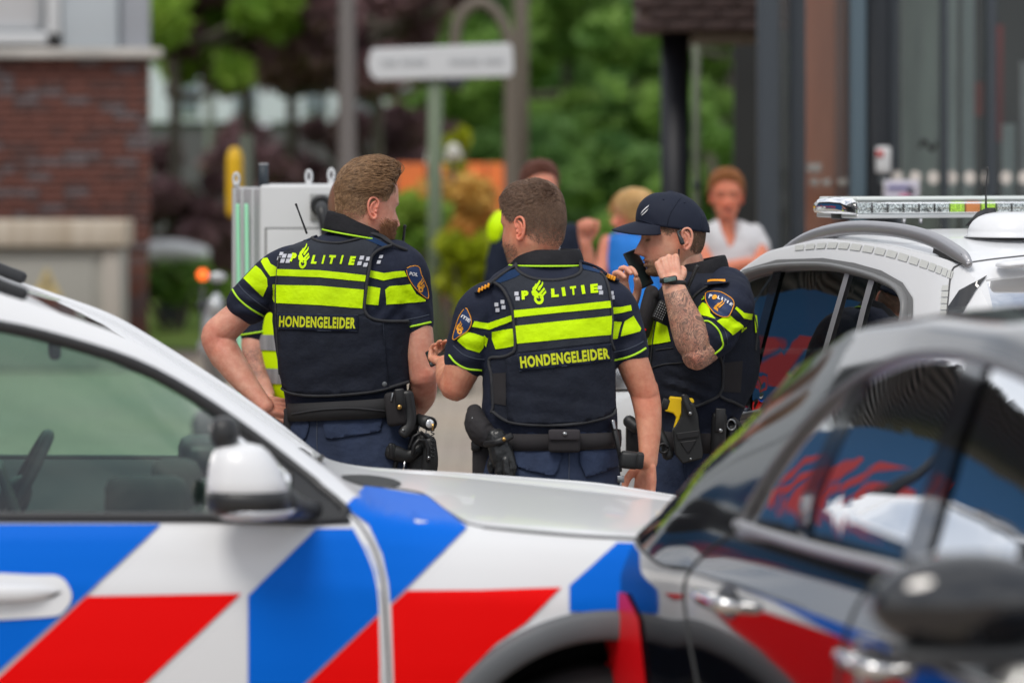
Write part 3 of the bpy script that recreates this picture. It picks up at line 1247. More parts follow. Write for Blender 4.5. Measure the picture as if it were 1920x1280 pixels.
for (lab, px, Y, sp, zh, mm, sd) in (('dark leafy hedge tree behind the woman in blue', 1160, 46, 1.3, 2.3, M_leafd, 41), ('leafy hedge tree behind the woman in white', 1350, 44, 1.3, 2.2, M_leafg, 42), ('dark hedge tree behind the second officer', 1010, 47, 1.3, 2.1, M_leafd, 43), ('leafy hedge tree right of the orange hoarding', 1250, 45, 1.1, 2.0, M_leafd, 44)):
    tree(lab, px, Y, sp, .15, zh, mm, 9000, .08, sd, 'hedge trees', nclump=26)
# a far belt of woodland closes the horizon
fw_c = [(x + rnd.uniform(-2, 2), 110 + rnd.uniform(-5, 8), rnd.uniform(.5, 11), rnd.uniform(1.5, 2.8)) for x in np.linspace(-45, 45, 190)]
obj('woodland', leaf_cloud(fw_c, 60000, .38, 21), M_leafd, kind='stuff')


def shrub(label, px, py, Y, rx, rz, m, n=3500, seed=3, group=None, name='shrub', size=.05):
    c = P(px, py, Y)
    t = thing(name, label, 'shrub', (c.x, Y, 0), 0, group)
    r = random.Random(seed)
    cl = [(r.uniform(-1, 1) * rx * .7, r.uniform(-1, 1) * rx * .6, c.z + r.uniform(-1, 1) * rz * .7, r.uniform(.3, .5) * min(rx, rz)) for _ in range(16)]
    st = MB()
    for q in cl[:7]:
        st.add(limb([(q[0] * .15, q[1] * .15, 0), (q[0] * .6, q[1] * .6, q[2] * .6), q[:3]], [.02, .014, .005], n=6, sub=2))
    obj('stem', st, M_bark, t)
    obj('foliage', leaf_cloud(cl, n, size, seed), m, t)
    return t


shrub('round lime-yellow bush left of the second officer', 872, 512, 30, .30, .34, M_leafy, 3000, 3)
shrub('loose lime bush beside the first officer\'s face', 790, 455, 31, .26, .42, M_leafl, 3000, 5)
shrub('orange and yellow flowering shrub in front of the orange hoarding', 862, 400, 32, .42, .34, M_leafo, 3600, 6, size=.05)
shrub('taller yellow flower spike above the flowering shrub', 858, 290, 33, .10, .30, M_leafy, 700, 7, size=.05)
shrub('green hedge shrub at the foot of the purple trees', 330, 520, 40, .9, .28, M_leafg, 5000, 9)
shrub('low green bush behind the charging cabinet', 420, 560, 42, .6, .35, M_leafl, 3500, 10)
shrub('pale bush right of the first officer at knee height', 850, 600, 36, .5, .28, M_leafl, 3200, 31)

# ------------------------------------------------------------------ street furniture in the distance
SY = 30.0
sg = thing('direction_sign', 'long white direction signboard on a thin green-grey post', 'sign', (P(815, 0, SY).x, SY, 0))
board = [(697, 93), (700, 92), (955, 82), (961, 90), (963, 135), (957, 144), (705, 151), (694, 140), (690, 118)]
obj('board', prism([(P(x, y, SY).x, P(x, y, SY).z) for x, y in board], SY - .03, SY + .03), mat('sign_white', (.62, .64, .66), rough=.5), sg, world=True, smooth=False, bevel=.01)
for i, (xa, xb) in enumerate(((715, 745), (752, 800), (842, 900), (908, 944))):
    obj('lettering', rbox(((P(xa, 0, SY).x + P(xb, 0, SY).x) / 2, SY - .033, P(0, 118 - i * 1, SY).z), (P(xb, 0, SY).x - P(xa, 0, SY).x, .004, .045), .001), mat('sign_grey_lettering', (.42, .44, .46)), sg, world=True)
obj('post', cyl((P(815, 0, SY).x, SY + .06, 0), (P(815, 0, SY).x, SY + .06, P(0, 95, SY).z), .055, 18), mat('sage_post', (.13, .17, .11), rough=.6), sg, world=True)
LY = 36.0
lp1 = thing('lamp_post', 'thick grey lamp post in front of the purple trees', 'lamp post', (P(650, 0, LY).x, LY, 0))
obj('shaft', limb([(P(651, 0, LY).x, LY, 0), (P(650, 0, LY).x, LY, 3), (P(650, 0, LY).x, LY, 6.5)], [.10, .075, .06], n=16), mat('grey_post', (.17, .155, .15), rough=.6), lp1, world=True)
obj('base', cyl((P(651, 0, LY).x, LY, 0), (P(651, 0, LY).x, LY, .9), .115, 16), M_steel, lp1, world=True)
ck = thing('crook_lamp', 'brown-grey lamp post with a rounded crook top behind the signboard', 'lamp post', (P(968, 0, LY).x, LY, 0))
arc = [P(962, 560, LY), P(958, 330, LY), P(957, 120, LY), P(950, 60, LY), P(925, 18, LY), P(897, 6, LY), P(870, 22, LY), P(855, 55, LY), P(852, 130, LY)]
arc[0].z = 0
obj('crook', limb(arc, [.07, .065, .06, .055, .055, .055, .055, .055, .05], n=14), mat('brown_grey_post', (.14, .12, .095), rough=.7), ck, world=True)
obj('lantern', limb([P(852, 130, LY), P(852, 150, LY)], [.08, .11], n=14), M_steel, ck, world=True)
cp = thing('pole', 'tall grey-brown pole directly behind the crook lamp', 'pole', (P(977, 0, LY + 1).x, LY + 1, 0))
obj('shaft', cyl((P(977, 0, LY + 1).x, LY + 1, 0), (P(977, 0, LY + 1).x, LY + 1, 6), .07, 16), mat('brown_grey_post', (.14, .12, .095)), cp, world=True)
obj('pole_cap', ell((P(977, 0, LY + 1).x, LY + 1, 6), (.075, .075, .04)), M_steel, cp, world=True)
wp2 = thing('pole', 'pale thin pole seen through the green leaves above the purple trees', 'pole', (P(425, 0, 55).x, 55, 0))
obj('shaft', cyl((P(425, 0, 55).x, 52, 0), (P(425, 0, 55).x, 52, 6.5), .055, 12), mat('pale_pole', (.30, .32, .32), rough=.6), wp2, world=True)
obj('pole_base', cyl((P(425, 0, 55).x, 52, 0), (P(425, 0, 55).x, 52, .5), .08, 12), M_steel, wp2, world=True)
# yellow post box like marker on a dark post
yb = thing('yellow_marker', 'yellow signal box on a dark post above the charging cabinet', 'signal', (P(440, 0, 26).x, 26, 0))
obj('casing', limb([P(440, 395, 26), P(440, 300, 26), P(440, 286, 26)], [(.055, .055), (.055, .055), (.04, .04)], n=16, sub=2), mat('yellow_enamel', (.70, .42, .01), rough=.5), yb, world=True)
obj('post', cyl((P(462, 0, 26.3).x, 26.3, 0), (P(462, 0, 26.3).x, 26.3, 1.95), .05, 14), mat('dark_green_post', (.06, .07, .05)), yb, world=True)
# white globes on the garden posts
for i, (gx, gy, gr_) in enumerate(((812, 290, .055), (850, 285, .06))):
    gl = thing('garden_globe', ('white flower head left of the yellow spike', 'white flower head right beside the yellow spike')[i], 'flower', (P(gx, 0, 32).x, 32, 0), 0, 'white flower heads')
    obj('bloom', vox([ell(P(gx, gy, 32), (gr_, gr_, gr_ * 1.2)), ell(P(gx + 10, gy + 8, 32), (gr_ * .6,) * 3), ell(P(gx - 8, gy + 12, 32), (gr_ * .6,) * 3)], .012, 2), mat('white_bloom', (.55, .55, .50), rough=.8), gl, world=True)
    obj('stem', cyl((P(gx, 0, 32).x, 32, 0), P(gx, gy + 12, 32), .012, 8), M_bark, gl, world=True)
# orange hoarding
oh = thing('orange_hoarding', 'orange-red hoarding behind the flowering shrub', 'hoarding', (P(860, 0, 37).x, 37, 0))
M_or = mat('orange_panel', (.80, .19, .04), rough=.6, noise_amt=.15, noise_scale=3)
xs_ = [742, 800, 858, 912, 962]
for i in range(4):
    a, b = P(xs_[i], 0, 37).x, P(xs_[i + 1], 0, 37).x
    obj('panel', rbox(((a + b) / 2, 37, (P(0, 306, 37).z + .25) / 2), (b - a - .015, .05, P(0, 306, 37).z - .25), .01), M_or, oh, world=True)
    obj('post', cyl((a, 37.06, 0), (a, 37.06, P(0, 306, 37).z), .03, 10), M_steel, oh, world=True)
dg_ = thing('garden_shed', 'dark low shed below the orange hoarding', 'shed', (P(790, 0, 36).x, 36, 0))
a, b = P(748, 0, 36).x, P(822, 0, 36).x
obj('shed_wall', rbox(((a + b) / 2, 36.2, .62), (b - a, .4, 1.24), .01), mat('dark_shed', (.05, .03, .03), rough=.8), dg_, world=True)
obj('shed_roof', rbox(((a + b) / 2, 36.2, 1.28), (b - a + .1, .5, .05), .01), mat('shed_roof', (.07, .05, .05)), dg_, world=True)
# added pale wall standing in for bright sky gaps between the purple leaves
fb = thing('sky_gap_backdrop', 'pale backdrop wall standing in for bright sky gaps between the purple leaves', 'building', (P(500, 0, 54).x, 55, 0))
obj('wall', box((P(480, 0, 54).x, 56, 2.65), (5.4, 2, .8)), mat('sky_gap_white', (.60, .66, .72), rough=.6), fb, world=True, smooth=False)
obj('lower_wall', box((P(480, 0, 54).x, 56.02, 1.1), (5.3, 1.9, 2.2)), mat('far_grey_wall', (.10, .10, .11), rough=.7), fb, world=True, smooth=False)
wn_ = [P(x, 0, 54).x for x in (340, 450, 585, 680)]
for x in wn_:
    obj('window', rbox((x, 54.98, 2.6), (.3, .05, .5), .01), mat('far_window', (.20, .24, .28), rough=.2), fb, world=True)

# ------------------------------------------------------------------ painted wall and ribbed canopy left of the street, seen only in the car windows
mw = thing('mural_wall', 'blue wall with big red script and a pink and yellow wave, mirrored in the car windows', 'wall', (-9.0, 15, 0))
mwy = lambda t: 6 + t
obj('wall', box((-9.1, 17, 2.05), (.2, 26, 4.1)), mat('mural_blue', (.015, .12, .30), rough=.6), mw, world=True, smooth=False)
Vt, Ft = textpoly('Welkom', .03, .3)
for (y0, z0, sc) in ((29, 1.2, 2.6), (16.5, 1.2, 2.6)):
    Vv = [(-8.992, y0 - x * sc, z0 + y * sc) for x, y in Vt]
    obj('red_script', (Vv, Ft), mat('mural_red', (.62, .06, .07), rough=.6), mw, world=True, smooth=False)
wavep = smooth_poly([(8, 1.5), (11, 2.2), (14, 3.0), (17, 3.9), (19, 4.0), (17, 2.9), (14, 1.8), (11, 1.0)], 3)
obj('yellow_wave', prism([(y, z) for y, z in wavep], -9.0, -8.99, 'x'), mat('mural_yellow', (.75, .45, .10), rough=.6), mw, world=True, smooth=False)
for i in range(5):
    yc = 9.6 + i * 1.7
    zc = 1.6 + i * .46
    obj('pink_blot', prism([(yc + a_, zc + b_) for a_, b_ in circle(0, 0, .42, .26, 14, .4 + i)], -8.99, -8.98, 'x'), mat('mural_pink', (.72, .06, .30), rough=.6), mw, world=True, smooth=False)
rc = thing('ribbed_canopy', 'dark ribbed metal canopy above the painted wall', 'canopy', (-9, 15, 3.3))
rr_ = [(-9.6 + .0, 3.35), (-7.2, 3.7)]
prof = []
for i in range(90):
    y = 4 + i * .3
    prof += [(y, 0), (y + .13, 0), (y + .15, .09), (y + .28, .09)]
Vc = [(-9.8, y, 4.20 + h) for y, h in prof] + [(-6.8, y, 5.3 + h) for y, h in prof]
npf = len(prof)
obj('ribbed_sheet', (Vc, [(i, i + 1, npf + i + 1, npf + i) for i in range(npf - 1)]), mat('ribbed_dark_metal', (.05, .055, .055), rough=.4, metal=.3), rc, world=True, smooth=False, solid=.01)
for y in (6, 14, 22, 30):
    obj('canopy_post', cyl((-7.2, y, 0), (-7.2, y, 5.1), .06, 12), M_steel, rc, world=True)

# ------------------------------------------------------------------ charging cabinet behind the officers
EY = 14.6
ec = thing('charging_cabinet', 'white charging cabinet with green light strips and a black plug holder', 'cabinet', (P(560, 0, EY).x, EY + .3, 0))
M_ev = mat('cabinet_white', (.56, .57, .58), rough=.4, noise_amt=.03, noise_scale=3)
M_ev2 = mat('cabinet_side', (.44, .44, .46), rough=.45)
zt1 = P(0, 347, EY).z
fa, fb_ = P(487, 0, EY).x, P(720, 0, EY).x
sa = P(425, 0, EY).x
obj('front_panel', rbox(((fa + fb_) / 2, EY + .28, zt1 / 2), (fb_ - fa, .56, zt1), .01), M_ev, ec, world=True)
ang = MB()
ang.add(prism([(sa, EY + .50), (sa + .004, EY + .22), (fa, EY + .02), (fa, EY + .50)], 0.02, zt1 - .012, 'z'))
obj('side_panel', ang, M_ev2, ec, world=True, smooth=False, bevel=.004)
for x, yy_, ym in ((448, EY + .13, 0), (464, EY + .055, 0)):
    pa, pb = P(x - 2, 390, yy_), P(x + 3, 800, yy_)
    obj('bright_strip', tube([(pa.x, yy_, P(x, 385, yy_).z), (P(x + 6, 0, yy_).x, yy_, .3)], .007, n=8), mat('green_light', (.35, .75, .5), rough=.4, emit=((.25, .85, .45), .12)), ec, world=True)
for x in (440, 456, 478):
    obj('rib', tube([(P(x, 0, EY + .14).x, EY + .145 - (x - 440) * .0035, .1), (P(x, 0, EY + .14).x, EY + .145 - (x - 440) * .0035, zt1 - .02)], .005, n=6), M_ev, ec, world=True)
dr = MB()
dz0, dz1 = .45, P(0, 430, EY).z
dxa, dxb = P(500, 0, EY).x, P(700, 0, EY).x
obj('door', rbox(((dxa + dxb) / 2, EY - .002, (dz0 + dz1) / 2), (dxb - dxa, .008, dz1 - dz0), .003), M_ev, ec, world=True)
obj('door_gap', rbox(((dxa + dxb) / 2, EY + .0005, (dz0 + dz1) / 2), (dxb - dxa + .014, .006, dz1 - dz0 + .014), .002), mat('door_gap_grey', (.12, .12, .12)), ec, world=True)
pl_ = P(603, 388, EY)
obj('socket_plate', rbox((pl_.x, EY - .004, pl_.z), (.085, .01, .10), .004), mat('socket_grey', (.30, .31, .31), rough=.5), ec, world=True)
sk = MB()
sk.add(tube([(pl_.x + math.cos(a) * .030, EY - .03, pl_.z + .005 + math.sin(a) * .030) for a in np.linspace(0, 2 * math.pi, 20, endpoint=False)], .011, n=8, closed=True))
obj('socket_ring', sk, M_trim, ec, world=True)
obj('plug_handle', limb([(pl_.x, EY - .02, pl_.z + .005), (pl_.x + .004, EY - .08, pl_.z - .01), (pl_.x + .012, EY - .10, pl_.z - .06), (pl_.x + .02, EY - .09, pl_.z - .14)], [.026, .022, .016, .014], n=12), M_trim, ec, world=True)
obj('cable', tube(cr([(pl_.x + .02, EY - .09, pl_.z - .14), (pl_.x + .04, EY - .10, pl_.z - .5), (pl_.x + .02, EY - .12, pl_.z - .95), (pl_.x + .06, EY - .05, .3)], 6), .012, n=8), M_trim, ec, world=True)
for x, h, m_, nm in ((443, 330, M_ev, 'lifting_eye'), (579, 325, M_ev, 'lifting_eye'), (621, 322, M_ev, 'lifting_eye')):
    q = P(x, h, EY + .2)
    e = MB()
    e.add(tube([(q.x + math.cos(a) * .010, EY + .2, q.z + math.sin(a) * .022 - .012) for a in np.linspace(0, 2 * math.pi, 16, endpoint=False)], .006, n=8, closed=True))
    e.add(cyl((q.x, EY + .2, zt1 - .01), (q.x, EY + .2, zt1 + .012), .013, 10))
    obj(nm, e, m_, ec, world=True)
q0 = P(494, 347, EY + .15)
obj('aerial_stub', cyl((q0.x, EY + .15, zt1 - .01), (q0.x, EY + .15, zt1 + .075), .019, 16, .018), mat('dark_rubber', (.03, .04, .05), rough=.6), ec, world=True)
obj('aerial_cap', cyl((q0.x, EY + .15, zt1 + .075), (q0.x, EY + .15, zt1 + .08), .018, 16), M_ev2, ec, world=True)
obj('plinth', rbox(((sa + fb_) / 2 + .02, EY + .27, .04), (fb_ - sa, .5, .08), .01), M_steel, ec, world=True)

# ------------------------------------------------------------------ blurred vehicles at the left
fcar = thing('planter', 'long white rounded planter far off beside the lawn, left', 'planter', (P(330, 0, 42).x, 42, 0))
obj('trough', vox([limb([P(275, 474, 42), P(330, 472, 42), P(372, 476, 42)], [(.13, .2), (.13, .2), (.10, .18)], n=18, ref=(0, 0, 1))], .02, 3), mat('planter_white', (.66, .67, .68), rough=.5), fcar, world=True)
obj('plinth', box((P(325, 0, 42).x, 42, .33), (.3, .2, .66)), M_steel, fcar, world=True, smooth=False)
# amber warning lamp on a barrier post
al = thing('warning_lamp', 'round orange warning lamp glowing on a low barrier post', 'lamp', (P(380, 0, 27).x, 27, 0))
obj('lens', ell(P(380, 515, 27), (.035, .03, .035), None, 16, 12), mat('orange_lamp_lit', (.9, .16, .02), rough=.4, emit=((1.0, .13, .02), 1.6)), al, world=True)
obj('post', cyl((P(380, 0, 27).x, 27.03, 0), P(380, 535, 27.03), .012, 10), M_steel, al, world=True)
# moped at the left edge of the cabinet
mpd = thing('moped', 'silver and black moped parked left of the charging cabinet', 'moped', (P(398, 0, 21).x, 21, 0))
obj('fairing', vox([limb([P(405, 560, 21), P(396, 600, 21), P(390, 650, 21)], [(.03, .05), (.05, .09), (.04, .10)], n=14), limb([P(390, 650, 21.1), P(410, 700, 21.4)], [.06, .08], n=12), ell(P(404, 575, 20.95), (.05, .06, .06))], .012, 6), mat('moped_silver', (.42, .44, .45), rough=.3, metal=.3), mpd, world=True)
obj('mirror', ell(P(408, 520, 21), (.05, .02, .03), None, 14, 10), mat('moped_silver', (.42, .44, .45)), mpd, world=True)
obj('mirror_stalk', tube([P(408, 528, 21), P(404, 560, 21)], .006), M_trim, mpd, world=True)
obj('handlebar', limb([P(372, 572, 20.9), P(390, 566, 21), P(425, 566, 21.2)], [.015, .012, .015], n=8), M_trim, mpd, world=True)
obj('seat', vox([limb([P(415, 640, 21.4), P(445, 632, 21.9)], [(.12, .06), (.12, .06)], n=14)], .02, 5), M_trim, mpd, world=True)
for yy_ in (20.85, 22.0):
    c = Vector((P(392, 0, 21).x + (yy_ - 20.85) * .06, yy_, .25))
    obj('wheel', tube([(c.x + math.cos(a) * .02, c.y + math.cos(a) * .20, c.z + math.sin(a) * .20) for a in np.linspace(0, 2 * math.pi, 24, endpoint=False)], .05, n=10, closed=True), M_rubber, mpd, world=True)
obj('underbody', vox([limb([(P(392, 0, 21).x, 20.9, .4), (P(392, 0, 21).x, 21.3, .28), (P(392, 0, 21).x + .05, 21.95, .40)], [.09, .10, .13], n=12)], .02, 4), M_trim, mpd, world=True)
# ------------------------------------------------------------------ car 1: striped police car in front, side-on
PCY = 9.824
pc = thing('police_car', 'white police car with blue and red diagonal stripes, side-on in front of the officers', 'police car', (-.112, PCY, 0), math.radians(7.2))
pc_tab = [
    # x, w, zlow, zb, inset, wr, zr, zt
    (-3.25, .60, .45, .90, .06, .50, 1.00, 1.02),
    (-3.18, .78, .38, .98, .06, .60, 1.15, 1.20),
    (-2.95, .86, .30, 1.03, .07, .62, 1.36, 1.42),
    (-2.5, .905, .24, 1.045, .07, .66, 1.475, 1.51),
    (-1.9, .91, .20, 1.04, .07, .650, 1.530, 1.555),
    (-1.35, .91, .20, 1.035, .07, .645, 1.545, 1.565),
    (-1.166, .91, .20, 1.03, .07, .64, 1.522, 1.535),
    (-.856, .91, .20, 1.03, .07, .64, 1.418, 1.405),
    (-.67, .91, .20, 1.025, .07, .645, 1.303, 1.28),
    (-.52, .91, .20, 1.025, .07, .65, 1.205, 1.18),
    (-.373, .91, .20, 1.02, .07, .665, 1.095, 1.075),
    (-.30, .91, .20, 1.010, .08, .69, 1.025, 1.030),
    (-.20, .91, .20, .995, .09, .72, .998, 1.012),
    (0.05, .912, .22, .980, .09, .72, .975, .992),
    (.45, .905, .25, .950, .10, .68, .932, .950),
    (.75, .86, .28, .90, .10, .60, .895, .91),
    (.95, .74, .30, .86, .10, .50, .92, .94),
    (1.06, .55, .36, .70, .08, .38, .76, .78),
    (1.10, .40, .42, .60, .06, .30, .66, .67),
]
pcb = car_body(pc_tab, 200)
pc_bvh = bvh_of(pcb, l_of(pc))
pcL = l_of(pc).inverted()
pc_bl = bvh_of(pcb)
# side glass outline in photo coordinates (front door window + quarter light), continued to the left with the car
front_win = [(-330, 968), (0, 969), (380, 970), (640, 974), (600, 918), (560, 884), (470, 815), (360, 740), (250, 682), (120, 640), (0, 612), (-150, 594), (-330, 586)]
fw = px_poly_local(front_win, pc_bvh, pcL, 8.95)
rear_win = [(x, z) for x, z in [(-2.75, 1.10), (-1.66, 1.052), (-1.66, 1.455), (-2.1, 1.44), (-2.55, 1.35)]]
wsx = [(-.34, .60), (-.36, 0), (-.34, -.60), (-1.0, -.52), (-1.12, 0), (-1.0, .52)]
rwx = [(-2.72, .56), (-2.72, -.56), (-3.12, -.52), (-3.12, .52)]
ARX, ARZ, ARR = .216, .362, .425
cut = [prism(fw, -1.3, 1.3), prism(rear_win, -1.3, 1.3),
       prism([(ARX + math.cos(a) * ARR, ARZ + math.sin(a) * ARR) for a in np.linspace(0, 2 * math.pi, 48, endpoint=False)], -1.3, 1.3),
       prism([(-2.43 + math.cos(a) * .40, ARZ + math.sin(a) * .40) for a in np.linspace(0, 2 * math.pi, 48, endpoint=False)], -1.3, 1.3),
       prism(wsx, 1.03, 1.8, 'z'), prism(rwx, 1.08, 1.8, 'z')]
obj('body', shell(pcb, cut, mats=(M_white, M_liner)), [M_white, M_liner], pc)
for s in (-1, 1):
    obj('side_window', drape_local(fw, pc_bl, s), M_glass, pc)
    obj('rear_side_window', drape_local(rear_win, pc_bl, s), M_glass, pc)
obj('windscreen', drape_top(wsx, pc_bl), M_shield, pc)
obj('rear_window', drape_top(rwx, pc_bl), M_glass, pc)
interior(pc, -.80, .37, 1.03, .91)
for x in (ARX, -2.43):
    for s in (-1, 1):
        make_wheel(pc, x, s, .89)
        wl_ = MB()
        R = [[(x + math.cos(a) * .44, s * yy, .362 + math.sin(a) * .44) for a in np.linspace(-.5, math.pi + .5, 30)] for yy in (.885, .5)]
        wl_.add(loft(R, cap=False, closed=False))
        wl_.add(prism([(x + math.cos(a) * .44, .362 + math.sin(a) * .44) for a in np.linspace(0, math.pi, 30)], s * .5, s * .49))
        obj('wheel_well', wl_, M_liner, pc)


def arch_ring(x, z, r0, r1, s, w, m):
    a = np.linspace(-.55, math.pi + .55, 60)
    prof = [(r0, .0), (r0, .016), (r0 + .012, .026), (r1 - .014, .026), (r1, .016), (r1, -.01)]
    mb = MB()
    rings = []
    for q in a:
        ring = []
        for r, dy in prof:
            X, Z = x + math.cos(q) * r, z + math.sin(q) * r
            h, n, i, _ = pc_bl.ray_cast(Vector((X, s * 2.0, Z)), Vector((0, -s, 0)))
            Y = abs(h.y) if h is not None and abs(h.y) > .5 else .88
            ring.append((X, s * (Y + dy), Z))
        rings.append(ring)
    mb.add(loft(rings, cap=False, closed=False))
    return obj('wheel_arch_trim', mb, m, pc)


for s in (-1, 1):
    arch_ring(ARX, ARZ, ARR - .045, ARR + .022, s, .905, M_clad)
    arch_ring(-2.43, ARZ, .38, .44, s, .905, M_clad)

# livery: foil laid on the near side, outlines in photo coordinates
blue, red = [], []
T = 600
top = lambda x: 986 + (x > 640) * 0
for k in (-5, -4, -3, -2, -1):
    o = k * T
    blue.append([(465 + o + 0, 1117), (735 + o + 0, 1117)][::-1] + [(465 + o, 1117), (465 + o, 1290), (580 + o - 10, 1290), (735 + o + 8, 1117), (901 + o, 984), (598 + o, 984)][1:])
blue = []
for k in (-6, -5, -4, -3, -2, -1, 0):
    o = k * T
    if k < 0:
        blue.append([(598 + o, 984), (901 + o, 984), (763 + o, 1112), (560 + o, 1290), (465 + o, 1290), (465 + o, 1112)])
    red.append([(163 + o, 1117), (452 + o, 1112), (262 + o, 1290), (-25 + o, 1290)])
    red.append([(-25 + o, 1290), (262 + o, 1290), (120 + o, 1420), (-180 + o, 1420)])
# door part of the blue band that ends at the door edge, and the wing part
blue.append([(592, 992), (664, 992), (690, 1030), (706, 1070), (712, 1110), (713, 1146), (560, 1290), (465, 1290), (465, 1116)])
blue.append([(683, 914), (715, 918), (800, 932), (875, 990), (762, 1102), (731, 1130), (728, 1095), (716, 1040), (690, 984), (645, 952)])
red.append([(713, 1150), (716, 1290), (566, 1290)])
red.append([(733, 1134), (763, 1107), (900, 1106), (1052, 1101), (985, 1168), (930, 1206), (890, 1246), (862, 1290), (738, 1290)])
blue.append([(1156, 1019), (1212, 1020), (1300, 1024), (1300, 1146), (1067, 1146), (1067, 1098)])
blue.append([(1300, 1024), (1465, 1030), (1362, 1106), (1322, 1146), (1300, 1146)])
red.append([(1362, 1108), (1600, 1108), (1560, 1290), (1470, 1290), (1430, 1220), (1380, 1175), (1330, 1150)])
for q in blue:
    obj('blue_stripe', drape([q], pc_bvh, 8.95, .005, 12, pcL), M_blue, pc)
for q in red:
    obj('red_stripe', drape([q], pc_bvh, 8.95, .004, 14, pcL), M_red, pc)


def px_line(pts, bvh, Yref, r, L, n=6, sub=4, off=0.0, m=None, name='panel_gap', parent=None):
    p = [tuple(x) for x in cr(pts, sub)] if sub > 1 else pts
    w = [cast(bvh, x, y, Yref, off, L) for x, y in p]
    o = obj(name, tube(w, r, n=n), m or M_trim, parent)
    return o


M_gap = mat('panel_gap_shadow', (.09, .09, .095), rough=.7)
# edges of the door and the clamshell bonnet
px_line([(648, 955), (676, 985), (700, 1025), (716, 1075), (722, 1130), (727, 1220), (730, 1300)], pc_bvh, 8.95, .0035, pcL, m=M_gap, parent=pc)
px_line([(700, 912), (770, 921), (800, 930), (830, 953), (856, 970), (885, 984), (944, 992), (1081, 1004), (1212, 1011), (1330, 1022), (1500, 1050)], pc_bvh, 8.95, .0045, pcL, m=M_gap, parent=pc)
bl = px_line([(660, 985), (685, 1030), (704, 1080), (712, 1140), (716, 1300)], pc_bvh, 8.95, .006, pcL, m=M_white, name='door_edge', parent=pc)
# black frame round the side glass
for s in (-1, 1):
    fr = MB()
    pts = []
    for x, z in smooth_poly(fw, 3):
        h, n, i, _ = pc_bl.ray_cast(Vector((x, s * 2, z)), Vector((0, -s, 0)))
        if h is not None:
            pts.append(h)
    fr.add(limb(pts + pts[:2], [(.017, .012)] * (len(pts) + 2), n=8, sub=1, ref=(0, s, 0), caps=False))
    obj('window_frame', fr, M_trim, pc)
wt = MB()
wt.add(tube([cast(pc_bvh, x, 972 + (x > 300) * (x - 300) * .015, 8.95, .004, pcL) for x in range(-400, 660, 30)], .009, n=6))
obj('window_waist_trim', wt, M_trim, pc)
# black mirror triangle in the front corner of the door glass
tri = [(548, 868), (590, 905), (646, 972), (545, 972)]
obj('mirror_sail', drape([tri], pc_bvh, 8.95, .006, 20, pcL), M_trim, pc)
# wing mirror: two tone housing, arm, and the round camera pod above it
mir = thing  # keep the name short
mY = 8.78


def blob_px(rows, Y0, depth, n=24, e=2.4, L=None):
    """closed shape from rows (py, xl, xr) in photo coordinates at depth Y0, round in depth"""
    R = []
    a = np.linspace(0, 2 * math.pi, n, endpoint=False)
    for row in rows:
        py, xl, xr = row[:3]
        dd = row[3] if len(row) > 3 else depth
        p0, p1 = P(xl, py, Y0), P(xr, py, Y0)
        c = (p0 + p1) / 2
        rx = (p1.x - p0.x) / 2
        R.append([(c.x + rx * np.sign(math.cos(q)) * abs(math.cos(q)) ** (2 / e), c.y + dd * np.sign(math.sin(q)) * abs(math.sin(q)) ** (2 / e), c.z) for q in a])
    v, f = loft(R)
    if L is not None:
        A = np.array(L)
        v = (np.array(v) @ A[:3, :3].T + A[:3, 3]).tolist()
    return v, f


obj('mirror_housing', blob_px([(831, 432, 470, .02), (836, 408, 490, .05), (848, 398, 505, .065), (870, 392, 522, .075), (900, 388, 536, .085), (917, 386, 541, .085), (920, 388, 540, .084)], mY, .08, L=pcL), M_white, pc)
obj('mirror_base', blob_px([(918, 387, 541, .086), (930, 386, 545, .09), (950, 388, 548, .09), (962, 396, 540, .075), (970, 412, 520, .05)], mY, .08, L=pcL), M_trim, pc)
obj('mirror_underside', blob_px([(953, 400, 556, .088), (962, 402, 552, .084), (970, 415, 538, .07), (974, 430, 510, .04)], mY, .08, L=pcL), mat('mirror_silver', (.55, .57, .62), rough=.25, metal=.2), pc)
obj('mirror_arm', limb([pcL @ P(530, 945, 8.80), pcL @ P(570, 955, 8.90), pcL @ P(600, 962, 9.0)], [.04, .025, .03], n=10), M_trim, pc)
obj('mirror_pod', blob_px([(781, 410, 432, .02), (784, 400, 440, .035), (795, 394, 447, .045), (812, 393, 449, .048), (828, 396, 447, .045), (838, 404, 440, .035), (841, 412, 432, .02)], mY - .0, .04, L=pcL), M_trim, pc)
# door handle in its oval dish
obj('handle_dish', drape([smooth_poly([(-140, 1078), (60, 1078), (112, 1082), (134, 1112), (122, 1142), (80, 1156), (-140, 1157)], 4)], pc_bvh, 8.95, .009, 14, pcL), M_white, pc)
dp = MB()
dp.add(limb([cast(pc_bvh, -130, 1112, 8.95, .02, pcL), cast(pc_bvh, -20, 1113, 8.95, .028, pcL), cast(pc_bvh, 60, 1112, 8.95, .022, pcL), cast(pc_bvh, 112, 1107, 8.95, .004, pcL)], [(.008, .018), (.01, .02), (.009, .017), (.004, .006)], n=12, ref=(0, 1, 0)))
obj('door_handle', dp, M_white, pc)
obj('handle_recess', drape([[(-140, 1118), (60, 1117), (118, 1108), (100, 1119), (50, 1127), (-140, 1130)]], pc_bvh, 8.95, .0115, 14, pcL), M_trim, pc)
# cowl opening at the foot of the windscreen and the wiper
obj('cowl_vent', drape([smooth_poly([(640, 893), (690, 892), (735, 899), (752, 908), (735, 914), (690, 913), (655, 903)], 3)], pc_bvh, 9.0, .003, 10, pcL), M_liner, pc)
wp = MB()
wp.add(tube([(-.34, .3, 1.068), (-.36, .1, 1.075), (-.40, -.15, 1.095)], .007))
obj('wiper', wp, M_trim, pc)
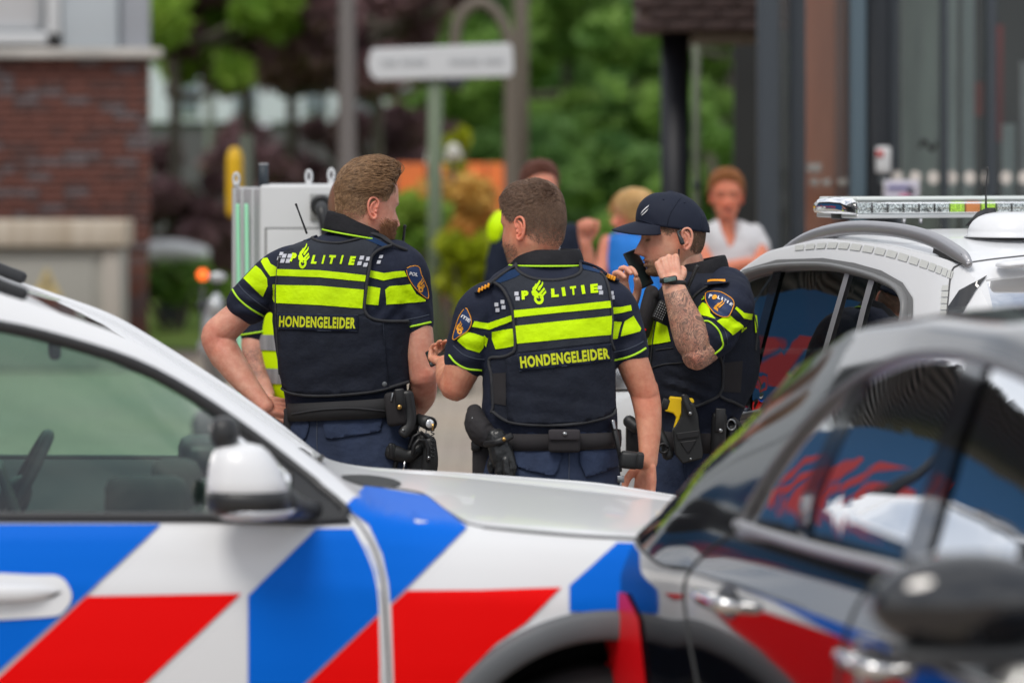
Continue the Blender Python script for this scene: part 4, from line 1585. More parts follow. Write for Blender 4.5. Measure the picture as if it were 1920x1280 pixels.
# roof rail and a low aerial ramp
for s in (-1, 1):
    rl = MB()
    rl.add(limb([(-2.7, s * .60, 1.50), (-2.3, s * .62, 1.565), (-1.6, s * .60, 1.58), (-1.25, s * .60, 1.565), (-1.1, s * .60, 1.52)], [.016] * 5, n=8))
    obj('roof_rail', rl, M_trim, pc)
# laptop on its mount, radio handset and papers on the dash
lp = MB()
lp.add(rbox((-1.12, -.05, .98), (.02, .30, .22), .008, Matrix.Rotation(-.35, 3, 'Y')))
lp.add(rbox((-1.20, -.05, .86), (.22, .30, .02), .008))
lp.add(tube([(-1.0, -.05, .5), (-1.05, -.05, .7), (-1.15, -.05, .84)], .016))
obj('laptop_mount', lp, M_trim, pc)
sb_ = MB()
sb_.add(rbox((-.62, .30, 1.075), (.16, .30, .09), .03))
obj('instrument_binnacle', sb_, M_trim, pc)
obj('sun_visor', rbox((-1.18, .34, 1.44), (.16, .42, .015), .006, Matrix.Rotation(.35, 3, 'Y')), mat('visor_grey', (.30, .31, .30), rough=.9), pc)
obj('rear_view_mirror', rbox((-1.02, 0, 1.37), (.03, .22, .06), .012), M_trim, pc)
obj('seat_belt', limb([(-1.72, -.60, 1.28), (-1.66, -.58, 1.0), (-1.6, -.55, .6)], [(.004, .024)] * 3, n=8, ref=(1, 0, 0)), M_trim, pc)
cn = MB()
cn.add(rbox((-.80, -.18, 1.00), (.2, .18, .12), .03))
cn.add(rbox((-.72, .02, 1.01), (.12, .2, .15), .03))
obj('console_box', cn, M_liner, pc)
hd = MB()
hd.add(rbox((-1.9, 0, 1.495), (1.5, 1.25, .02), .008))
obj('headliner', hd, mat('headliner_grey', (.32, .33, .33), rough=.9), pc)
# front: lamps, grille and plate so the nose is whole
for s in (-1, 1):
    obj('headlight', limb([(.86, s * .55, .72), (.83, s * .66, .74), (.74, s * .78, .77), (.62, s * .85, .79)], [.05, .06, .05, .03], n=12), M_lampglass, pc)
    obj('tail_light', limb([(-3.17, s * .60, .92), (-3.1, s * .74, .94), (-2.98, s * .83, .95)], [.04, .05, .03], n=12), M_tail, pc)
for (s_, c_, x0, z0, w_) in (('0900', M_blue, -2.62, .93, .26), ('8844', M_blue, -2.62, .85, .26), ('112', M_red, -2.32, .89, .20)):
    Vt2, Ft2 = textpoly(s_, .04)
    obj('lettering', ([(x0 + x * .13, -.918, z0 + y * .10) for x, y in Vt2], Ft2), c_, pc, smooth=False)
gr = MB()
for k in range(4):
    gr.add(rbox((1.06, 0, .48 + k * .045), (.05, .7, .02), .006))
obj('grille', gr, M_trim, pc)
# ------------------------------------------------------------------ car 2: glossy black car in the right foreground
bk = thing('parked_car', 'glossy black car in the right corner, its side windows mirroring the street', 'car', (1.55, 7.214, 0), math.atan2(-.98, .2))
bk_tab = [
    (-2.47, .50, .40, .70, .05, .38, .76, .78),
    (-2.42, .80, .35, .86, .06, .56, .93, .95),
    (-2.20, .925, .30, .985, .12, .66, 1.05, 1.07),
    (-2.00, .93, .28, 1.03, .11, .66, 1.14, 1.16),
    (-1.80, .925, .26, 1.055, .08, .66, 1.25, 1.28),
    (-1.50, .90, .22, 1.08, .07, .66, 1.37, 1.42),
    (-1.00, .90, .20, 1.095, .07, .68, 1.468, 1.525),
    (-.50, .90, .20, 1.105, .07, .69, 1.505, 1.565),
    (0.0, .90, .20, 1.112, .07, .695, 1.508, 1.57),
    (.50, .90, .20, 1.11, .07, .69, 1.465, 1.52),
    (1.0, .90, .20, 1.09, .07, .69, 1.27, 1.31),
    (1.35, .90, .21, 1.06, .08, .68, 1.12, 1.15),
    (1.60, .89, .22, 1.02, .09, .68, 1.06, 1.09),
    (2.00, .80, .28, .90, .10, .58, .95, .97),
    (2.20, .60, .38, .70, .08, .42, .76, .78),
    (2.25, .45, .42, .60, .06, .32, .66, .67),
]
vf0 = car_body(bk_tab, 170)
bw0 = bvh_of(vf0, l_of(bk))
bkL = l_of(bk).inverted()
win_px = [(1388, 985), (1450, 1006), (1560, 1038), (1650, 1060), (1712, 1076), (1840, 1112), (2000, 1160), (2120, 1200), (2050, 860), (1990, 755), (1900, 694), (1820, 668), (1745, 663), (1680, 676), (1610, 712), (1540, 770), (1460, 868)]
bwin = px_poly_local(win_px, bw0, bkL, 7.6)
ws2 = [(1.32, .62), (1.36, 0), (1.32, -.62), (.72, -.55), (.62, 0), (.72, .55)]
rw2 = [(-1.60, .54), (-1.60, -.54), (-2.02, -.54), (-2.02, .54)]
bw2, bl2, L2 = plain_car(bk, bk_tab, [bwin], (-1.33, 1.32), M_black, M_glass_mid, ws2, rw2, .98)
bsm = smooth_poly(bwin, 3)
for s in (-1, 1):
    obj('side_window', drape_local(bwin, bl2, s, off=-.003), M_glass_mid, bk)
    obj('window_frame', frame_loop(bsm, bl2, s), mat('dark_window_trim', (.12, .12, .125), rough=.3, metal=.5), bk)


def strip(pts, wpx, bvh, Y, off, L, step=14):
    """a strip of given pixel width draped along a line"""
    p = np.array(pts, float)
    d = np.gradient(p, axis=0)
    d /= np.linalg.norm(d, axis=1)[:, None]
    nrm = np.stack([-d[:, 1], d[:, 0]], 1)
    w = (np.array(wpx)[:, None] if not np.isscalar(wpx) else wpx) / 2
    a, b = p + nrm * w, p - nrm * w
    return drape([[tuple(q) for q in a] + [tuple(q) for q in b[::-1]]], bvh, Y, off, step, L)


M_pillar = mat('gloss_black_pillar', (.01, .01, .012), rough=.1, coat=.8)
obj('door_pillar', strip([(1712, 1072), (1745, 960), (1785, 820), (1835, 668)], [44, 40, 40, 42], bw0, 7.3, .005, L2), M_pillar, bk)
obj('window_divider', strip([(1500, 1022), (1518, 930), (1560, 830), (1618, 710)], [22, 20, 18, 18], bw0, 7.8, .005, L2), M_pillar, bk)
obj('window_waist_trim', tube([cast(bw0, x, y, 7.6, .004, L2) for x, y in cr([(1385, 984), (1450, 1006), (1560, 1038), (1650, 1060), (1712, 1076), (1840, 1112)], 5)], .012, n=8), M_silver, bk)
for (hx, hy) in ((1365, 1128), (1640, 1246)):
    c = cast(bw0, hx, hy, 7.4, .0, L2)
    hb = MB()
    hb.add(limb([c + Vector((-.10, 0, 0)), c + Vector((-.085, -.04, .004)), c + Vector((0, -.05, .006)), c + Vector((.085, -.04, .004)), c + Vector((.10, 0, 0))], [(.012, .014), (.012, .018), (.011, .019), (.012, .018), (.012, .014)], n=10, ref=(0, 1, 0)))
    obj('door_handle', hb, M_chrome, bk)
    obj('handle_cup', drape_local([(c.x + x, c.z + z) for x, z in circle(0, 0, .085, .035)], bl2, -1, off=.002, step=.03), M_trim, bk)
for pts in ([(1655, 1062), (1600, 1150), (1575, 1240), (1570, 1300)], [(1395, 990), (1330, 1030), (1285, 1090), (1290, 1180), (1310, 1290)]):
    obj('panel_gap', tube([cast(bw0, x, y, 7.6, .0, L2) for x, y in cr(pts, 5)], .004, n=6), M_liner, bk)
mb_ = MB()
mc = L2 @ P(1850, 1128, 5.95)
mb_.add(ell((mc.x + .03, mc.y - .02, mc.z), (.10, .17, .085), None, 28, 20))
obj('wing_mirror', vox([ell((mc.x, mc.y - .03, mc.z), (.075, .155, .078), None, 28, 20), rbox((mc.x + .0, mc.y - .02, mc.z - .01), (.10, .24, .11), .05)], .008, 8), M_black, bk)
obj('mirror_lower_shell', rbox((mc.x, mc.y - .02, mc.z - .078), (.12, .25, .03), .014), M_trim, bk)
obj('mirror_arm', limb([(mc.x, mc.y + .05, mc.z - .06), (mc.x, mc.y + .2, mc.z - .09)], [.03, .03], n=10), M_trim, bk)
for s in (-1, 1):
    s > 0 and obj('tail_light', limb([(-2.19, s * .62, .74), (-2.08, s * .78, .78), (-1.92, s * .865, .80)], [(.03, .11), (.035, .12), (.02, .08)], n=12, ref=(1, 0, 0)), M_tail, bk)
    obj('headlight', limb([(2.08, s * .52, .72), (1.98, s * .66, .75), (1.80, s * .80, .79)], [.05, .06, .03], n=12), M_lampglass, bk)

# ------------------------------------------------------------------ car 3: white police estate behind the officers
sv = thing('police_van', 'white police car with clear light bar on its roof rails, seen from the rear corner', 'police car', (1.633, 12.78, 0), math.atan2(.927, -.375))
sv_tab = [
    (-1.26, .60, .40, .80, .05, .50, .84, .85),
    (-1.22, .80, .32, .98, .05, .66, 1.04, 1.06),
    (-1.18, .86, .30, 1.03, .06, .66, 1.16, 1.18),
    (-1.10, .89, .25, 1.05, .06, .70, 1.37, 1.40),
    (-1.02, .90, .22, 1.06, .05, .72, 1.49, 1.525),
    (-.89, .90, .20, 1.065, .05, .74, 1.52, 1.555),
    (-.56, .90, .20, 1.07, .05, .75, 1.55, 1.588),
    (-.10, .90, .20, 1.07, .05, .755, 1.565, 1.605),
    (.30, .90, .20, 1.065, .05, .755, 1.515, 1.552),
    (.58, .90, .20, 1.055, .05, .75, 1.425, 1.46),
    (.88, .90, .20, 1.045, .06, .75, 1.27, 1.30),
    (1.16, .90, .21, 1.035, .07, .75, 1.12, 1.15),
    (1.36, .89, .22, 1.01, .08, .74, 1.06, 1.09),
    (1.90, .86, .26, .95, .09, .68, 1.00, 1.03),
    (2.25, .74, .30, .85, .09, .55, .90, .92),
    (2.36, .50, .38, .66, .08, .36, .72, .74),
]
vf3 = car_body(sv_tab, 170)
bw3 = bvh_of(vf3, l_of(sv))
svL = l_of(sv).inverted()
swin_px = [(1340, 773), (1420, 774), (1520, 777), (1600, 780), (1668, 784), (1680, 700), (1694, 624), (1701, 584), (1698, 560), (1684, 541), (1648, 523), (1600, 509), (1545, 500), (1460, 503), (1400, 519), (1365, 540), (1330, 575)]
swin = px_poly_local(swin_px, bw3, svL, 12.0)
ws3 = [(1.12, .68), (1.16, 0), (1.12, -.68), (.60, -.60), (.50, 0), (.60, .60)]
rw3 = [(-1.03, .68), (-1.03, -.68), (-1.19, -.70), (-1.19, .70)]
bw3, bl3, L3 = plain_car(sv, sv_tab, [swin], (-.72, 1.42), M_white, M_glass_dark, ws3, rw3, .70)
ssm = smooth_poly(swin, 3)
M_wtrim = mat('grey_window_trim', (.16, .162, .165), rough=.4)
for s in (-1, 1):
    obj('side_window', drape_local(swin, bl3, s, off=-.003), M_glass_dark, sv)
    obj('window_frame', frame_loop(ssm, bl3, s, (.028, .012)), M_wtrim, sv)
obj('window_top_trim', strip([(1340, 566), (1398, 510), (1460, 492), (1545, 489), (1603, 498), (1653, 512), (1692, 534), (1709, 560), (1709, 590), (1700, 640)], 9, bw3, 12, .005, L3, 7), M_wtrim, sv)
obj('rear_vane', drape([[(1780, 575), (1800, 545), (1850, 518), (1830, 545), (1806, 585), (1788, 640), (1774, 640)]], bw3, 11.5, .005, 8, L3), M_pillar, sv)
obj('door_pillar', strip([(1462, 500), (1435, 600), (1412, 690), (1396, 776)], [15, 14, 13, 12], bw3, 12.2, .004, L3, 8), M_pillar, sv)
obj('window_divider', strip([(1592, 508), (1568, 590), (1545, 670), (1520, 777)], [9, 9, 9, 9], bw3, 12, .004, L3, 8), M_silver, sv)
obj('window_divider', strip([(1638, 519), (1622, 575), (1606, 640), (1570, 779)], [11, 10, 10, 10], bw3, 12, .004, L3, 8), M_silver, sv)
obj('window_waist_trim', tube([cast(bw3, x, 778 + (x - 1380) * .02, 12.2, .006, L3) for x in range(1340, 1670, 20)], .011, n=8), M_silver, sv)
# roof rails, on two feet each
for s in (-1, 1):
    rp = [(.52, s * .72, 1.520), (.40, s * .725, 1.555), (.15, s * .73, 1.605), (-.2, s * .73, 1.635), (-.6, s * .73, 1.634), (-.90, s * .725, 1.61), (-1.12, s * .72, 1.565), (-1.18, s * .72, 1.545)]
    rp = [((q[0] + .33) * .75 - .36, q[1], q[2] - .026) for q in rp]
    r_ = obj('roof_rail', limb(rp, [(.012, .016), (.018, .022), (.018, .022), (.018, .022), (.018, .022), (.018, .024), (.018, .024), (.012, .016)], n=12, ref=(0, 1, 0)), M_silver, sv)
    ft = MB()
    ft.add(prism([(.26, 1.49), (-.02, 1.56), (.0, 1.60), (.18, 1.55)], s * .715, s * .737))
    obj('rail_foot', ft, M_trim, sv)
    ft = MB()
    ft.add(prism([(-.80, 1.545), (-.98, 1.515), (-.98, 1.545), (-.82, 1.595)], s * .71, s * .733))
    obj('rail_foot', ft, M_trim, sv)
# light bar
M_clear = glass_mat('clear_lens', (.90, .94, .93), 1.4, add=.02)
lbx, lbz = .08, 1.665
hl = [(x, z) for x, z in [(-.14, -.022), (.14, -.022), (.155, .0), (.13, .022), (-.13, .022), (-.155, .0)]]


def bar_section(dx=1., dz=1., y=0., z0=0.):
    return [(lbx + x * dx, y, lbz + z0 + z * dz) for x, z in [(-.15, -.010), (-.148, .014), (-.11, .032), (0, .036), (.11, .032), (.148, .014), (.15, -.010), (.14, -.018), (-.14, -.018)]]


lens = loft([bar_section(.6, .5, .635), bar_section(.85, .85, .628), bar_section(.97, 1, .61), bar_section(1, 1, .5), bar_section(1, 1, -.5), bar_section(.97, 1, -.61), bar_section(.85, .85, -.628), bar_section(.6, .5, -.635)])
obj('light_bar_lens', lens, M_clear, sv)
base = MB()
base.add(rbox((lbx, 0, lbz - .024), (.29, 1.22, .014), .005))
obj('light_bar_base', base, mat('light_bar_silver', (.55, .56, .56), rough=.3, metal=.5), sv)
obj('light_bar_lid', rbox((lbx, 0, lbz + .031), (.27, 1.21, .010), .004), mat('light_bar_lid_pale', (.62, .66, .64), rough=.25), sv)
M_led = mat('led_reflector', (.62, .64, .64), rough=.15, metal=.9, noise_amt=.9, noise_scale=160)
M_ledy = mat('led_lime', (.42, .75, .02), rough=.4, noise_amt=.5, noise_scale=160)
M_ledo = mat('led_amber', (.7, .2, .02), rough=.4)
yy = .58
k = 0
while yy > -.6:
    lime = k in (6, 8, 12, 13, 15)
    for sx in (-1, 1):
        obj('led_module', rbox((lbx + sx * .128, yy, lbz + .002), (.018, .050, .038), .003), M_ledy if lime else (M_ledo if k in (7, 16) else M_led), sv)
    yy -= .056
    k += 1
for (fx, fy) in ((lbx, .56), (lbx, -.56)):
    br = MB()
    br.add(rbox((fx, fy, 1.655), (.10, .10, .012), .003))
    br.add(rbox((fx, fy * 1.05, 1.645), (.07, .05, .03), .004))
    br.add(cyl((fx - .035, fy, 1.66), (fx + .035, fy, 1.66), .01, 8))
    obj('light_bar_bracket', br, M_trim, sv)
for dx_, dy_ in ((-.10, .42), (-.1, .36)):
    obj('bracket_bolt', cyl((lbx + dx_, dy_, lbz - .05), (lbx + dx_, dy_, lbz - .02), .007, 10), M_chrome, sv)
dm = MB()
R = []
for t in np.linspace(0, 1, 8):
    r = math.cos(t * math.pi / 2) ** .55
    R.append([(-.60 + .14 * r * math.cos(a), .34 + .15 * r * math.sin(a), 1.590 + .072 * math.sin(t * math.pi / 2)) for a in np.linspace(0, 2 * math.pi, 32, endpoint=False)])
R.insert(0, [(-.60 + .15 * math.cos(a), .34 + .16 * math.sin(a), 1.585) for a in np.linspace(0, 2 * math.pi, 32, endpoint=False)])
obj('roof_dome', loft(R), M_white, sv)
fn = MB()
fn.add(prism([(-.34, 1.61), (-.16, 1.61), (-.24, 1.655), (-.30, 1.67)], .245, .275))
obj('aerial_fin', fn, M_trim, sv)
obj('aerial', limb([(-.27, .26, 1.66), (-.27, .26, 1.73), (-.28, .26, 1.79)], [.004, .0022, .0018], n=6), M_trim, sv)
obj('aerial_tip', cyl((-.28, .26, 1.785), (-.28, .26, 1.80), .004, 8), M_trim, sv)
# rows of pale reflective tabs along the roof edge
M_tab = mat('reflective_tab', (.56, .57, .55), rough=.5)
ta, tb_ = cr([(1490, 470), (1570, 466), (1660, 480), (1740, 505), (1786, 524)], 4), cr([(1490, 461), (1575, 455), (1665, 468), (1745, 492), (1790, 510)], 4)
for i in range(len(ta) - 1):
    p = lambda a, b, t: (a[0] * (1 - t) + b[0] * t, a[1] * (1 - t) + b[1] * t)
    q = [p(ta[i], ta[i + 1], .08), p(ta[i], ta[i + 1], .9), p(tb_[i], tb_[i + 1], .9), p(tb_[i], tb_[i + 1], .08)]
    obj('reflective_tab', drape([q], bw3, 12, .003, 10, L3), M_tab, sv)
for i in range(7):
    y0 = 535 + i * 12
    obj('reflective_tab', drape([[(1768 - i * .8, y0), (1780 - i * .8, y0), (1779 - i * .8, y0 + 10), (1766 - i * .8, y0 + 10)]], bw3, 11.5, .003, 10, L3), M_tab, sv)
obj('panel_gap', tube([cast(bw3, x, y, 11.5, .0, L3) for x, y in cr([(1920, 480), (1850, 488), (1800, 497), (1785, 510), (1778, 560), (1772, 640)], 5)], .0035, n=6), M_gap, sv)
# wing mirror on the far front door, glass facing back, with stripes on the cap
m0 = Vector((.85, 1.02, 1.12))
obj('wing_mirror', rbox(m0, (.12, .24, .15), .04, seg=3), M_trim, sv)
obj('mirror_glass', rbox((m0.x - .058, m0.y, m0.z - .005), (.008, .20, .115), .003), M_chrome, sv)
obj('mirror_cap_red', rbox((m0.x + .0, m0.y + .0, m0.z + .083), (.10, .20, .018), .006), M_red, sv)
obj('mirror_cap_blue', rbox((m0.x + .0, m0.y + .0, m0.z + .068), (.105, .21, .012), .005), M_blue, sv)
obj('mirror_arm', limb([m0 + Vector((0, -.08, -.05)), (.88, .86, 1.05)], [.03, .03], n=8), M_trim, sv)
for s in (-1, 1):
    obj('tail_light', limb([(-1.21, s * .72, .84), (-1.18, s * .83, .90), (-1.12, s * .87, .95)], [(.03, .07), (.03, .08), (.02, .05)], n=12, ref=(1, 0, 0)), M_tail, sv)
obj('rear_spoiler', limb([(-1.05, -.62, 1.515), (-1.08, -.3, 1.54), (-1.09, 0, 1.545), (-1.08, .3, 1.54), (-1.05, .62, 1.515)], [(.05, .012)] * 5, n=10, ref=(1, 0, 0)), M_white, sv)

obj('tail_light', drape([[(1150, 1108), (1178, 1112), (1202, 1160), (1216, 1290), (1100, 1290), (1120, 1180)]], bw2, 9, .006, 10, L2), M_tail, bk)
# ------------------------------------------------------------------ people: shared builders


def skin_mat(name):
    m = bpy.data.materials.new(name)
    m.use_nodes = True
    n, l = m.node_tree.nodes, m.node_tree.links
    b = n['Principled BSDF']
    b.inputs['Roughness'].default_value = .5
    b.inputs['Specular IOR Level'].default_value = .35
    b.inputs['Subsurface Weight'].default_value = .35
    b.inputs['Subsurface Radius'].default_value = (1, .3, .15)
    b.inputs['Subsurface Scale'].default_value = .010
    at = n.new('ShaderNodeAttribute')
    at.attribute_name = 'Col'
    ink = n.new('ShaderNodeAttribute')
    ink.attribute_name = 'ink'
    tc = n.new('ShaderNodeTexCoord')
    t = n.new('ShaderNodeTexNoise')
    t.inputs['Scale'].default_value = 28
    t.inputs['Detail'].default_value = 6
    t.inputs['Roughness'].default_value = .65
    r = n.new('ShaderNodeValToRGB')
    r.color_ramp.elements[0].position = .35
    r.color_ramp.elements[1].position = .68
    r.color_ramp.elements[0].color = (.78, .56, .52, 1)
    r.color_ramp.elements[1].color = (1.0, 1.0, 1.0, 1)
    mx = n.new('ShaderNodeMix')
    mx.data_type = 'RGBA'
    mx.blend_type = 'MULTIPLY'
    mx.inputs['Factor'].default_value = .8
    l.new(tc.outputs['Object'], t.inputs['Vector'])
    l.new(t.outputs['Fac'], r.inputs['Fac'])
    l.new(at.outputs['Color'], mx.inputs['A'])
    l.new(r.outputs['Color'], mx.inputs['B'])
    # inked pattern: warped lines and shaded patches
    w = n.new('ShaderNodeTexNoise')
    w.inputs['Scale'].default_value = 14
    w.inputs['Detail'].default_value = 3
    w.inputs['Distortion'].default_value = 2.2
    l.new(tc.outputs['Object'], w.inputs['Vector'])
    rr = n.new('ShaderNodeValToRGB')
    e = rr.color_ramp.elements
    e[0].position, e[0].color = .0, (.75, .75, .75, 1)
    e[1].position, e[1].color = 1.0, (.15, .15, .15, 1)
    for pos, v in ((.36, .8), (.40, .05), (.46, .15), (.485, .95), (.51, .1), (.56, .45), (.60, .9), (.63, .1), (.70, .55)):
        q = e.new(pos)
        q.color = (v, v, v, 1)
    l.new(w.outputs['Fac'], rr.inputs['Fac'])
    w2 = n.new('ShaderNodeTexNoise')
    w2.inputs['Scale'].default_value = 30
    w2.inputs['Distortion'].default_value = 2.5
    l.new(tc.outputs['Object'], w2.inputs['Vector'])
    r3 = n.new('ShaderNodeValToRGB')
    e = r3.color_ramp.elements
    e[0].position, e[0].color = .42, (0, 0, 0, 1)
    e[1].position, e[1].color = .58, (0, 0, 0, 1)
    q = e.new(.5)
    q.color = (.65, .65, .65, 1)
    l.new(w2.outputs['Fac'], r3.inputs['Fac'])
    mxm = n.new('ShaderNodeMath')
    mxm.operation = 'MAXIMUM'
    l.new(rr.outputs['Color'], mxm.inputs[0])
    l.new(r3.outputs['Color'], mxm.inputs[1])
    mm = n.new('ShaderNodeMath')
    mm.operation = 'MULTIPLY'
    l.new(mxm.outputs[0], mm.inputs[0])
    l.new(ink.outputs['Fac'], mm.inputs[1])
    mx2 = n.new('ShaderNodeMix')
    mx2.data_type = 'RGBA'
    l.new(mm.outputs[0], mx2.inputs['Factor'])
    l.new(mx.outputs['Result'], mx2.inputs['A'])
    mx2.inputs['B'].default_value = (.050, .048, .050, 1)
    l.new(mx2.outputs['Result'], b.inputs['Base Color'])
    bp = n.new('ShaderNodeBump')
    bp.inputs['Distance'].default_value = .0012
    bp.inputs['Strength'].default_value = .5
    t3 = n.new('ShaderNodeTexNoise')
    t3.inputs['Scale'].default_value = 180
    t3.inputs['Detail'].default_value = 4
    l.new(tc.outputs['Object'], t3.inputs['Vector'])
    l.new(t3.outputs['Fac'], bp.inputs['Height'])
    l.new(bp.outputs['Normal'], b.inputs['Normal'])
    return m


M_skin = skin_mat('skin')
cloth = lambda name, c, **k: mat(name, c, rough=.8, spec=.3, sheen=.0, bump=.55, bump_scale=24, bump_dist=.012, noise_amt=.18, noise_scale=14, **k)
M_shirt = cloth('navy_polo_cloth', (.013, .017, .034))
M_vest = cloth('navy_vest_cloth', (.0115, .0145, .025))
M_vestp = cloth('printed_vest_panel', (.024, .028, .038))
M_collar = cloth('black_collar', (.014, .014, .017))
M_pants = cloth('blue_trousers', (.026, .038, .075))
M_flap = cloth('pocket_flap', (.025, .038, .078))
M_pipe = cloth('dark_grey_piping', (.035, .036, .040))
M_stitch = mat('stitching', (.05, .062, .09), rough=.8)
M_lime = mat('lime_reflective', (.56, .84, .0), rough=.6, spec=.2, noise_amt=.10, noise_scale=16, bump=.5, bump_scale=26, bump_dist=.012)
M_limep = mat('lime_piping', (.45, .80, .02), rough=.6)
M_sq = mat('silver_reflective', (.50, .51, .56), rough=.4)
M_belt = mat('belt_webbing', (.016, .016, .018), rough=.75, bump=.5, bump_scale=300, bump_dist=.001, stretch=(.1, .1, 6))
M_leather = mat('black_leather', (.012, .012, .013), rough=.42, bump=.3, bump_scale=180, bump_dist=.001)
M_poly = mat('black_polymer', (.014, .015, .016), rough=.5, bump=.2, bump_scale=260, bump_dist=.0008)
M_nylon = mat('black_nylon', (.020, .018, .020), rough=.85, bump=.5, bump_scale=500, bump_dist=.001)
M_brass = mat('brass_stud', (.62, .38, .12), rough=.3, metal=1)
M_metal = mat('grey_metal', (.35, .36, .37), rough=.3, metal=1)
M_blues = cloth('blue_shoulder_patch', (.006, .028, .085))
M_patch = cloth('dark_blue_patch', (.010, .014, .030))
M_yel = mat('yellow_print', (.62, .68, .01), rough=.6)
M_badge = mat('badge_blue', (.008, .028, .10), rough=.6)
M_gold = mat('badge_gold', (.85, .36, .02), rough=.55)
M_whitep = mat('white_print', (.7, .7, .72), rough=.55)
M_orange = mat('rank_orange', (.85, .33, .01), rough=.55)
M_taser = mat('yellow_polymer', (.80, .52, .0), rough=.45)
M_shoe = mat('black_boot', (.012, .012, .012), rough=.4)


def gauss(x, z, cx, cz, sx, sz):
    return np.exp(-((x - cx) / sx) ** 2 / 2 - ((z - cz) / sz) ** 2 / 2)


HEAD_RINGS = [
    # front y,z  back y,z  half width  y of widest
    (.004, .1275, -.030, .1270, .014, -.012), (.042, .119, -.062, .1125, .045, -.012), (.070, .100, -.085, .086, .063, -.012), (.084, .074, -.096, .056, .0725, -.012),
    (.090, .047, -.100, .026, .077, -.010), (.092, .024, -.0995, .000, .0775, -.008), (.089, .002, -.095, -.022, .0755, -.004), (.089, -.022, -.089, -.040, .0735, .000),
    (.090, -.045, -.080, -.054, .070, .004), (.0885, -.068, -.073, -.064, .0645, .008), (.086, -.088, -.068, -.073, .0585, .010), (.079, -.104, -.065, -.082, .053, .008),
    (.066, -.1135, -.063, -.091, .0495, .002), (.046, -.113, -.062, -.100, .0515, -.006), (.031, -.115, -.063, -.110, .0545, -.014), (.028, -.130, -.065, -.128, .0570, -.018),
    (.030, -.160, -.069, -.155, .0605, -.020), (.034, -.200, -.075, -.190, .070, -.020)]


def make_head(neck_w=1.0, nose=1.0, jaw=1.0, fat=1.0):
    A = 112
    rows = cr(HEAD_RINGS, 9)
    ang = np.linspace(0, 2 * math.pi, A, endpoint=False)
    R = []
    for yf, zf, yb, zb, w, ym in rows:
        c, s = np.cos(ang), np.sin(ang)
        kn = min(1, max(0, (-.085 - zf) / .03))
        w = w * (neck_w * kn + fat * (1 - kn))
        yb = yb * (1 + (neck_w - 1) * .6 * kn)
        if kn < 1:
            w = w * (1 + (jaw - 1) * min(1, max(0, (.01 - zf) / .05)))
        y = np.where(c > 0, ym + (yf - ym) * np.abs(c) ** .92, ym + (yb - ym) * np.abs(c))
        x = w * np.sign(s) * np.abs(s) ** .93
        t = (yf - y) / (yf - yb)
        z = zf + (zb - zf) * t
        R.append(np.stack([x, y, z], 1))
    G = np.array(R)
    S = G.copy()
    for _ in range(14):
        S[1:-1] = (S[:-2] + 2 * S[1:-1] + S[2:]) / 4
    wgt = np.clip((.35 - np.cos(ang)) / .4, 0, 1)[None, :, None]
    G = G * (1 - wgt) + S * wgt
    v, f = loft(G)
    V = np.array(v)
    x, y, z = V[:, 0].copy(), V[:, 1].copy(), V[:, 2].copy()
    fr = np.clip((y - .02) / .04, 0, 1)
    up = z > -.112
    d = np.zeros(len(V))
    # nose
    h = np.interp(z, [-.056, -.050, -.041, -.032, -.010, .010, .024], [0, .010, .0255, .0235, .0120, .0035, 0]) * nose
    sx = np.interp(z, [-.05, -.04, -.02, .02], [.0115, .0095, .0065, .0058])
    d += h * np.exp(-(x / sx) ** 2 / 2)
    for s in (-1, 1):
        d += .0085 * gauss(x, z, s * .0135, -.044, .0055, .006)
        d += -.0115 * gauss(x, z, s * .031, .002, .013, .010)
        d += .0075 * gauss(x, z, s * .032, -.001, .0105, .0065)
        d += -.0012 * gauss(x, z, s * .032, -.0065, .012, .0016)
        d += .0052 * gauss(x, z, s * .028, .0195, .019, .0065)
        d += .0035 * gauss(x, z, s * .046, -.030, .016, .014)
        d += -.0025 * gauss(x, z, s * .030, -.078, .010, .012)
    d += .0052 * gauss(x, z, 0, -.0655, .019, .0036)
    d += .0060 * gauss(x, z, 0, -.0775, .017, .0042)
    d += -.0050 * gauss(x, z, 0, -.0712, .022, .0014)
    d += -.0045 * gauss(x, z, 0, -.0885, .016, .0045)
    d += .0050 * gauss(x, z, 0, -.102, .015, .009)
    d += -.0014 * gauss(x, z, 0, -.057, .003, .005)
    V[:, 1] += d * fr * up
    return V, f


def make_ear(side):
    """outer ear at the origin, facing out along x*side; y forward"""
    p = []
    helix = [(.008, .006), (.011, .018), (.006, .029), (-.006, .033), (-.016, .026), (-.019, .010), (-.015, -.008), (-.008, -.020), (.000, -.027), (.007, -.024), (.008, -.016)]
    pts = [(side * (.012 + .006 * max(0, -y * 40)), y, z) for y, z in helix]
    p.append(limb(pts, [(.0035, .004)] * 7 + [(.0045, .005)] * 3 + [(.004, .004)], n=10, sub=4))
    p.append(limb([(side * .011, .000, .022), (side * .013, -.009, .010), (side * .012, -.008, -.006), (side * .010, .002, -.013)], [.003, .0038, .0036, .003], n=8, sub=4))
    p.append(limb([(side * .008, .008, .002), (side * .012, .007, -.006)], [.004, .0035], n=8))
    # shell behind the rim
    v, f = ell((side * .006, -.003, .003), (.0055, .0155, .029), None, 20, 14)
    p.append((v, f))
    p.append(ell((side * .000, .002, .0), (.010, .012, .022), None, 14, 10))
    return p


def rotm(yaw, pitch=0, roll=0):
    """yaw: 0 faces away from the camera (+Y), positive turns to the right (+X); pitch positive looks down"""
    return Matrix.Rotation(-math.radians(yaw), 3, 'Z') @ Matrix.Rotation(-math.radians(pitch), 3, 'X') @ Matrix.Rotation(math.radians(roll), 3, 'Y')


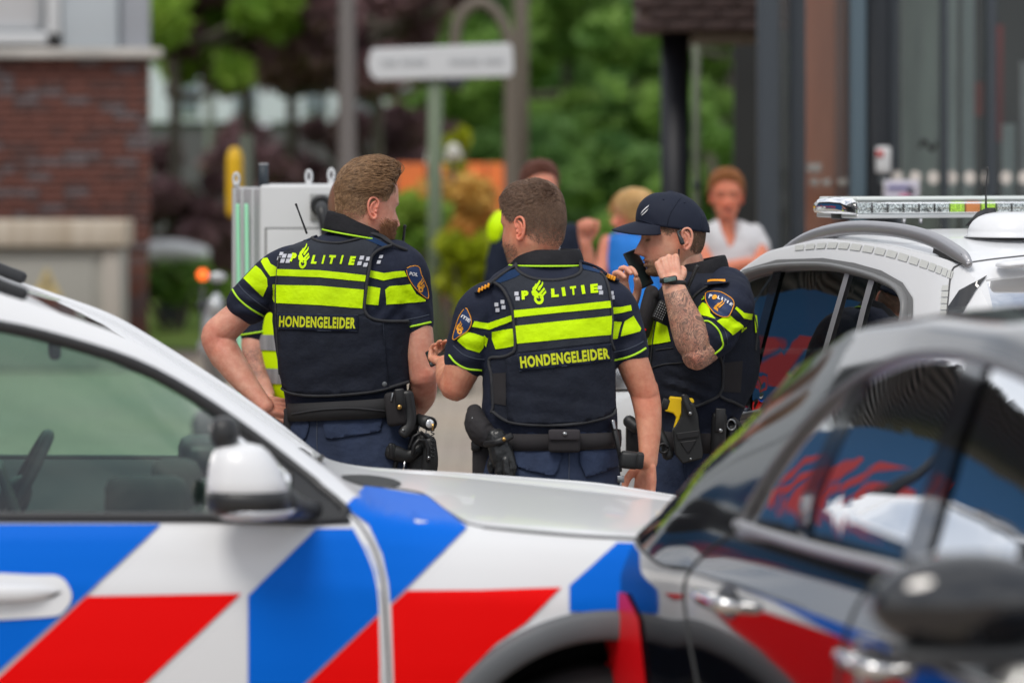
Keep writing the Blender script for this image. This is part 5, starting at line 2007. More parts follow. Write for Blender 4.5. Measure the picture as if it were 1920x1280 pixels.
def xform(vf, M, c, s=1.0):
    v = np.array(vf[0]) * s
    return (v @ np.array(M).T + np.array(c)), vf[1]


def colorize(V, base, hairmask=None, hairc=None, face=True, beard=None, beardc=None):
    """per-vertex colours in head-local coordinates"""
    n = len(V)
    x, y, z = V.T
    C = np.tile(np.array(base), (n, 1))

    def blend(m, c):
        m = np.clip(m, 0, 1)[:, None]
        return C * (1 - m) + np.array(c) * m
    if face:
        fr = (y > .03)
        for s in (-1, 1):
            C = blend(.35 * gauss(x, z, s * .045, -.035, .02, .02) * fr, (base[0] * 1.0, base[1] * .62, base[2] * .58))
            C = blend(.65 * gauss(x, z, s * .075, -.01, .014, .03) * np.exp(-((y + .01) / .022) ** 2), (base[0] * 1.05, base[1] * .62, base[2] * .52))
        C = blend(.55 * gauss(x, z, 0, -.04, .014, .010) * (y > .09), (base[0] * 1.05, base[1] * .62, base[2] * .55))
        C = blend(.85 * np.exp(-((np.abs(x) / .024) ** 4)) * np.exp(-((z + .0715) / .0088) ** 4) * (y > .075), (.50, .16, .13))
        C = blend(.9 * np.exp(-((np.abs(x) / .020) ** 4)) * np.exp(-((z + .0712) / .0018) ** 2) * (y > .075), (.10, .03, .02))
        for s in (-1, 1):
            C = blend(.8 * gauss(x, z, s * .028, .020, .016, .0036) * (y > .06), (.11, .065, .04))
            C = blend(.95 * np.exp(-((x - s * .032) / .014) ** 4) * np.exp(-((z + .004 - .10 * (np.abs(x) - .03) ** 1) / .0036) ** 2) * (y > .05), (.03, .018, .014))
            C = blend(.35 * gauss(x, z, s * .032, .008, .014, .003) * (y > .055), (base[0] * .6, base[1] * .45, base[2] * .42))
    if beard is not None:
        C = blend(beard, beardc)
    if hairmask is not None:
        C = blend(hairmask, hairc)
    return C


def hair_curves(name, roots, dirs, length, lift, normals, parent, m, npts=6, radius=.0007, curl=.0, seed=0, grav=0.0, jitter=.25):
    r = np.random.default_rng(seed)
    n = len(roots)
    t = np.linspace(0, 1, npts)
    cl = np.array([noise.noise_vector(Vector(q) * 34) for q in roots])
    dirs = dirs / (np.linalg.norm(dirs, axis=1)[:, None] + 1e-9)
    dirs = dirs + r.normal(size=dirs.shape) * jitter * .6 + cl * jitter * 1.8
    dirs -= normals * (dirs * normals).sum(1)[:, None]
    dirs /= np.linalg.norm(dirs, axis=1)[:, None] + 1e-9
    L = (length * (.75 + .5 * r.random(n)))[:, None, None]
    lf = (lift * (.7 + .6 * r.random(n)))[:, None, None]
    prof = np.sin(np.clip(t, 0, 1) * math.pi * .62)[None, :, None]
    pos = roots[:, None, :] + dirs[:, None, :] * L * t[None, :, None] + normals[:, None, :] * lf * prof
    pos[:, :, 2] -= grav * L[:, :, 0] * t[None, :] ** 2
    if curl:
        ph = r.random(n)[:, None] * 6.28
        side = np.cross(dirs, normals)
        pos += side[:, None, :] * (np.sin(ph + t[None, :] * 5)[:, :, None] * curl)
    hc = bpy.data.hair_curves.new(name)
    hc.add_curves([npts] * n)
    hc.position_data.foreach_set('vector', pos.reshape(-1).astype(np.float32))
    ra = hc.attributes.new('radius', 'FLOAT', 'POINT')
    rr = np.tile(radius * np.interp(t, [0, .5, 1], [1, .9, .3]), n)
    ra.data.foreach_set('value', rr.astype(np.float32))
    hc.materials.append(m)
    o = bpy.data.objects.new(name, hc)
    COL.objects.link(o)
    o.parent = parent
    o.matrix_parent_inverse = inv_of(parent)
    return o


def hair_mat(name, c1, c2):
    m = bpy.data.materials.new(name)
    m.use_nodes = True
    n, l = m.node_tree.nodes, m.node_tree.links
    b = n['Principled BSDF']
    b.inputs['Roughness'].default_value = .42
    b.inputs['Specular IOR Level'].default_value = .45
    g = n.new('ShaderNodeHairInfo')
    r = n.new('ShaderNodeValToRGB')
    r.color_ramp.elements[0].color = (*c1, 1)
    r.color_ramp.elements[1].color = (*c2, 1)
    tc = n.new('ShaderNodeTexCoord')
    t = n.new('ShaderNodeTexNoise')
    t.inputs['Scale'].default_value = 75
    t.inputs['Detail'].default_value = 3
    ad = n.new('ShaderNodeMath')
    ad.operation = 'MULTIPLY_ADD'
    ad.use_clamp = True
    ad.inputs[1].default_value = 2.2
    ad.inputs[2].default_value = -.6
    m2 = n.new('ShaderNodeMix')
    m2.inputs['Factor'].default_value = .4
    l.new(tc.outputs['Object'], t.inputs['Vector'])
    l.new(t.outputs['Fac'], ad.inputs[0])
    l.new(g.outputs['Random'], m2.inputs['A'])
    l.new(ad.outputs[0], m2.inputs['B'])
    l.new(m2.outputs['Result'], r.inputs['Fac'])
    l.new(r.outputs['Color'], b.inputs['Base Color'])
    return m


def sample_faces(V, Fc, mask, n, seed):
    """random points on the quads whose vertices carry mask (probability)"""
    r = np.random.default_rng(seed)
    Fq = np.array([q for q in Fc if len(q) == 4])
    a, b, c, d = V[Fq[:, 0]], V[Fq[:, 1]], V[Fq[:, 2]], V[Fq[:, 3]]
    nn = np.cross(c - a, d - b)
    ar = np.linalg.norm(nn, axis=1) / 2
    w = ar * mask[Fq].mean(1)
    idx = r.choice(len(Fq), n, p=w / w.sum())
    u, v = r.random(n)[:, None], r.random(n)[:, None]
    p = (a[idx] * (1 - u) + b[idx] * u) * (1 - v) + (d[idx] * (1 - u) + c[idx] * u) * v
    nrm = nn[idx] / (np.linalg.norm(nn[idx], axis=1)[:, None] + 1e-12)
    ctr = np.array([0, -.005, .02])
    flip = ((p - ctr) * nrm).sum(1) < 0
    nrm[flip] *= -1
    return p, nrm


def hand(W, d, n, t, curls, spread=.06, thumb=None, s=1.0, thumb_r=(.0125, .0115, .0095)):
    """wrist W, along d, back of the hand faces n, thumb side t"""
    W, d, n, t = [Vector(q) for q in (W, d, n, t)]
    d.normalize()
    n = (n - d * n.dot(d)).normalized()
    t = (t - d * t.dot(d) - n * t.dot(n)).normalized()
    out = []
    offs = [.031, .0105, -.010, -.029]
    lens = [(.043, .025, .019), (.047, .029, .020), (.044, .027, .020), (.034, .020, .018)]
    base = [.092, .096, .092, .084]
    for k in range(4):
        K = W + (d * base[k] + t * offs[k]) * s
        root = W + (d * .012 + t * offs[k] * .62) * s
        out.append(limb([root, (root + K) / 2 + n * .003 * s, K], [(.0135 * s, .0125 * s), (.0125 * s, .0125 * s), (.0102 * s, .0105 * s)], n=10, sub=3))
        p = K
        a = 0
        pts, rs = [K - d * .01 * s], [.0098 * s]
        pts.append(K)
        rs.append(.0100 * s)
        for j in range(3):
            a += math.radians(curls[k][j])
            dr = (d * math.cos(a) - n * math.sin(a) + t * spread * (1.5 - k) * math.cos(a)).normalized()
            p = p + dr * lens[k][j] * s
            pts.append(p)
            rs.append((.0088, .0080, .0066)[j] * s * (.92 if k == 3 else 1))
        out.append(limb(pts, rs, n=12, sub=2))
    # palm
    out.append(limb([W + d * .01 * s, W + d * .05 * s - n * .004 * s, W + d * .082 * s - n * .002 * s], [(.012 * s, .026 * s), (.014 * s, .036 * s), (.0105 * s, .036 * s)], n=14, sub=3, ref=n))
    if thumb is None:
        thumb = [(.022, .020, -.006), (.045, .042, -.018), (.072, .052, -.024), (.095, .054, -.026)]
    tp = [W + (d * a + t * b + n * c) * s for a, b, c in thumb]
    out.append(limb([W + (d * .006 + t * .010) * s] + tp, [.013 * s, .0155 * s, thumb_r[0] * s, thumb_r[1] * s, thumb_r[2] * s][:1 + len(tp)], n=12, sub=3))
    return out


def join_skin(name, head, prims, root, base, headcol=None, ink=None, voxel=.0028, extra_col=None):
    """head (dense) and voxel-fused limbs become ONE body mesh with colour attributes"""
    mb = MB()
    cols, inks = [], []
    if head is not None:
        mb.add(head)
        cols.append(headcol)
        inks.append(np.zeros(len(head[0])))
    if prims:
        me = vox(prims, voxel, 5)
        V = mverts(me)
        Fc = [tuple(p.vertices) for p in me.polygons]
        mb.add((V, Fc))
        C = np.tile(np.array(base), (len(V), 1))
        if extra_col is not None:
            C = extra_col(V, C)
        cols.append(C)
        inks.append(ink(V) if ink else np.zeros(len(V)))
        bpy.data.meshes.remove(me)
    me = mb.mesh(name)
    bm = bmesh.new()
    bm.from_mesh(me)
    bmesh.ops.recalc_face_normals(bm, faces=bm.faces[:])
    bm.to_mesh(me)
    bm.free()
    me.polygons.foreach_set('use_smooth', [True] * len(me.polygons))
    C = np.vstack(cols)
    ca = me.color_attributes.new('Col', 'FLOAT_COLOR', 'POINT')
    ca.data.foreach_set('color', np.hstack([C, np.ones((len(C), 1))]).astype(np.float32).ravel())
    ia = me.attributes.new('ink', 'FLOAT', 'POINT')
    ia.data.foreach_set('value', np.concatenate(inks).astype(np.float32))
    return obj(name, me, M_skin, root, world=True)


def rows_loft(rows, Y, n=64, sub=4, grow=0.0, e=2.35):
    """torso-like closed shape. rows: (py, xl, xr, depth, yoff); px outline at depth Y, smooth"""
    rr = cr([tuple(r) + (0,) * (5 - len(r)) for r in rows], sub)
    a = np.linspace(0, 2 * math.pi, n, endpoint=False)
    R = []
    for py, xl, xr, dd, yo in rr:
        p0, p1 = P(xl, py, Y), P(xr, py, Y)
        cx = (p0.x + p1.x) / 2
        rx = (p1.x - p0.x) / 2 + grow
        R.append([(cx + rx * np.sign(math.cos(q)) * abs(math.cos(q)) ** (2 / e), Y + yo + (dd + grow) * np.sign(math.sin(q)) * abs(math.sin(q)) ** (2 / e), p0.z) for q in a])
    return loft(R)


def vest_base(rows, Y, grow, seed, folds=()):
    v, f = rows_loft(rows, Y, n=96, sub=7, grow=grow)
    me = mesh_from(v, f)
    wrinkle(me, .0050, (7, 5, 9), folds, seed)
    r = (mverts(me).tolist(), f)
    bpy.data.meshes.remove(me)
    return r


def frustum(poly, Y0, Y1):
    n = len(poly)
    v = [P(x, y, Y0) for x, y in poly] + [P(x, y, Y1) for x, y in poly]
    f = [tuple(range(n)), tuple(range(2 * n - 1, n - 1, -1))] + [(i, i + n, (i + 1) % n + n, (i + 1) % n) for i in range(n)]
    bm = bmesh.new()
    bv = [bm.verts.new(q) for q in v]
    for q in f:
        bm.faces.new([bv[i] for i in q])
    bmesh.ops.triangulate(bm, faces=bm.faces[:])
    bmesh.ops.recalc_face_normals(bm, faces=bm.faces[:])
    bm.verts.index_update()
    V = [w.co[:] for w in bm.verts]
    Fc = [tuple(w.index for w in q.verts) for q in bm.faces]
    bm.free()
    return V, Fc


def wrinkle(me, amp=.003, freq=(9, 9, 16), folds=(), seed=0):
    """small cloth folds: noise plus directed creases (px-free, world points a->b with radius and count)"""
    V = mverts(me)
    N = np.empty(len(me.vertices) * 3)
    me.vertices.foreach_get('normal', N)
    N = N.reshape(-1, 3)
    d = np.array([noise.noise(Vector((v[0] * freq[0] + seed, v[1] * freq[1], v[2] * freq[2]))) + .5 * noise.noise(Vector((v[0] * freq[0] * 2.3, v[1] * freq[1] * 2.3 + seed, v[2] * freq[2] * 2.3))) for v in V]) * amp
    for (a, b, rad, k, am) in folds:
        a, b = np.array(a), np.array(b)
        ab = b - a
        L = np.linalg.norm(ab)
        u = ab / L
        w = V - a
        s = w @ u
        # distance off the axis, only in x and z
        off = w - np.outer(s, u)
        q = np.cross(u, (0, 1, 0))
        c = off @ q
        fall = np.exp(-(c / rad) ** 2) * np.clip(s / L * 4, 0, 1) * np.clip((1 - s / L) * 4, 0, 1)
        wob = np.array([noise.noise(Vector(x) * 10) for x in V]) * 1.2
        d += am * np.sin(c / rad * math.pi * k + wob * 2) * fall
    V = V + N * d[:, None]
    set_mverts(me, V)
    return me


def grow_ring(me_rows, py0, py1):
    return None


def pocket(polys, bvh, Y, root, name, m, off=.004, solid=.003, step=7, label=None):
    o = obj(name, drape(polys, bvh, Y, off, step, None), m, root, world=True, solid=solid, label=label)
    return o


def px_tube(name, pts, bvh, Y, r, m, root, off=.0, sub=4, n=6, closed=False):
    p = smooth_poly(pts, sub) if closed else [tuple(x) for x in cr(pts, sub)]
    w = [cast(bvh, x, y, Y, off) for x, y in p]
    return obj(name, tube(w, r, n=n, closed=closed), m, root, world=True)


def squares(pts, bvh, Y, root, w=7, h=7, skew=0, off=.0035, m=None, name='reflective_square'):
    for x, y in pts:
        q = [(x - w / 2, y + h / 2), (x + w / 2, y + h / 2), (x + w / 2 + skew, y - h / 2), (x - w / 2 + skew, y - h / 2)]
        obj(name, drape([q], bvh, Y, off, 5), m or M_sq, root, world=True)


def flame_emblem(cx, cy, s, slant=0.0, rot=0.0, sx=1.0):
    """flame over an open book inside a ring; returns polygons"""
    P_ = []
    k = s / 50
    f1 = smooth_poly([(-9, -6), (-6, -16), (2, -22), (6, -30), (7, -23), (1, -15), (-4, -8)], 3)
    f2 = smooth_poly([(-2, -6), (2, -13), (9, -17), (12, -23), (13, -17), (7, -9), (2, -4)], 3)
    f3 = smooth_poly([(-14, -4), (-14, -10), (-8, -15), (-5, -20), (-5, -14), (-11, -7)], 3)
    P_ += [f1, f2, f3, [(-18, -3), (-9, -8), (-1.5, 0), (-1.5, 13), (-16, 5)], [(1, 1), (14, -10), (17, -6), (1, 8)], [(1, 10), (18, -4), (19, 1), (3, 14)]]
    out_ = circle(-1, 13, 12, 12, 24)
    inn = circle(-1, 13, 6, 6, 24)
    ring = (out_ + inn, [(i, (i + 1) % 24, 24 + (i + 1) % 24, 24 + i) for i in range(24)])
    P_.append(ring)
    R = []
    c, sn = math.cos(rot), math.sin(rot)
    for p in P_:
        pts, fc = (p if isinstance(p, tuple) else (p, None))
        q = [((x * c * sx - y * sn) * k - slant * y * k + cx, (x * sx * sn + y * c) * k + cy) for x, y in pts]
        R.append((q, fc) if fc else q)
    return R


def print_text(s, a, b, h, bvh, Y, root, m, name='lettering', bold=.03, shear=0., spacing=1., off=.004, step=8):
    V, Fc = text_px(s, a[0], a[1], b[0], b[1], h, bold, shear, spacing)
    return obj(name, drape([(V, Fc)], bvh, Y, off, step), m, root, world=True, smooth=False)


def boots_legs(root, hips, feet, Y, knee_y=1.0, m=M_pants, r=(.105, .085, .070, .072), z0=.92):
    """trousers as one fused mesh (hips rows come as prims) and a pair of boots"""
    pr = list(hips)
    for (hx, fx, fy) in feet:
        a = Vector((hx, Y, z0 - .02))
        k = Vector(((hx + fx) / 2 + (0.01 if fx > hx else -.01), Y + fy * .4 + .02, .50))
        pr.append(limb([a, (a + k) / 2, k, Vector((fx, Y + fy, .14))], [(r[0], r[0] * 1.1), (r[0] * .93, r[0]), r[1], r[2]], n=20, sub=5, ref=(1, 0, 0)))
    me = vox(pr, .007, 6)
    wrinkle(me, .0035, (14, 14, 7))
    o = obj('trousers', me, m, root, world=True)
    for (hx, fx, fy) in feet:
        sh = vox([limb([(fx, Y + fy, .22), (fx, Y + fy, .10), (fx, Y + fy + .02, .055)], [.062, .058, .055], n=14), limb([(fx, Y + fy - .05, .045), (fx, Y + fy + .08, .045), (fx + .0, Y + fy + .17, .038)], [(.042, .045), (.045, .05), (.035, .045)], n=14, ref=(0, 0, 1))], .008, 4)
        obj('boot', sh, M_shoe, root, world=True)
    return me
# ------------------------------------------------------------------ officer 1, back to the camera, hand on hip
Y1 = 12.3
o1 = thing('person', 'bearded officer with swept-back brown hair, left hand on hip, back turned', 'person', (P(665, 0, Y1).x, Y1, 0))
sk1 = (.68, .36, .26)
hc = P(689, 388, Y1)
HM = rotm(62, 8, 0)
HS = 1.035
hv, hf = make_head(neck_w=1.12, jaw=1.03)
x, y, z = hv.T
# hair region: scalp above a hairline running over the ear to the nape
hl_side = np.interp(y, [-.10, -.075, -.045, -.02, .0, .02, .045, .06, .08], [-.075, -.072, -.045, .000, .028, .020, .050, .075, .085])
hm = np.clip((z - hl_side) / .02, 0, 1) * np.clip((z + .09) / .03, 0, 1)
top = np.clip((z - .035) / .03, 0, 1)
bearda = np.clip((y - .004 - np.clip((z + .02), 0, 1) * .6) / .04, 0, 1) * np.clip((-.025 - z) / .03, 0, 1) * (z > -.125)
bearda *= 1 - .95 * gauss(x, z, 0, -.0715, .020, .006)
bearda = bearda * np.where((z > -.055) & (np.abs(x) < .03), 0, 1)
bearda = np.maximum(bearda, .9 * gauss(x, z, 0, -.0605, .022, .0035) * (y > .07))
hcol = colorize(hv, sk1, hm * np.interp(z, [-.07, -.03, .02, .05], [.25, .5, .75, .95]), (.13, .07, .038), True, bearda * .62, (.22, .10, .05))
ears = []
for s in (-1, 1):
    for q in make_ear(s):
        v, f = q
        v = np.array(v)
        v = v @ np.array(Matrix.Rotation(math.radians(-14 * s), 3, 'Z')).T
        ears.append(((v * 1.05 + np.array((s * .069, -.014, -.008))), f))
em = vox(ears, .0016, 2)
ev = mverts(em)
ef = [tuple(p.vertices) for p in em.polygons]
ecol = np.tile(np.array((.74, .30, .21)), (len(ev), 1))
HV = np.vstack([hv, ev])
HF = list(hf) + [tuple(i + len(hv) for i in q) for q in ef]
EARV, EARF = ev, ef


def place_head(hv, hcol, ecol, M, c, s):
    V = np.vstack([hv, EARV])
    Fc = list(hf) + [tuple(i + len(hv) for i in q) for q in EARF]
    W, _ = xform((V, Fc), M, c, s)
    return (W, Fc), np.vstack([hcol, ecol])


headvf, headcol = place_head(hv, hcol, ecol, HM, hc, HS)
# arms
sh_l, el_l, wr_l = P(492, 525, Y1 + .02), P(404, 632, Y1 + .03), P(493, 757, Y1 - .06)
ml = P(452, 578, Y1 + .03)
sh_l, ml = P(508, 536, Y1 + .02), P(462, 578, Y1 + .03)
arm_l = [limb([P(560, 520, Y1), sh_l, ml, P(424, 612, Y1 + .03), el_l, P(420, 668, Y1 + .02)], [.05, .046, (.046, .048), (.050, .052), (.046, .05), (.045, .047)], n=24, sub=5),
         limb([P(408, 628, Y1 + .035), P(424, 665, Y1 + .015), P(447, 700, Y1 - .01), P(475, 735, Y1 - .04), P(497, 762, Y1 - .06)], [.043, (.047, .052), (.040, .046), (.030, .036), (.025, .031)], n=24, sub=5)]
dd = Vector((.62, .55, -.12)).normalized()
arm_l += hand(P(497, 762, Y1 - .06), dd, Vector((-.5, -.75, .3)), Vector((-.1, .25, 1)), [(28, 30, 20), (26, 30, 20), (26, 28, 20), (26, 28, 20)], s=.98)
arm_r = [limb([P(740, 505, Y1), P(768, 530, Y1 + .02), P(776, 580, Y1 + .0), P(784, 650, Y1 - .02), P(793, 705, Y1 - .03)], [.05, (.052, .052), (.052, .052), (.051, .053), (.044, .047)], n=24, sub=5),
         limb([P(795, 700, Y1 - .035), P(792, 735, Y1 + .02), P(783, 755, Y1 + .10), P(770, 775, Y1 + .20), P(760, 782, Y1 + .25)], [(.044, .042), (.045, .045), (.040, .042), (.030, .032), (.026, .03)], n=24, sub=5)]
arm_r += hand(P(760, 782, Y1 + .25), Vector((-.6, .6, -.2)), Vector((.3, .2, .9)), Vector((.4, .8, .1)), [(40, 40, 30)] * 4)


def col1(V, C):
    for (px, py, r, c) in ((404, 636, .045, (.72, .26, .18)), (797, 716, .05, (.72, .27, .19)), (520, 772, .06, (.72, .30, .21)), (448, 646, .02, (.42, .17, .11))):
        p = np.array(P(px, py, Y1))
        d = np.linalg.norm((V - p)[:, [0, 2]], axis=1)
        m = (np.exp(-(d / r) ** 2) * .6)[:, None]
        C = C * (1 - m) + np.array(c) * m
    return C


core = [limb([P(668, 500, Y1), P(680, 450, Y1), P(688, 425, Y1)], [.09, .062, .055], n=20), limb([P(520, 520, Y1), P(660, 500, Y1), P(775, 515, Y1)], [.05, .08, .05], n=16)]
join_skin('body', headvf, arm_l + arm_r + core, o1, sk1, headcol, voxel=.003, extra_col=col1)
# hair strands: swept back on top, short at sides, clipped at the nape
M_hair1 = hair_mat('brown_hair', (.07, .034, .016), (.50, .30, .155))
tm = np.clip((hm > .5) * np.clip((z - .030 - .25 * np.clip(y, 0, 1)) / .02, 0, 1), 0, 1)
tm = (hm > .5) * (np.clip((z - .028) / .03, 0, 1))
p, nn = sample_faces(hv, hf, tm, 9000, 1)
fl = np.stack([-p[:, 0] * 1.5, np.full(len(p), -1.0), np.full(len(p), .25)], 1)
L = np.interp(p[:, 1], [-.1, -.03, .05, .09], [.028, .045, .062, .068])
lift = np.interp(p[:, 1], [-.1, -.04, .04, .09], [.005, .013, .028, .034]) * np.interp(p[:, 2], [.03, .09], [.45, 1])


def world_hair(name, p, nn, fl, L, lift, root, M, c, s, m, **k):
    A = np.array(M)
    return hair_curves(name, (p * s) @ A.T + np.array(c), fl @ A.T, L, lift, nn @ A.T, root, m, **k)


world_hair('hair', p, nn, fl, L, lift, o1, HM, hc, HS, M_hair1, npts=8, radius=.0011, curl=.0015, seed=1, grav=.25, jitter=.11)
sm = (hm > .3) * np.clip((.085 - z) / .02, 0, 1) * np.interp(z, [-.08, -.05, .0, .05], [.08, .3, .9, 1])
p, nn = sample_faces(hv, hf, sm, 9000, 2)
fl = np.stack([np.zeros(len(p)), np.full(len(p), -.75), np.full(len(p), -.8)], 1)
L = np.interp(p[:, 2], [-.08, -.04, .0, .04, .08], [.002, .003, .007, .016, .034])
world_hair('hair', p, nn, fl, L, L * .25, o1, HM, hc, HS, M_hair1, npts=5, radius=.0007, seed=2, jitter=.3)
M_beard1 = hair_mat('ginger_beard', (.16, .06, .025), (.36, .17, .08))
p, nn = sample_faces(hv, hf, bearda, 5200, 3)
fl = np.stack([np.zeros(len(p)), np.full(len(p), .35), np.full(len(p), -1.0)], 1)
world_hair('beard', p, nn, fl, np.full(len(p), .011), np.full(len(p), .006), o1, HM, hc, HS, M_beard1, npts=4, radius=.0006, seed=3, jitter=.45)
# torso
TR1 = [(430, 622, 715, .05, 0), (440, 606, 722, .06, 0), (452, 578, 738, .075, 0), (470, 540, 762, .095, 0), (500, 514, 779, .115, .0), (540, 507, 783, .125, .0), (590, 510, 774, .130, 0), (650, 516, 764, .128, 0),
       (700, 524, 762, .120, 0), (745, 534, 764, .118, 0), (790, 540, 768, .120, 0), (800, 542, 768, .118, 0)]
tor = rows_loft(TR1, Y1)
slv_l = limb([P(548, 500, Y1), P(512, 522, Y1), P(483, 550, Y1 + .02), P(465, 569, Y1 + .025)], [.070, .072, .070, .069], n=28, sub=5)
slv_r = limb([P(735, 495, Y1), P(757, 515, Y1 + .0), P(768, 560, Y1 + .0), P(772, 608, Y1 - .0)], [.078, .082, .070, .067], n=28, sub=5)
sme = vox([tor, slv_l, slv_r], .005, 5)
fol = [(P(520, 590, Y1), P(560, 520, Y1), .05, 2, .004), (P(700, 620, Y1), P(765, 560, Y1), .05, 2, .003), (P(430, 560, Y1), P(520, 580, Y1), .06, 2.5, .004), (P(735, 500, Y1), P(800, 600, Y1), .05, 2, .003)]
wrinkle(sme, .004, (11, 11, 11), fol)
shb = bvh_of(sme)
obj('polo_shirt', sme, M_shirt, o1, world=True)
# vest
vl = vest_base(TR1, Y1, .017, 1, [(P(540, 700, Y1), P(740, 650, Y1), .07, 2, .004), (P(560, 620, Y1), P(600, 735, Y1), .05, 2, .003)])
OUT1 = [(541, 452), (560, 441), (583, 433), (583, 444), (591, 451), (610, 455), (635, 456), (660, 451), (683, 444), (694, 434), (716, 440), (736, 458), (718, 464), (704, 472), (696, 482), (693, 500), (687, 530), (682, 572), (687, 590), (702, 599), (729, 602), (800, 603),
        (800, 700), (762, 718), (742, 724), (705, 734), (640, 741), (580, 742), (545, 737), (529, 727), (524, 690), (519, 620), (517, 560), (520, 510), (525, 478), (532, 462)]
vm = boolean(mesh_from(vl[0], vl[1], 'v'), [frustum(OUT1, Y1 - .6, Y1 + .6)], 'INTERSECT')
vm.polygons.foreach_set('use_smooth', [True] * len(vm.polygons))
vm.set_sharp_from_angle(angle=math.radians(40))
vb = bvh_of((vl[0], vl[1]))
obj('vest', vm, M_vest, o1, world=True)
pipes = [(524, 700), (519, 620), (517, 560), (520, 510), (525, 478), (532, 462), (543, 450)]
px_tube('vest_piping', pipes, vb, Y1, .0035, M_pipe, o1, .001)
px_tube('neck_piping', [(583, 436), (584, 445), (592, 451), (610, 455), (635, 456), (660, 451), (683, 444), (695, 437)], vb, Y1, .0048, M_pipe, o1, .002)
px_tube('armhole_piping', [(694, 438), (716, 443), (734, 459), (718, 465), (704, 473), (696, 483), (693, 500), (688, 530), (683, 572), (688, 590), (703, 599), (729, 602), (764, 602)], vb, Y1, .0050, M_pipe, o1, .002)
px_tube('hem_piping', [(530, 728), (545, 736), (580, 741), (640, 740), (705, 733), (742, 723), (764, 716)], vb, Y1, .0055, M_pipe, o1, .002)
px_tube('side_seam', [(718, 604), (721, 650), (726, 700), (730, 728)], vb, Y1, .0014, M_stitch, o1, .001)
obj('printed_panel', drape([[(533, 464), (560, 446), (582, 446), (600, 456), (636, 459), (672, 452), (692, 443), (716, 450), (700, 470), (690, 490), (684, 528), (679, 572), (684, 588), (640, 594), (521, 586), (519, 560), (522, 510)]], vb, Y1, .0015, 8), M_vestp, o1, world=True)
lime = [[(521, 505), (600, 507), (686, 516), (684, 528), (600, 520), (520, 517)], [(519, 534), (600, 536), (682, 543), (679, 578), (600, 572), (519, 568)]]
for q in lime:
    obj('reflective_stripe', drape([q], vb, Y1, .0035, 8), M_lime, o1, world=True)
obj('rear_panel_edge', drape([[(521, 588), (684, 594), (700, 603), (716, 605), (722, 660), (729, 731), (705, 733), (640, 739), (580, 740), (545, 735), (531, 727), (526, 690), (521, 620)]], vb, Y1, .003, 10), M_vest, o1, world=True, solid=.0025)
# name patch
obj('name_patch', drape([[(523, 586), (598, 588), (672, 590), (671, 622), (598, 620), (524, 616)]], vb, Y1, .0070, 8), M_patch, o1, world=True, solid=.0025)
px_tube('patch_stitching', [(524, 587), (598, 589), (671, 591), (670, 621), (598, 619), (525, 615), (524, 587)], vb, Y1, .0010, M_stitch, o1, .0098, sub=1)
print_text('HONDENGELEIDER', (527, 612), (666, 616), 21, vb, Y1, o1, M_yel, spacing=1.12, bold=.042, off=.0105)
# POLITIE and emblem
print_text('P', (544, 491), (556, 492), 16, vb, Y1, o1, M_lime, bold=.065, shear=.25)
for ch, xa, xb, yy_ in (('L', 583, 594, 495), ('I', 603, 609.5, 495), ('T', 617, 630, 495), ('I', 637, 643.5, 495), ('E', 653, 667, 497)):
    print_text(ch, (xa, yy_), (xb, yy_ + .5), 16, vb, Y1, o1, M_lime, bold=.065, shear=.25)
obj('flame_emblem', drape(flame_emblem(570, 483, 42, .10, sx=.68), vb, Y1, .004, 7), M_lime, o1, world=True)
squares([(533, 481), (543, 481), (530, 490), (540, 490), (677, 484), (689, 486), (673, 494), (684, 497)], vb, Y1, o1, 7.5, 7, 2)
squares([(713, 482), (709, 492), (527, 477), (523, 485)], shb, Y1, o1, 6.5, 6, 2)
# stripes on the polo
for q in ([(494, 485), (502, 484), (508, 495), (520, 502), (518, 517), (507, 518), (498, 506), (490, 491)], [(480, 498), (490, 506), (501, 522), (502, 536), (493, 556), (474, 538), (457, 522)], [(511, 533), (518, 532), (517, 570), (512, 560)],
          [(694, 507), (719, 512), (742, 509), (758, 508), (763, 518), (740, 521), (719, 526), (690, 519)], [(688, 536), (713, 540), (709, 572), (684, 570)], [(722, 543), (729, 537), (769, 533), (780, 551), (797, 562), (797, 565), (724, 571)]):
    obj('reflective_stripe', drape([q], shb, Y1, .0025, 6), M_lime, o1, world=True)
px_tube('cuff_piping', [(435, 542), (448, 560), (470, 579), (497, 594)], shb, Y1, .0032, M_limep, o1, .001)
px_tube('cuff_seam', [(444, 528), (458, 546), (480, 565), (503, 580)], shb, Y1, .0015, M_stitch, o1, .0005)
px_tube('cuff_piping', [(737, 619), (757, 615), (785, 609), (807, 604)], shb, Y1, .0032, M_limep, o1, .001)
px_tube('cuff_seam', [(735, 603), (757, 600), (785, 595), (804, 590)], shb, Y1, .0015, M_stitch, o1, .0005)
for q in ([(588, 444), (578, 441), (560, 443), (548, 449), (545, 455), (562, 452), (580, 451)], [(683, 446), (694, 443), (712, 452), (727, 461), (716, 463), (700, 456), (686, 450)]):
    obj('shoulder_patch', drape([q], vb, Y1, .003, 6), M_blues, o1, world=True)
px_tube('epaulette_edge', [(547, 450), (560, 442), (578, 436), (590, 436)], vb, Y1, .0045, M_shirt, o1, .003)
px_tube('epaulette_edge', [(694, 438), (712, 445), (732, 458), (760, 470)], vb, Y1, .0050, M_pipe, o1, .004)
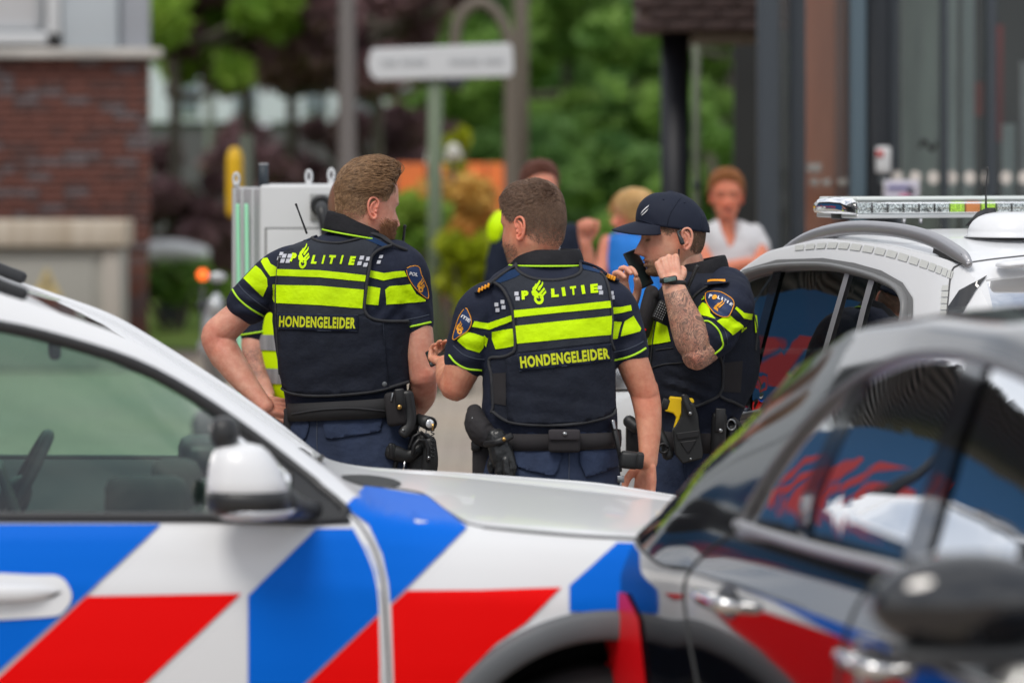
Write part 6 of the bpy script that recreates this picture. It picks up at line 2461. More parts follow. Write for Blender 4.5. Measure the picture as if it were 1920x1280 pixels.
# sleeve badge
bpoly = smooth_poly([(763, 503), (782, 500), (788, 515), (799, 540), (800, 560), (788, 552), (773, 535), (765, 518)], 3)
obj('sleeve_badge', drape([bpoly], shb, Y1, .0045, 5), M_badge, o1, world=True, solid=.001)
px_tube('badge_border', bpoly, shb, Y1, .0012, M_orange, o1, .006, sub=1, closed=False)
print_text('POL', (767, 515), (781, 518), 6, shb, Y1, o1, M_whitep, off=.007)
obj('badge_emblem', drape(flame_emblem(787, 536, 24, 0, sx=.75), shb, Y1, .007, 4), M_gold, o1, world=True)


def collar(pts_top, pts_bot, root, m, Yc, name='collar', thick=.006, back_off=.0, rr=(.0, .0)):
    """standing collar: band between two px rings around the neck"""
    # pts: (cx px, y px, halfwidth m, depth m, tilt)
    R = []
    for (cx, py, w, d, tl) in (pts_bot, pts_top):
        c = P(cx, py, Yc)
        R.append([(c.x + w * math.cos(a), Yc + back_off + d * math.sin(a), c.z + tl * math.sin(a)) for a in np.linspace(-math.pi * 1.32, math.pi * .32, 50)])
    v, f = loft(R, cap=False, closed=False)
    return obj(name, (v, f), m, root, world=True, solid=thick)


def folded_collar(root, c0, w, d, h, Yc, tilt_x=0., tilt_y=0., gap=.35, m=M_collar, pip=M_limep, yaw=0., flare=.012):
    """polo collar folded over: inner stand + outer fall, gap in front; c0 world point of the lower back rim centre"""
    a = np.linspace(-math.pi / 2 - (math.pi - gap), -math.pi / 2 + (math.pi - gap), 60) + math.radians(yaw)
    c0 = Vector(c0)

    def ring(sw, z):
        return [(c0.x + (w + sw) * math.cos(q) + tilt_x * 0, c0.y + (d + sw) * math.sin(q), c0.z + z + tilt_x * math.cos(q) + tilt_y * math.sin(q)) for q in a]
    R = [ring(.0, -.01), ring(-.004, h * .5), ring(-.004, h), ring(.002, h + .004), ring(.007, h), ring(.007 + flare * .6, h * .5), ring(.007 + flare, -.004)]
    o = obj('collar', loft(cr_rings(R, 3), cap=False, closed=False), m, root, world=True, solid=.002)
    obj('collar_piping', tube(ring(.009 + flare, -.005), .0028, n=6), pip, root, world=True)
    return o


def cr_rings(R, n):
    A = np.array(R, float)
    k = A.shape[1]
    B = cr(A.reshape(len(A), -1), n)
    return B.reshape(len(B), k, 3)


folded_collar(o1, P(667, 438, Y1), .083, .070, .050, Y1 - .005, tilt_x=-.018, tilt_y=-.0, yaw=-20)
obj('collar_yoke', drape([[(584, 446), (600, 440), (668, 442), (690, 444), (672, 452), (636, 456), (600, 453)]], vb, Y1, -.004, 8), M_shirt, o1, world=True)

# belt, trousers
hip1 = rows_loft([(752, 546, 764, .118, 0), (790, 544, 772, .125, 0), (830, 545, 792, .135, .0), (880, 546, 800, .14, 0), (905, 548, 800, .14, 0)], Y1)
bx1, bx2 = P(608, 0, Y1).x, P(738, 0, Y1).x
tme = boots_legs(o1, [hip1], [(bx1, bx1 - .05, .02), (bx2, bx2 + .06, -.02)], Y1)
tb1 = bvh_of(tme)
a = np.linspace(0, 2 * math.pi, 64, endpoint=False)


def belt(root, pts, Yc, depth, m=M_belt, name='duty_belt', grow=.008, th=.006):
    """pts: (px_left, ytop_left, ybot_left), (px_right, ytop_right, ybot_right)"""
    (xl, tl, bl__), (xr, tr_, br_) = pts
    p0, p1 = P(xl, 0, Yc), P(xr, 0, Yc)
    cx, rx = (p0.x + p1.x) / 2, (p1.x - p0.x) / 2 + grow
    R = []
    for k, g in ((0, 0), (0, th), (.5, th + .0015), (1, th), (1, 0)):
        ring = []
        for q in a:
            X = cx + (rx + g) * np.sign(math.cos(q)) * abs(math.cos(q)) ** .85
            u = (math.cos(q) + 1) / 2
            yt = (tl * (1 - u) + tr_ * u)
            yb_ = (bl__ * (1 - u) + br_ * u)
            ring.append((X, Yc + (depth + grow + g) * np.sign(math.sin(q)) * abs(math.sin(q)) ** .85, P(0, yt * (1 - k) + yb_ * k, Yc).z))
        R.append(ring)
    R.append(R[0])
    v, f = loft(R, cap=False)
    return obj(name, (v, f), m, root, world=True), bvh_of((v, f))


_, bb1 = belt(o1, ((545, 754, 787), (768, 738, 775)), Y1, .126)
px_tube('belt_edge', [(548, 776), (600, 768), (660, 765), (720, 770)], bb1, Y1, .0025, M_pipe, o1, .002)
pocket([smooth_poly([(610, 784), (640, 776), (712, 777), (713, 800), (706, 810), (640, 820), (615, 822), (609, 812)], 2)], tb1, Y1, o1, 'pocket_flap', M_flap)
pocket([smooth_poly([(551, 782), (580, 786), (576, 818), (562, 830), (548, 826), (543, 806)], 2)], tb1, Y1, o1, 'pocket_flap', M_flap)
px_tube('trouser_seam', [(595, 780), (594, 820), (596, 860), (600, 900)], tb1, Y1, .0018, M_stitch, o1, .0005)
# pouches and holster on the right hip
pc1 = P(742, 766, Y1 - .135)
ph = obj('belt_pouch', rbox(pc1, (.062, .045, .104), .012, Matrix.Rotation(-.12, 3, 'Y')), M_nylon, o1, world=True)
obj('pouch_flap', rbox(P(750, 748, Y1 - .163), (.030, .010, .065), .006, Matrix.Rotation(-.12, 3, 'Y')), M_leather, o1, world=True)
obj('press_stud', ell(P(749, 763, Y1 - .171), (.0075, .004, .0075), None, 14, 8), M_brass, o1, world=True)
obj('pouch_clip', rbox(P(735, 744, Y1 - .160), (.006, .004, .026), .0015, Matrix.Rotation(.2, 3, 'Y')), M_metal, o1, world=True)
obj('holster_strap', limb([P(762, 740, Y1 - .125), P(768, 790, Y1 - .14), P(757, 812, Y1 - .15)], [(.010, .022), (.008, .022), (.008, .018)], n=12, ref=(0, 1, 0)), M_leather, o1, world=True)
obj('rivet', ell(P(756, 806, Y1 - .158), (.004, .003, .004), None, 10, 6), M_metal, o1, world=True)
hb = MB()
hb.add(limb([P(790, 828, Y1 - .10), P(788, 870, Y1 - .10), P(780, 930, Y1 - .10), P(776, 1000, Y1 - .09)], [(.024, .040), (.026, .043), (.024, .040), (.018, .03)], n=16, ref=(0, 1, 0)))
obj('holster', hb, M_poly, o1, world=True)
gp = MB()
gp.add(limb([P(733, 847, Y1 - .135), P(745, 850, Y1 - .135), P(765, 855, Y1 - .13), P(786, 842, Y1 - .125)], [(.017, .024), (.017, .023), (.018, .020), (.016, .018)], n=16, ref=(0, 1, 0)))
gp.add(rbox(P(736, 845, Y1 - .135), (.022, .036, .044), .006, Matrix.Rotation(-.12, 3, 'Y')))
obj('pistol_grip', gp, M_poly, o1, world=True)
obj('grip_end', rbox(P(734, 845, Y1 - .137), (.014, .038, .048), .004, Matrix.Rotation(-.12, 3, 'Y')), M_leather, o1, world=True)
obj('retention_hood', tube([P(774, 850, Y1 - .155), P(776, 835, Y1 - .158), P(785, 824, Y1 - .155), P(797, 826, Y1 - .15), P(803, 842, Y1 - .15), P(802, 862, Y1 - .155)], .0065, n=8), M_leather, o1, world=True)
obj('retention_hood', tube([P(768, 838, Y1 - .14), P(775, 818, Y1 - .142), P(790, 810, Y1 - .14), P(801, 820, Y1 - .135)], .0055, n=8), M_leather, o1, world=True)
obj('rivet', ell(P(804, 858, Y1 - .163), (.005, .003, .005), None, 12, 8), M_metal, o1, world=True)
obj('holster_shell', limb([P(806, 828, Y1 - .13), P(806, 870, Y1 - .135), P(796, 930, Y1 - .12)], [(.014, .020), (.018, .026), (.014, .025)], n=14, ref=(0, 1, 0)), M_poly, o1, world=True)
obj('holster_bar', limb([P(742, 866, Y1 - .12), P(736, 900, Y1 - .12)], [(.008, .014), (.008, .016)], n=8), M_poly, o1, world=True)
obj('pistol_pin', cyl(P(759, 864, Y1 - .15), P(756, 884, Y1 - .15), .003, 8), M_chrome, o1, world=True)
fl_ = MB()
fl_.add(cyl(P(785, 786, Y1 - .10), P(806, 794, Y1 - .15), .018, 18, .022))
obj('torch', fl_, M_poly, o1, world=True)
obj('torch_lens', ell(P(806, 794, Y1 - .153), (.014, .006, .014), Matrix.Rotation(.3, 3, 'Z'), 16, 10), M_lampglass, o1, world=True)
tr_ = MB()
tr_.add(tube([P(806, 794, Y1 - .15) + Vector((math.cos(q) * .019, 0, math.sin(q) * .019)) for q in np.linspace(0, 2 * math.pi, 20, endpoint=False)], .0035, n=6, closed=True))
obj('torch_ring', tr_, M_leather, o1, world=True)
obj('torch_clip', cyl(P(812, 794, Y1 - .16), P(811, 806, Y1 - .16), .003, 8), M_brass, o1, world=True)
obj('coiled_cord', tube([P(811 + 3 * math.cos(t), 806 + t * 1.15, Y1 - .155 + .004 * math.sin(t)) for t in np.linspace(0, 44, 110)], .0018, n=5), M_trim, o1, world=True)
obj('magazine_pouch', rbox(P(775, 802, Y1 - .10), (.034, .03, .06), .008, Matrix.Rotation(.5, 3, 'Y')), M_leather, o1, world=True)
obj('key_ring', tube([P(792, 806, Y1 - .13) + Vector((math.cos(q) * .012, 0, math.sin(q) * .018)) for q in np.linspace(0, 2 * math.pi, 16, endpoint=False)], .002, n=5, closed=True), M_metal, o1, world=True)
obj('left_pouch', rbox(P(541, 800, Y1 - .02), (.03, .06, .12), .01), M_nylon, o1, world=True)
obj('zip_puller', rbox(P(533, 806, Y1 - .05), (.012, .006, .02), .003), M_metal, o1, world=True)
obj('press_stud', ell(P(721, 720, Y1 - .148), (.008, .004, .008), None, 14, 8), mat('stud_grey', (.10, .11, .12), rough=.4), o1, world=True)
# radio aerials at both shoulders, ear-piece boom
for (a0, a1, r_) in (((575, 437), (555, 383), .0035), ((755, 462), (759, 424), .0050), ):
    q0, q1 = P(*a0, Y1 + .06), P(*a1, Y1 + .06)
    obj('radio_aerial', limb([q0, q1 + (q0 - q1) * .2, q1], [r_, r_ * .75, r_ * 1.05], n=8, sub=1), M_trim, o1, world=True)
obj('radio', rbox(P(764, 482, Y1 + .07), (.030, .03, .06), .008), M_poly, o1, world=True)
obj('radio_knob', cyl(P(766, 472, Y1 + .05), P(767, 464, Y1 + .05), .007, 12), M_trim, o1, world=True)
# ------------------------------------------------------------------ officer 2, back to the camera, short dark hair
Y2 = 11.5
o2 = thing('person', 'officer with short cropped dark hair and leather gloves clipped to his belt, back turned', 'person', (P(1025, 0, Y2).x, Y2, 0))
sk2 = (.66, .32, .205)
hv, hf = make_head(neck_w=1.12, fat=1.0, jaw=1.07)
x, y, z = hv.T
hl_side = np.interp(y, [-.10, -.075, -.045, -.02, .0, .02, .045, .06, .08], [-.070, -.068, -.045, -.006, .020, .012, .040, .070, .085])
hm2 = np.clip((z - hl_side) / .03, 0, 1) * np.clip((z + .085) / .03, 0, 1)
be2 = np.clip((y - .004 - np.clip((z + .02), 0, 1) * .6) / .018, 0, 1) * np.clip((-.030 - z) / .03, 0, 1) * (z > -.12)
hcol = colorize(hv, sk2, hm2 * np.interp(z, [-.07, -.02, .03], [.25, .55, .85]), (.10, .058, .038), True, be2 * .38, (.20, .10, .06))
HM2, hc2 = rotm(-50, 6, 0), P(999, 425, Y2)
headvf, headcol = place_head(hv, hcol, np.tile(np.array((.74, .28, .18)), (len(EARV), 1)), HM2, hc2, 1.03)
pr = [limb([P(1100, 560, Y2), P(1148, 580, Y2), P(1168, 625, Y2), P(1187, 680, Y2), P(1208, 735, Y2 + .01)], [.05, .050, .048, (.047, .050), (.042, .047)], n=24, sub=5),
      limb([P(1207, 730, Y2 + .015), P(1214, 765, Y2 - .0), P(1217, 805, Y2 - .02), P(1216, 850, Y2 - .05), P(1215, 866, Y2 - .055)], [(.041, .045), (.038, .043), (.033, .037), (.023, .031), (.023, .030)], n=24, sub=5)]
pr += hand(P(1214, 868, Y2 - .055), Vector((-.12, -.12, -1)), Vector((.62, .78, .0)), Vector((-.78, .62, 0)), [(35, 35, 25), (38, 38, 25), (42, 40, 28), (46, 42, 28)], thumb=[(.02, .026, -.012), (.042, .044, -.022), (.066, .050, -.030), (.086, .047, -.034)], s=.98)
pr += [limb([P(960, 560, Y2), P(915, 585, Y2), P(892, 628, Y2 - .0), P(871, 680, Y2 + .0), P(854, 722, Y2 + .01)], [.05, .052, .052, (.054, .056), (.046, .05)], n=24, sub=5),
       limb([P(856, 712, Y2 + .01), P(846, 712, Y2 + .08), P(839, 697, Y2 + .17), P(834, 682, Y2 + .27)], [(.046, .045), (.045, .044), (.036, .036), (.027, .026)], n=22, sub=5)]
pr += hand(P(834, 682, Y2 + .27), Vector((-.30, .95, .12)), Vector((-.2, -.2, -1)), Vector((.6, .8, 0)), [(60, 65, 35)] * 4, s=.85)
pr += [limb([P(1025, 580, Y2), P(1015, 520, Y2), P(1010, 480, Y2)], [.09, .062, .056], n=20), limb([P(925, 580, Y2), P(1025, 570, Y2), P(1145, 575, Y2)], [.04, .07, .04], n=16)]


def col2(V, C):
    for (px, py, r, c) in ((1210, 742, .05, (.68, .22, .14)), (838, 735, .05, (.66, .24, .15)), (1205, 912, .05, (.78, .38, .27))):
        p = np.array(P(px, py, Y2))
        d = np.linalg.norm((V - p)[:, [0, 2]], axis=1)
        m = (np.exp(-(d / r) ** 2) * .5)[:, None]
        C = C * (1 - m) + np.array(c) * m
    return C


join_skin('body', headvf, pr, o2, sk2, headcol, voxel=.003, extra_col=col2)
M_hair2 = hair_mat('dark_brown_hair', (.06, .034, .022), (.26, .155, .10))
p, nn = sample_faces(hv, hf, (hm2 > .5) * np.interp(z, [.03, .07], [.3, 1]) * (z > .02), 9000, 5)
crown = np.array((.01, -.055, .11))
fl = p - crown
fl[:, 2] *= .2
fl[:, 1] += .03
L = np.interp(p[:, 2], [.03, .09], [.007, .014]) + np.clip(p[:, 1], 0, 1) * .08
world_hair('hair', p, nn, fl, L, L * .55, o2, HM2, hc2, 1.03, M_hair2, npts=5, radius=.0008, seed=6, jitter=.5)
p, nn = sample_faces(hv, hf, (hm2 > .15) * (z < .06) * np.interp(z, [-.07, -.04, 0], [.12, .5, 1]), 9000, 7)
fl = np.stack([np.zeros(len(p)), np.full(len(p), -.4), np.full(len(p), -1.0)], 1)
L = np.interp(p[:, 2], [-.07, -.02, .05], [.002, .004, .009])
world_hair('hair', p, nn, fl, L, L * .5, o2, HM2, hc2, 1.03, M_hair2, npts=4, radius=.00055, seed=8, jitter=.35)
p, nn = sample_faces(hv, hf, be2, 1800, 9)
fl = np.stack([np.zeros(len(p)), np.full(len(p), .2), np.full(len(p), -1.0)], 1)
world_hair('beard', p, nn, fl, np.full(len(p), .0035), np.full(len(p), .002), o2, HM2, hc2, 1.03, M_hair2, npts=3, radius=.00045, seed=10, jitter=.4)
TR2 = [(488, 968, 1086, .06, 0), (500, 948, 1102, .072, 0), (514, 925, 1130, .088, 0), (535, 908, 1156, .105, 0), (565, 902, 1164, .120, 0), (610, 905, 1166, .130, 0), (660, 908, 1160, .132, 0), (710, 906, 1155, .128, 0), (760, 902, 1156, .124, 0), (795, 903, 1158, .124, 0), (815, 906, 1158, .124, 0), (835, 908, 1158, .122, 0)]
tor = rows_loft(TR2, Y2)
s_l = limb([P(945, 560, Y2), P(905, 580, Y2), P(888, 620, Y2 - .0), P(874, 672, Y2 + .0)], [.070, .072, .068, .064], n=28, sub=5)
s_r = limb([P(1118, 555, Y2), P(1150, 575, Y2), P(1168, 615, Y2), P(1181, 660, Y2)], [.070, .070, .060, .056], n=28, sub=5)
sme = vox([tor, s_l, s_r], .005, 5)
wrinkle(sme, .004, (11, 11, 11), [(P(905, 640, Y2), P(960, 590, Y2), .05, 2, .004), (P(850, 640, Y2), P(910, 650, Y2), .06, 2.5, .004), (P(1120, 640, Y2), P(1200, 620, Y2), .06, 2.5, .004), (P(902, 700, Y2), P(905, 800, Y2), .06, 2, .004)], 4)
shb = bvh_of(sme)
obj('polo_shirt', sme, M_shirt, o2, world=True)
vl = vest_base(TR2, Y2, .017, 2, [(P(930, 730, Y2), P(1140, 770, Y2), .06, 2, .004), (P(1100, 690, Y2), P(1140, 790, Y2), .05, 2, .003)])
OUT2 = [(968, 490), (970, 505), (984, 517), (1008, 524), (1046, 525), (1077, 518), (1089, 508), (1087, 488), (1108, 498), (1133, 517), (1143, 550), (1148, 599), (1146, 637), (1150, 652), (1154, 700), (1154, 763), (1151, 774), (1145, 780), (1105, 791), (1066, 797), (1026, 798),
        (973, 794), (946, 787), (925, 772), (918, 745), (920, 700), (917, 672), (940, 668), (957, 663), (966, 651), (963, 599), (956, 567), (942, 541), (926, 529), (945, 512)]
vm = boolean(mesh_from(vl[0], vl[1], 'v'), [frustum(OUT2, Y2 - .6, Y2 + .6)], 'INTERSECT')
vm.polygons.foreach_set('use_smooth', [True] * len(vm.polygons))
vm.set_sharp_from_angle(angle=math.radians(40))
vb = bvh_of(vl)
obj('vest', vm, M_vest, o2, world=True)
px_tube('neck_piping', [(968, 496), (970, 506), (985, 517), (1008, 524), (1046, 525), (1077, 518), (1089, 508), (1087, 494)], vb, Y2, .0048, M_pipe, o2, .002)
px_tube('armhole_piping', [(926, 529), (942, 541), (956, 567), (963, 599), (966, 651), (956, 664), (940, 669), (920, 671), (918, 685), (922, 705), (925, 758), (922, 772)], vb, Y2, .0048, M_pipe, o2, .002)
px_tube('armhole_piping', [(1125, 512), (1135, 522), (1143, 550), (1148, 599), (1146, 637), (1151, 655)], vb, Y2, .0040, M_pipe, o2, .002)
px_tube('hem_piping', [(925, 772), (946, 787), (973, 794), (1026, 797), (1066, 796), (1105, 790), (1145, 779), (1153, 768)], vb, Y2, .0050, M_pipe, o2, .002)
obj('printed_panel', drape([[(934, 528), (962, 512), (970, 508), (990, 520), (1010, 526), (1046, 527), (1078, 520), (1092, 508), (1110, 505), (1130, 518), (1140, 550), (1144, 600), (1143, 640), (972, 660), (970, 600), (963, 567), (950, 541)]], vb, Y2, .0015, 8), M_vestp, o2, world=True)
for q in ([(964, 582), (1050, 574), (1144, 564), (1145, 577), (1050, 586), (965, 595)], [(967, 611), (1050, 602), (1146, 592), (1147, 627), (1060, 635), (970, 644)]):
    obj('reflective_stripe', drape([q], vb, Y2, .0035, 8), M_lime, o2, world=True)
obj('rear_panel_edge', drape([[(950, 672), (972, 663), (1145, 645), (1152, 700), (1151, 762), (1143, 776), (1105, 789), (1026, 795), (973, 792), (952, 788)]], vb, Y2, .003, 10), M_vest, o2, world=True, solid=.0025)
obj('side_elastic', drape([[(922, 700), (949, 698), (949, 760), (926, 756)]], vb, Y2, .0025, 8), M_nylon, o2, world=True)
obj('name_patch', drape([[(972, 663), (1058, 654), (1143, 643), (1144, 676), (1060, 686), (974, 695)]], vb, Y2, .0070, 8), M_patch, o2, world=True, solid=.0025)
px_tube('patch_stitching', [(973, 664), (1058, 655), (1142, 644), (1143, 675), (1060, 685), (975, 694), (973, 664)], vb, Y2, .0010, M_stitch, o2, .0098, sub=1)
print_text('HONDENGELEIDER', (978, 689), (1140, 672), 21, vb, Y2, o2, M_yel, spacing=1.12, bold=.042, off=.0105)
for ch, xa, xb, yy_ in (('P', 979, 992, 562), ('L', 1034, 1048, 558), ('I', 1055, 1061.5, 556), ('T', 1070, 1081, 554), ('I', 1091, 1097.5, 552), ('E', 1107, 1121, 550)):
    print_text(ch, (xa, yy_), (xb, yy_ - 1.2), 16, vb, Y2, o2, M_lime, bold=.065, shear=.02)
obj('flame_emblem', drape(flame_emblem(1010, 549, 44, -.05, -.05, sx=.85), vb, Y2, .004, 7), M_lime, o2, world=True)
squares([(969, 551), (971, 560), (1124, 540), (1126, 549)], vb, Y2, o2, 7.5, 7)
squares([(932, 571), (943, 566), (934, 581), (945, 576), (1146, 550), (1148, 558)], shb, Y2, o2, 7, 7)
for q in ([(890, 602), (916, 606), (940, 598), (962, 590), (962, 601), (940, 609), (919, 618), (885, 612)], [(875, 622), (890, 625), (907, 631), (906, 651), (898, 661), (875, 654), (858, 638), (866, 630)], [(923, 622), (944, 618), (964, 616), (966, 648), (948, 652), (930, 654), (923, 635)],
          [(907, 628), (916, 634), (912, 651), (907, 646)], [(1147, 576), (1165, 575), (1182, 572), (1184, 582), (1166, 586), (1148, 589)], [(1148, 602), (1166, 603), (1157, 634), (1148, 635)], [(1171, 602), (1187, 592), (1201, 616), (1199, 621), (1164, 630)]):
    obj('reflective_stripe', drape([q], shb, Y2, .0025, 6), M_lime, o2, world=True)
px_tube('cuff_piping', [(843, 666), (855, 680), (875, 691), (902, 694)], shb, Y2, .0032, M_limep, o2, .001)
px_tube('cuff_piping', [(1152, 675), (1175, 670), (1195, 662), (1210, 653)], shb, Y2, .0032, M_limep, o2, .001)
px_tube('cuff_seam', [(850, 648), (868, 664), (890, 672), (908, 674)], shb, Y2, .0015, M_stitch, o2, .0005)
px_tube('cuff_seam', [(1150, 660), (1172, 656), (1192, 648), (1206, 640)], shb, Y2, .0015, M_stitch, o2, .0005)
for q in ([(958, 508), (968, 505), (980, 512), (968, 520), (950, 527), (938, 531), (928, 528), (942, 517)], [(1088, 496), (1104, 500), (1124, 508), (1130, 515), (1112, 510), (1094, 506)]):
    obj('shoulder_patch', drape([q], vb, Y2, .003, 6), M_blues, o2, world=True)
px_tube('epaulette_edge', [(922, 531), (940, 517), (956, 506), (966, 500)], vb, Y2, .0048, M_pipe, o2, .004)
px_tube('epaulette_edge', [(1086, 492), (1104, 498), (1124, 507), (1135, 516)], vb, Y2, .0040, M_shirt, o2, .005)
for (xa, ya, xb, yb_) in ((897, 546, 922, 533), (1134, 517, 1153, 525)):
    qa, qb = cast(shb, xa, ya + 2, Y2, .006), cast(shb, xb, yb_ + 2, Y2, .006)
    obj('epaulette', limb([qa, qb], [(.020, .005), (.020, .005)], n=10, sub=1, ref=(0, 1, 0)), M_shirt, o2, world=True)
    for k in range(4):
        t = .12 + k * .24
        q = qa.lerp(qb, t) + Vector((0, -.004, .001))
        obj('rank_bar', rbox(q, (.0065, .036, .012), .001, Matrix.Rotation(.3, 3, 'Y')), M_orange, o2, world=True)
bpoly = smooth_poly([(875, 578), (880, 585), (884, 597), (884, 608), (876, 622), (862, 632), (852, 636), (856, 615), (864, 592)], 3)
obj('sleeve_badge', drape([bpoly], shb, Y2, .0045, 5), M_badge, o2, world=True, solid=.001)
px_tube('badge_border', bpoly, shb, Y2, .0012, M_orange, o2, .006, sub=1)
print_text('ITIE', (866, 595), (881, 605), 6, shb, Y2, o2, M_whitep, off=.007)
obj('badge_emblem', drape(flame_emblem(864, 616, 24, 0, sx=.7), shb, Y2, .007, 4), M_gold, o2, world=True)
folded_collar(o2, P(1026, 494, Y2), .090, .074, .038, Y2 - .005, tilt_x=.000, yaw=10)
obj('collar_yoke', drape([[(968, 500), (1000, 496), (1050, 496), (1088, 500), (1086, 510), (1076, 517), (1046, 523), (1008, 522), (986, 515), (972, 507)]], vb, Y2, -.003, 8), M_shirt, o2, world=True)
hip2 = rows_loft([(800, 904, 1156, .122, 0), (840, 900, 1158, .13, 0), (880, 890, 1160, .14, 0), (930, 886, 1164, .142, 0), (948, 888, 1164, .14, 0)], Y2)
bx1, bx2 = P(955, 0, Y2).x, P(1095, 0, Y2).x
tme = boots_legs(o2, [hip2], [(bx1, bx1 - .04, .0), (bx2, bx2 + .05, .02)], Y2, r=(.108, .088, .072, .072))
tb2 = bvh_of(tme)
_, bb2 = belt(o2, ((905, 808, 840), (1156, 806, 836)), Y2, .126, m=M_nylon)
pocket([smooth_poly([(965, 842), (1048, 845), (1049, 866), (1040, 890), (1010, 886), (967, 873)], 2)], tb2, Y2, o2, 'pocket_flap', M_flap)
pocket([smooth_poly([(1086, 846), (1150, 842), (1160, 868), (1150, 876), (1103, 894), (1095, 888)], 2)], tb2, Y2, o2, 'pocket_flap', M_flap)
px_tube('trouser_seam', [(1067, 842), (1067, 880), (1066, 920)], tb2, Y2, .0018, M_stitch, o2, .0005)
po = P(1058, 826, Y2 - .155)
obj('belt_pouch', rbox(po, (.092, .030, .066), .009), M_nylon, o2, world=True)
obj('pouch_flap', rbox(P(1058, 815, Y2 - .174), (.090, .008, .030), .010), mat('charcoal_nylon', (.034, .030, .034), rough=.85), o2, world=True)
obj('press_stud', ell(P(1059, 813, Y2 - .180), (.007, .004, .006), None, 14, 8), M_metal, o2, world=True)
obj('press_stud', ell(P(952, 784, Y2 - .12), (.007, .004, .007), None, 14, 8), M_leather, o2, world=True)
gl = vox([limb([P(890, 770, Y2 - .06), P(893, 795, Y2 - .08), P(910, 815, Y2 - .10), P(925, 818, Y2 - .11)], [(.022, .024), (.042, .036), (.044, .036), (.026, .026)], n=16, sub=4, ref=(0, 1, 0)), ell(P(888, 812, Y2 - .07), (.018, .02, .012))], .003, 3)
wrinkle(gl, .003, (26, 26, 26))
obj('glove_bag', gl, M_nylon, o2, world=True)
gv = vox([limb([P(930, 818, Y2 - .13), P(940, 850, Y2 - .135), P(945, 866, Y2 - .135)], [(.020, .028), (.024, .036), (.022, .034)], n=14, ref=(0, 1, 0)),
          limb([P(938, 862, Y2 - .145), P(935, 885, Y2 - .145), P(940, 894, Y2 - .145)], [.013, .012, .010], n=12), limb([P(948, 862, Y2 - .15), P(950, 884, Y2 - .155), P(954, 892, Y2 - .155)], [.013, .012, .010], n=12),
          limb([P(956, 855, Y2 - .14), P(962, 875, Y2 - .145), P(961, 888, Y2 - .145)], [.013, .012, .010], n=12), limb([P(930, 850, Y2 - .13), P(920, 868, Y2 - .13), P(921, 882, Y2 - .13)], [.012, .011, .009], n=12)], .0022, 2)
wrinkle(gv, .0015, (60, 60, 60))
obj('leather_glove', gv, mat('glove_leather', (.016, .017, .018), rough=.33, bump=.4, bump_scale=120, bump_dist=.0015), o2, world=True)
obj('glove_strap', limb([P(910, 832, Y2 - .14), P(934, 828, Y2 - .165), P(958, 817, Y2 - .15)], [(.010, .005)] * 3, n=10, ref=(0, 0, 1)), M_leather, o2, world=True)
obj('press_stud', ell(P(945, 823, Y2 - .168), (.006, .004, .006), None, 12, 8), M_brass, o2, world=True)
obj('thigh_holster', rbox(P(905, 870, Y2 - .05), (.06, .06, .17), .014), M_nylon, o2, world=True)
obj('thigh_strap', rbox(P(893, 835, Y2 - .07), (.03, .04, .03), .006), M_leather, o2, world=True)
obj('glove_clip', tube([P(880, 788, Y2 - .10), P(886, 783, Y2 - .11), P(892, 790, Y2 - .11)], .0025, n=6), M_metal, o2, world=True)
obj('key_strap', limb([P(1150, 795, Y2 - .08), P(1158, 830, Y2 - .10), P(1162, 860, Y2 - .10), P(1164, 882, Y2 - .10)], [.010, .008, .0045, .004], n=8), M_leather, o2, world=True)
obj('key_clip', limb([P(1149, 790, Y2 - .09), P(1152, 803, Y2 - .095)], [.007, .005], n=8), M_metal, o2, world=True)
obj('key_head', rbox(P(1164, 898, Y2 - .11), (.020, .003, .020), .0012), M_metal, o2, world=True)
obj('key_blade', rbox(P(1164, 914, Y2 - .11), (.005, .003, .034), .001), M_metal, o2, world=True)
gp2 = MB()
gp2.add(rbox(P(1180, 862, Y2 - .12), (.055, .045, .050), .010, Matrix.Rotation(.10, 3, 'Y')))
gp2.add(rbox(P(1199, 863, Y2 - .12), (.024, .050, .048), .008, Matrix.Rotation(.10, 3, 'Y')))
obj('pistol_grip', gp2, M_poly, o2, world=True)
obj('grip_end', rbox(P(1201, 864, Y2 - .148), (.018, .006, .040), .002, Matrix.Rotation(.10, 3, 'Y')), M_leather, o2, world=True)
obj('radio_aerial', limb([P(1077, 492, Y2 - .02), P(1079, 480, Y2 - .02), P(1080, 474, Y2 - .02)], [.006, .006, .0065], n=10), M_trim, o2, world=True)
obj('earpiece_coil', tube([P(1049 + 1.6 * math.cos(t), 460 + t * .75, Y2 - .02 + .002 * math.sin(t)) for t in np.linspace(0, 20, 60)], .0016, n=5), M_whitep, o2, world=True)
# phone in his hand, held low in front
ph2 = thing('mobile_phone', 'slim dark phone in the hand of the cropped-hair officer', 'phone', tuple(P(828, 664, Y2 + .36)))
Mx = Matrix.Rotation(-.5, 3, 'Y') @ Matrix.Rotation(.3, 3, 'X')
obj('phone_body', rbox(P(822, 664, Y2 + .36), (.072, .13, .008), .003, Mx), M_leather, ph2, world=True)
obj('phone_screen', rbox(P(822, 664, Y2 + .36) + Mx @ Vector((0, 0, .0045)), (.066, .12, .001), .0004, Mx), mat('phone_glass', (.02, .03, .03), rough=.08), ph2, world=True)

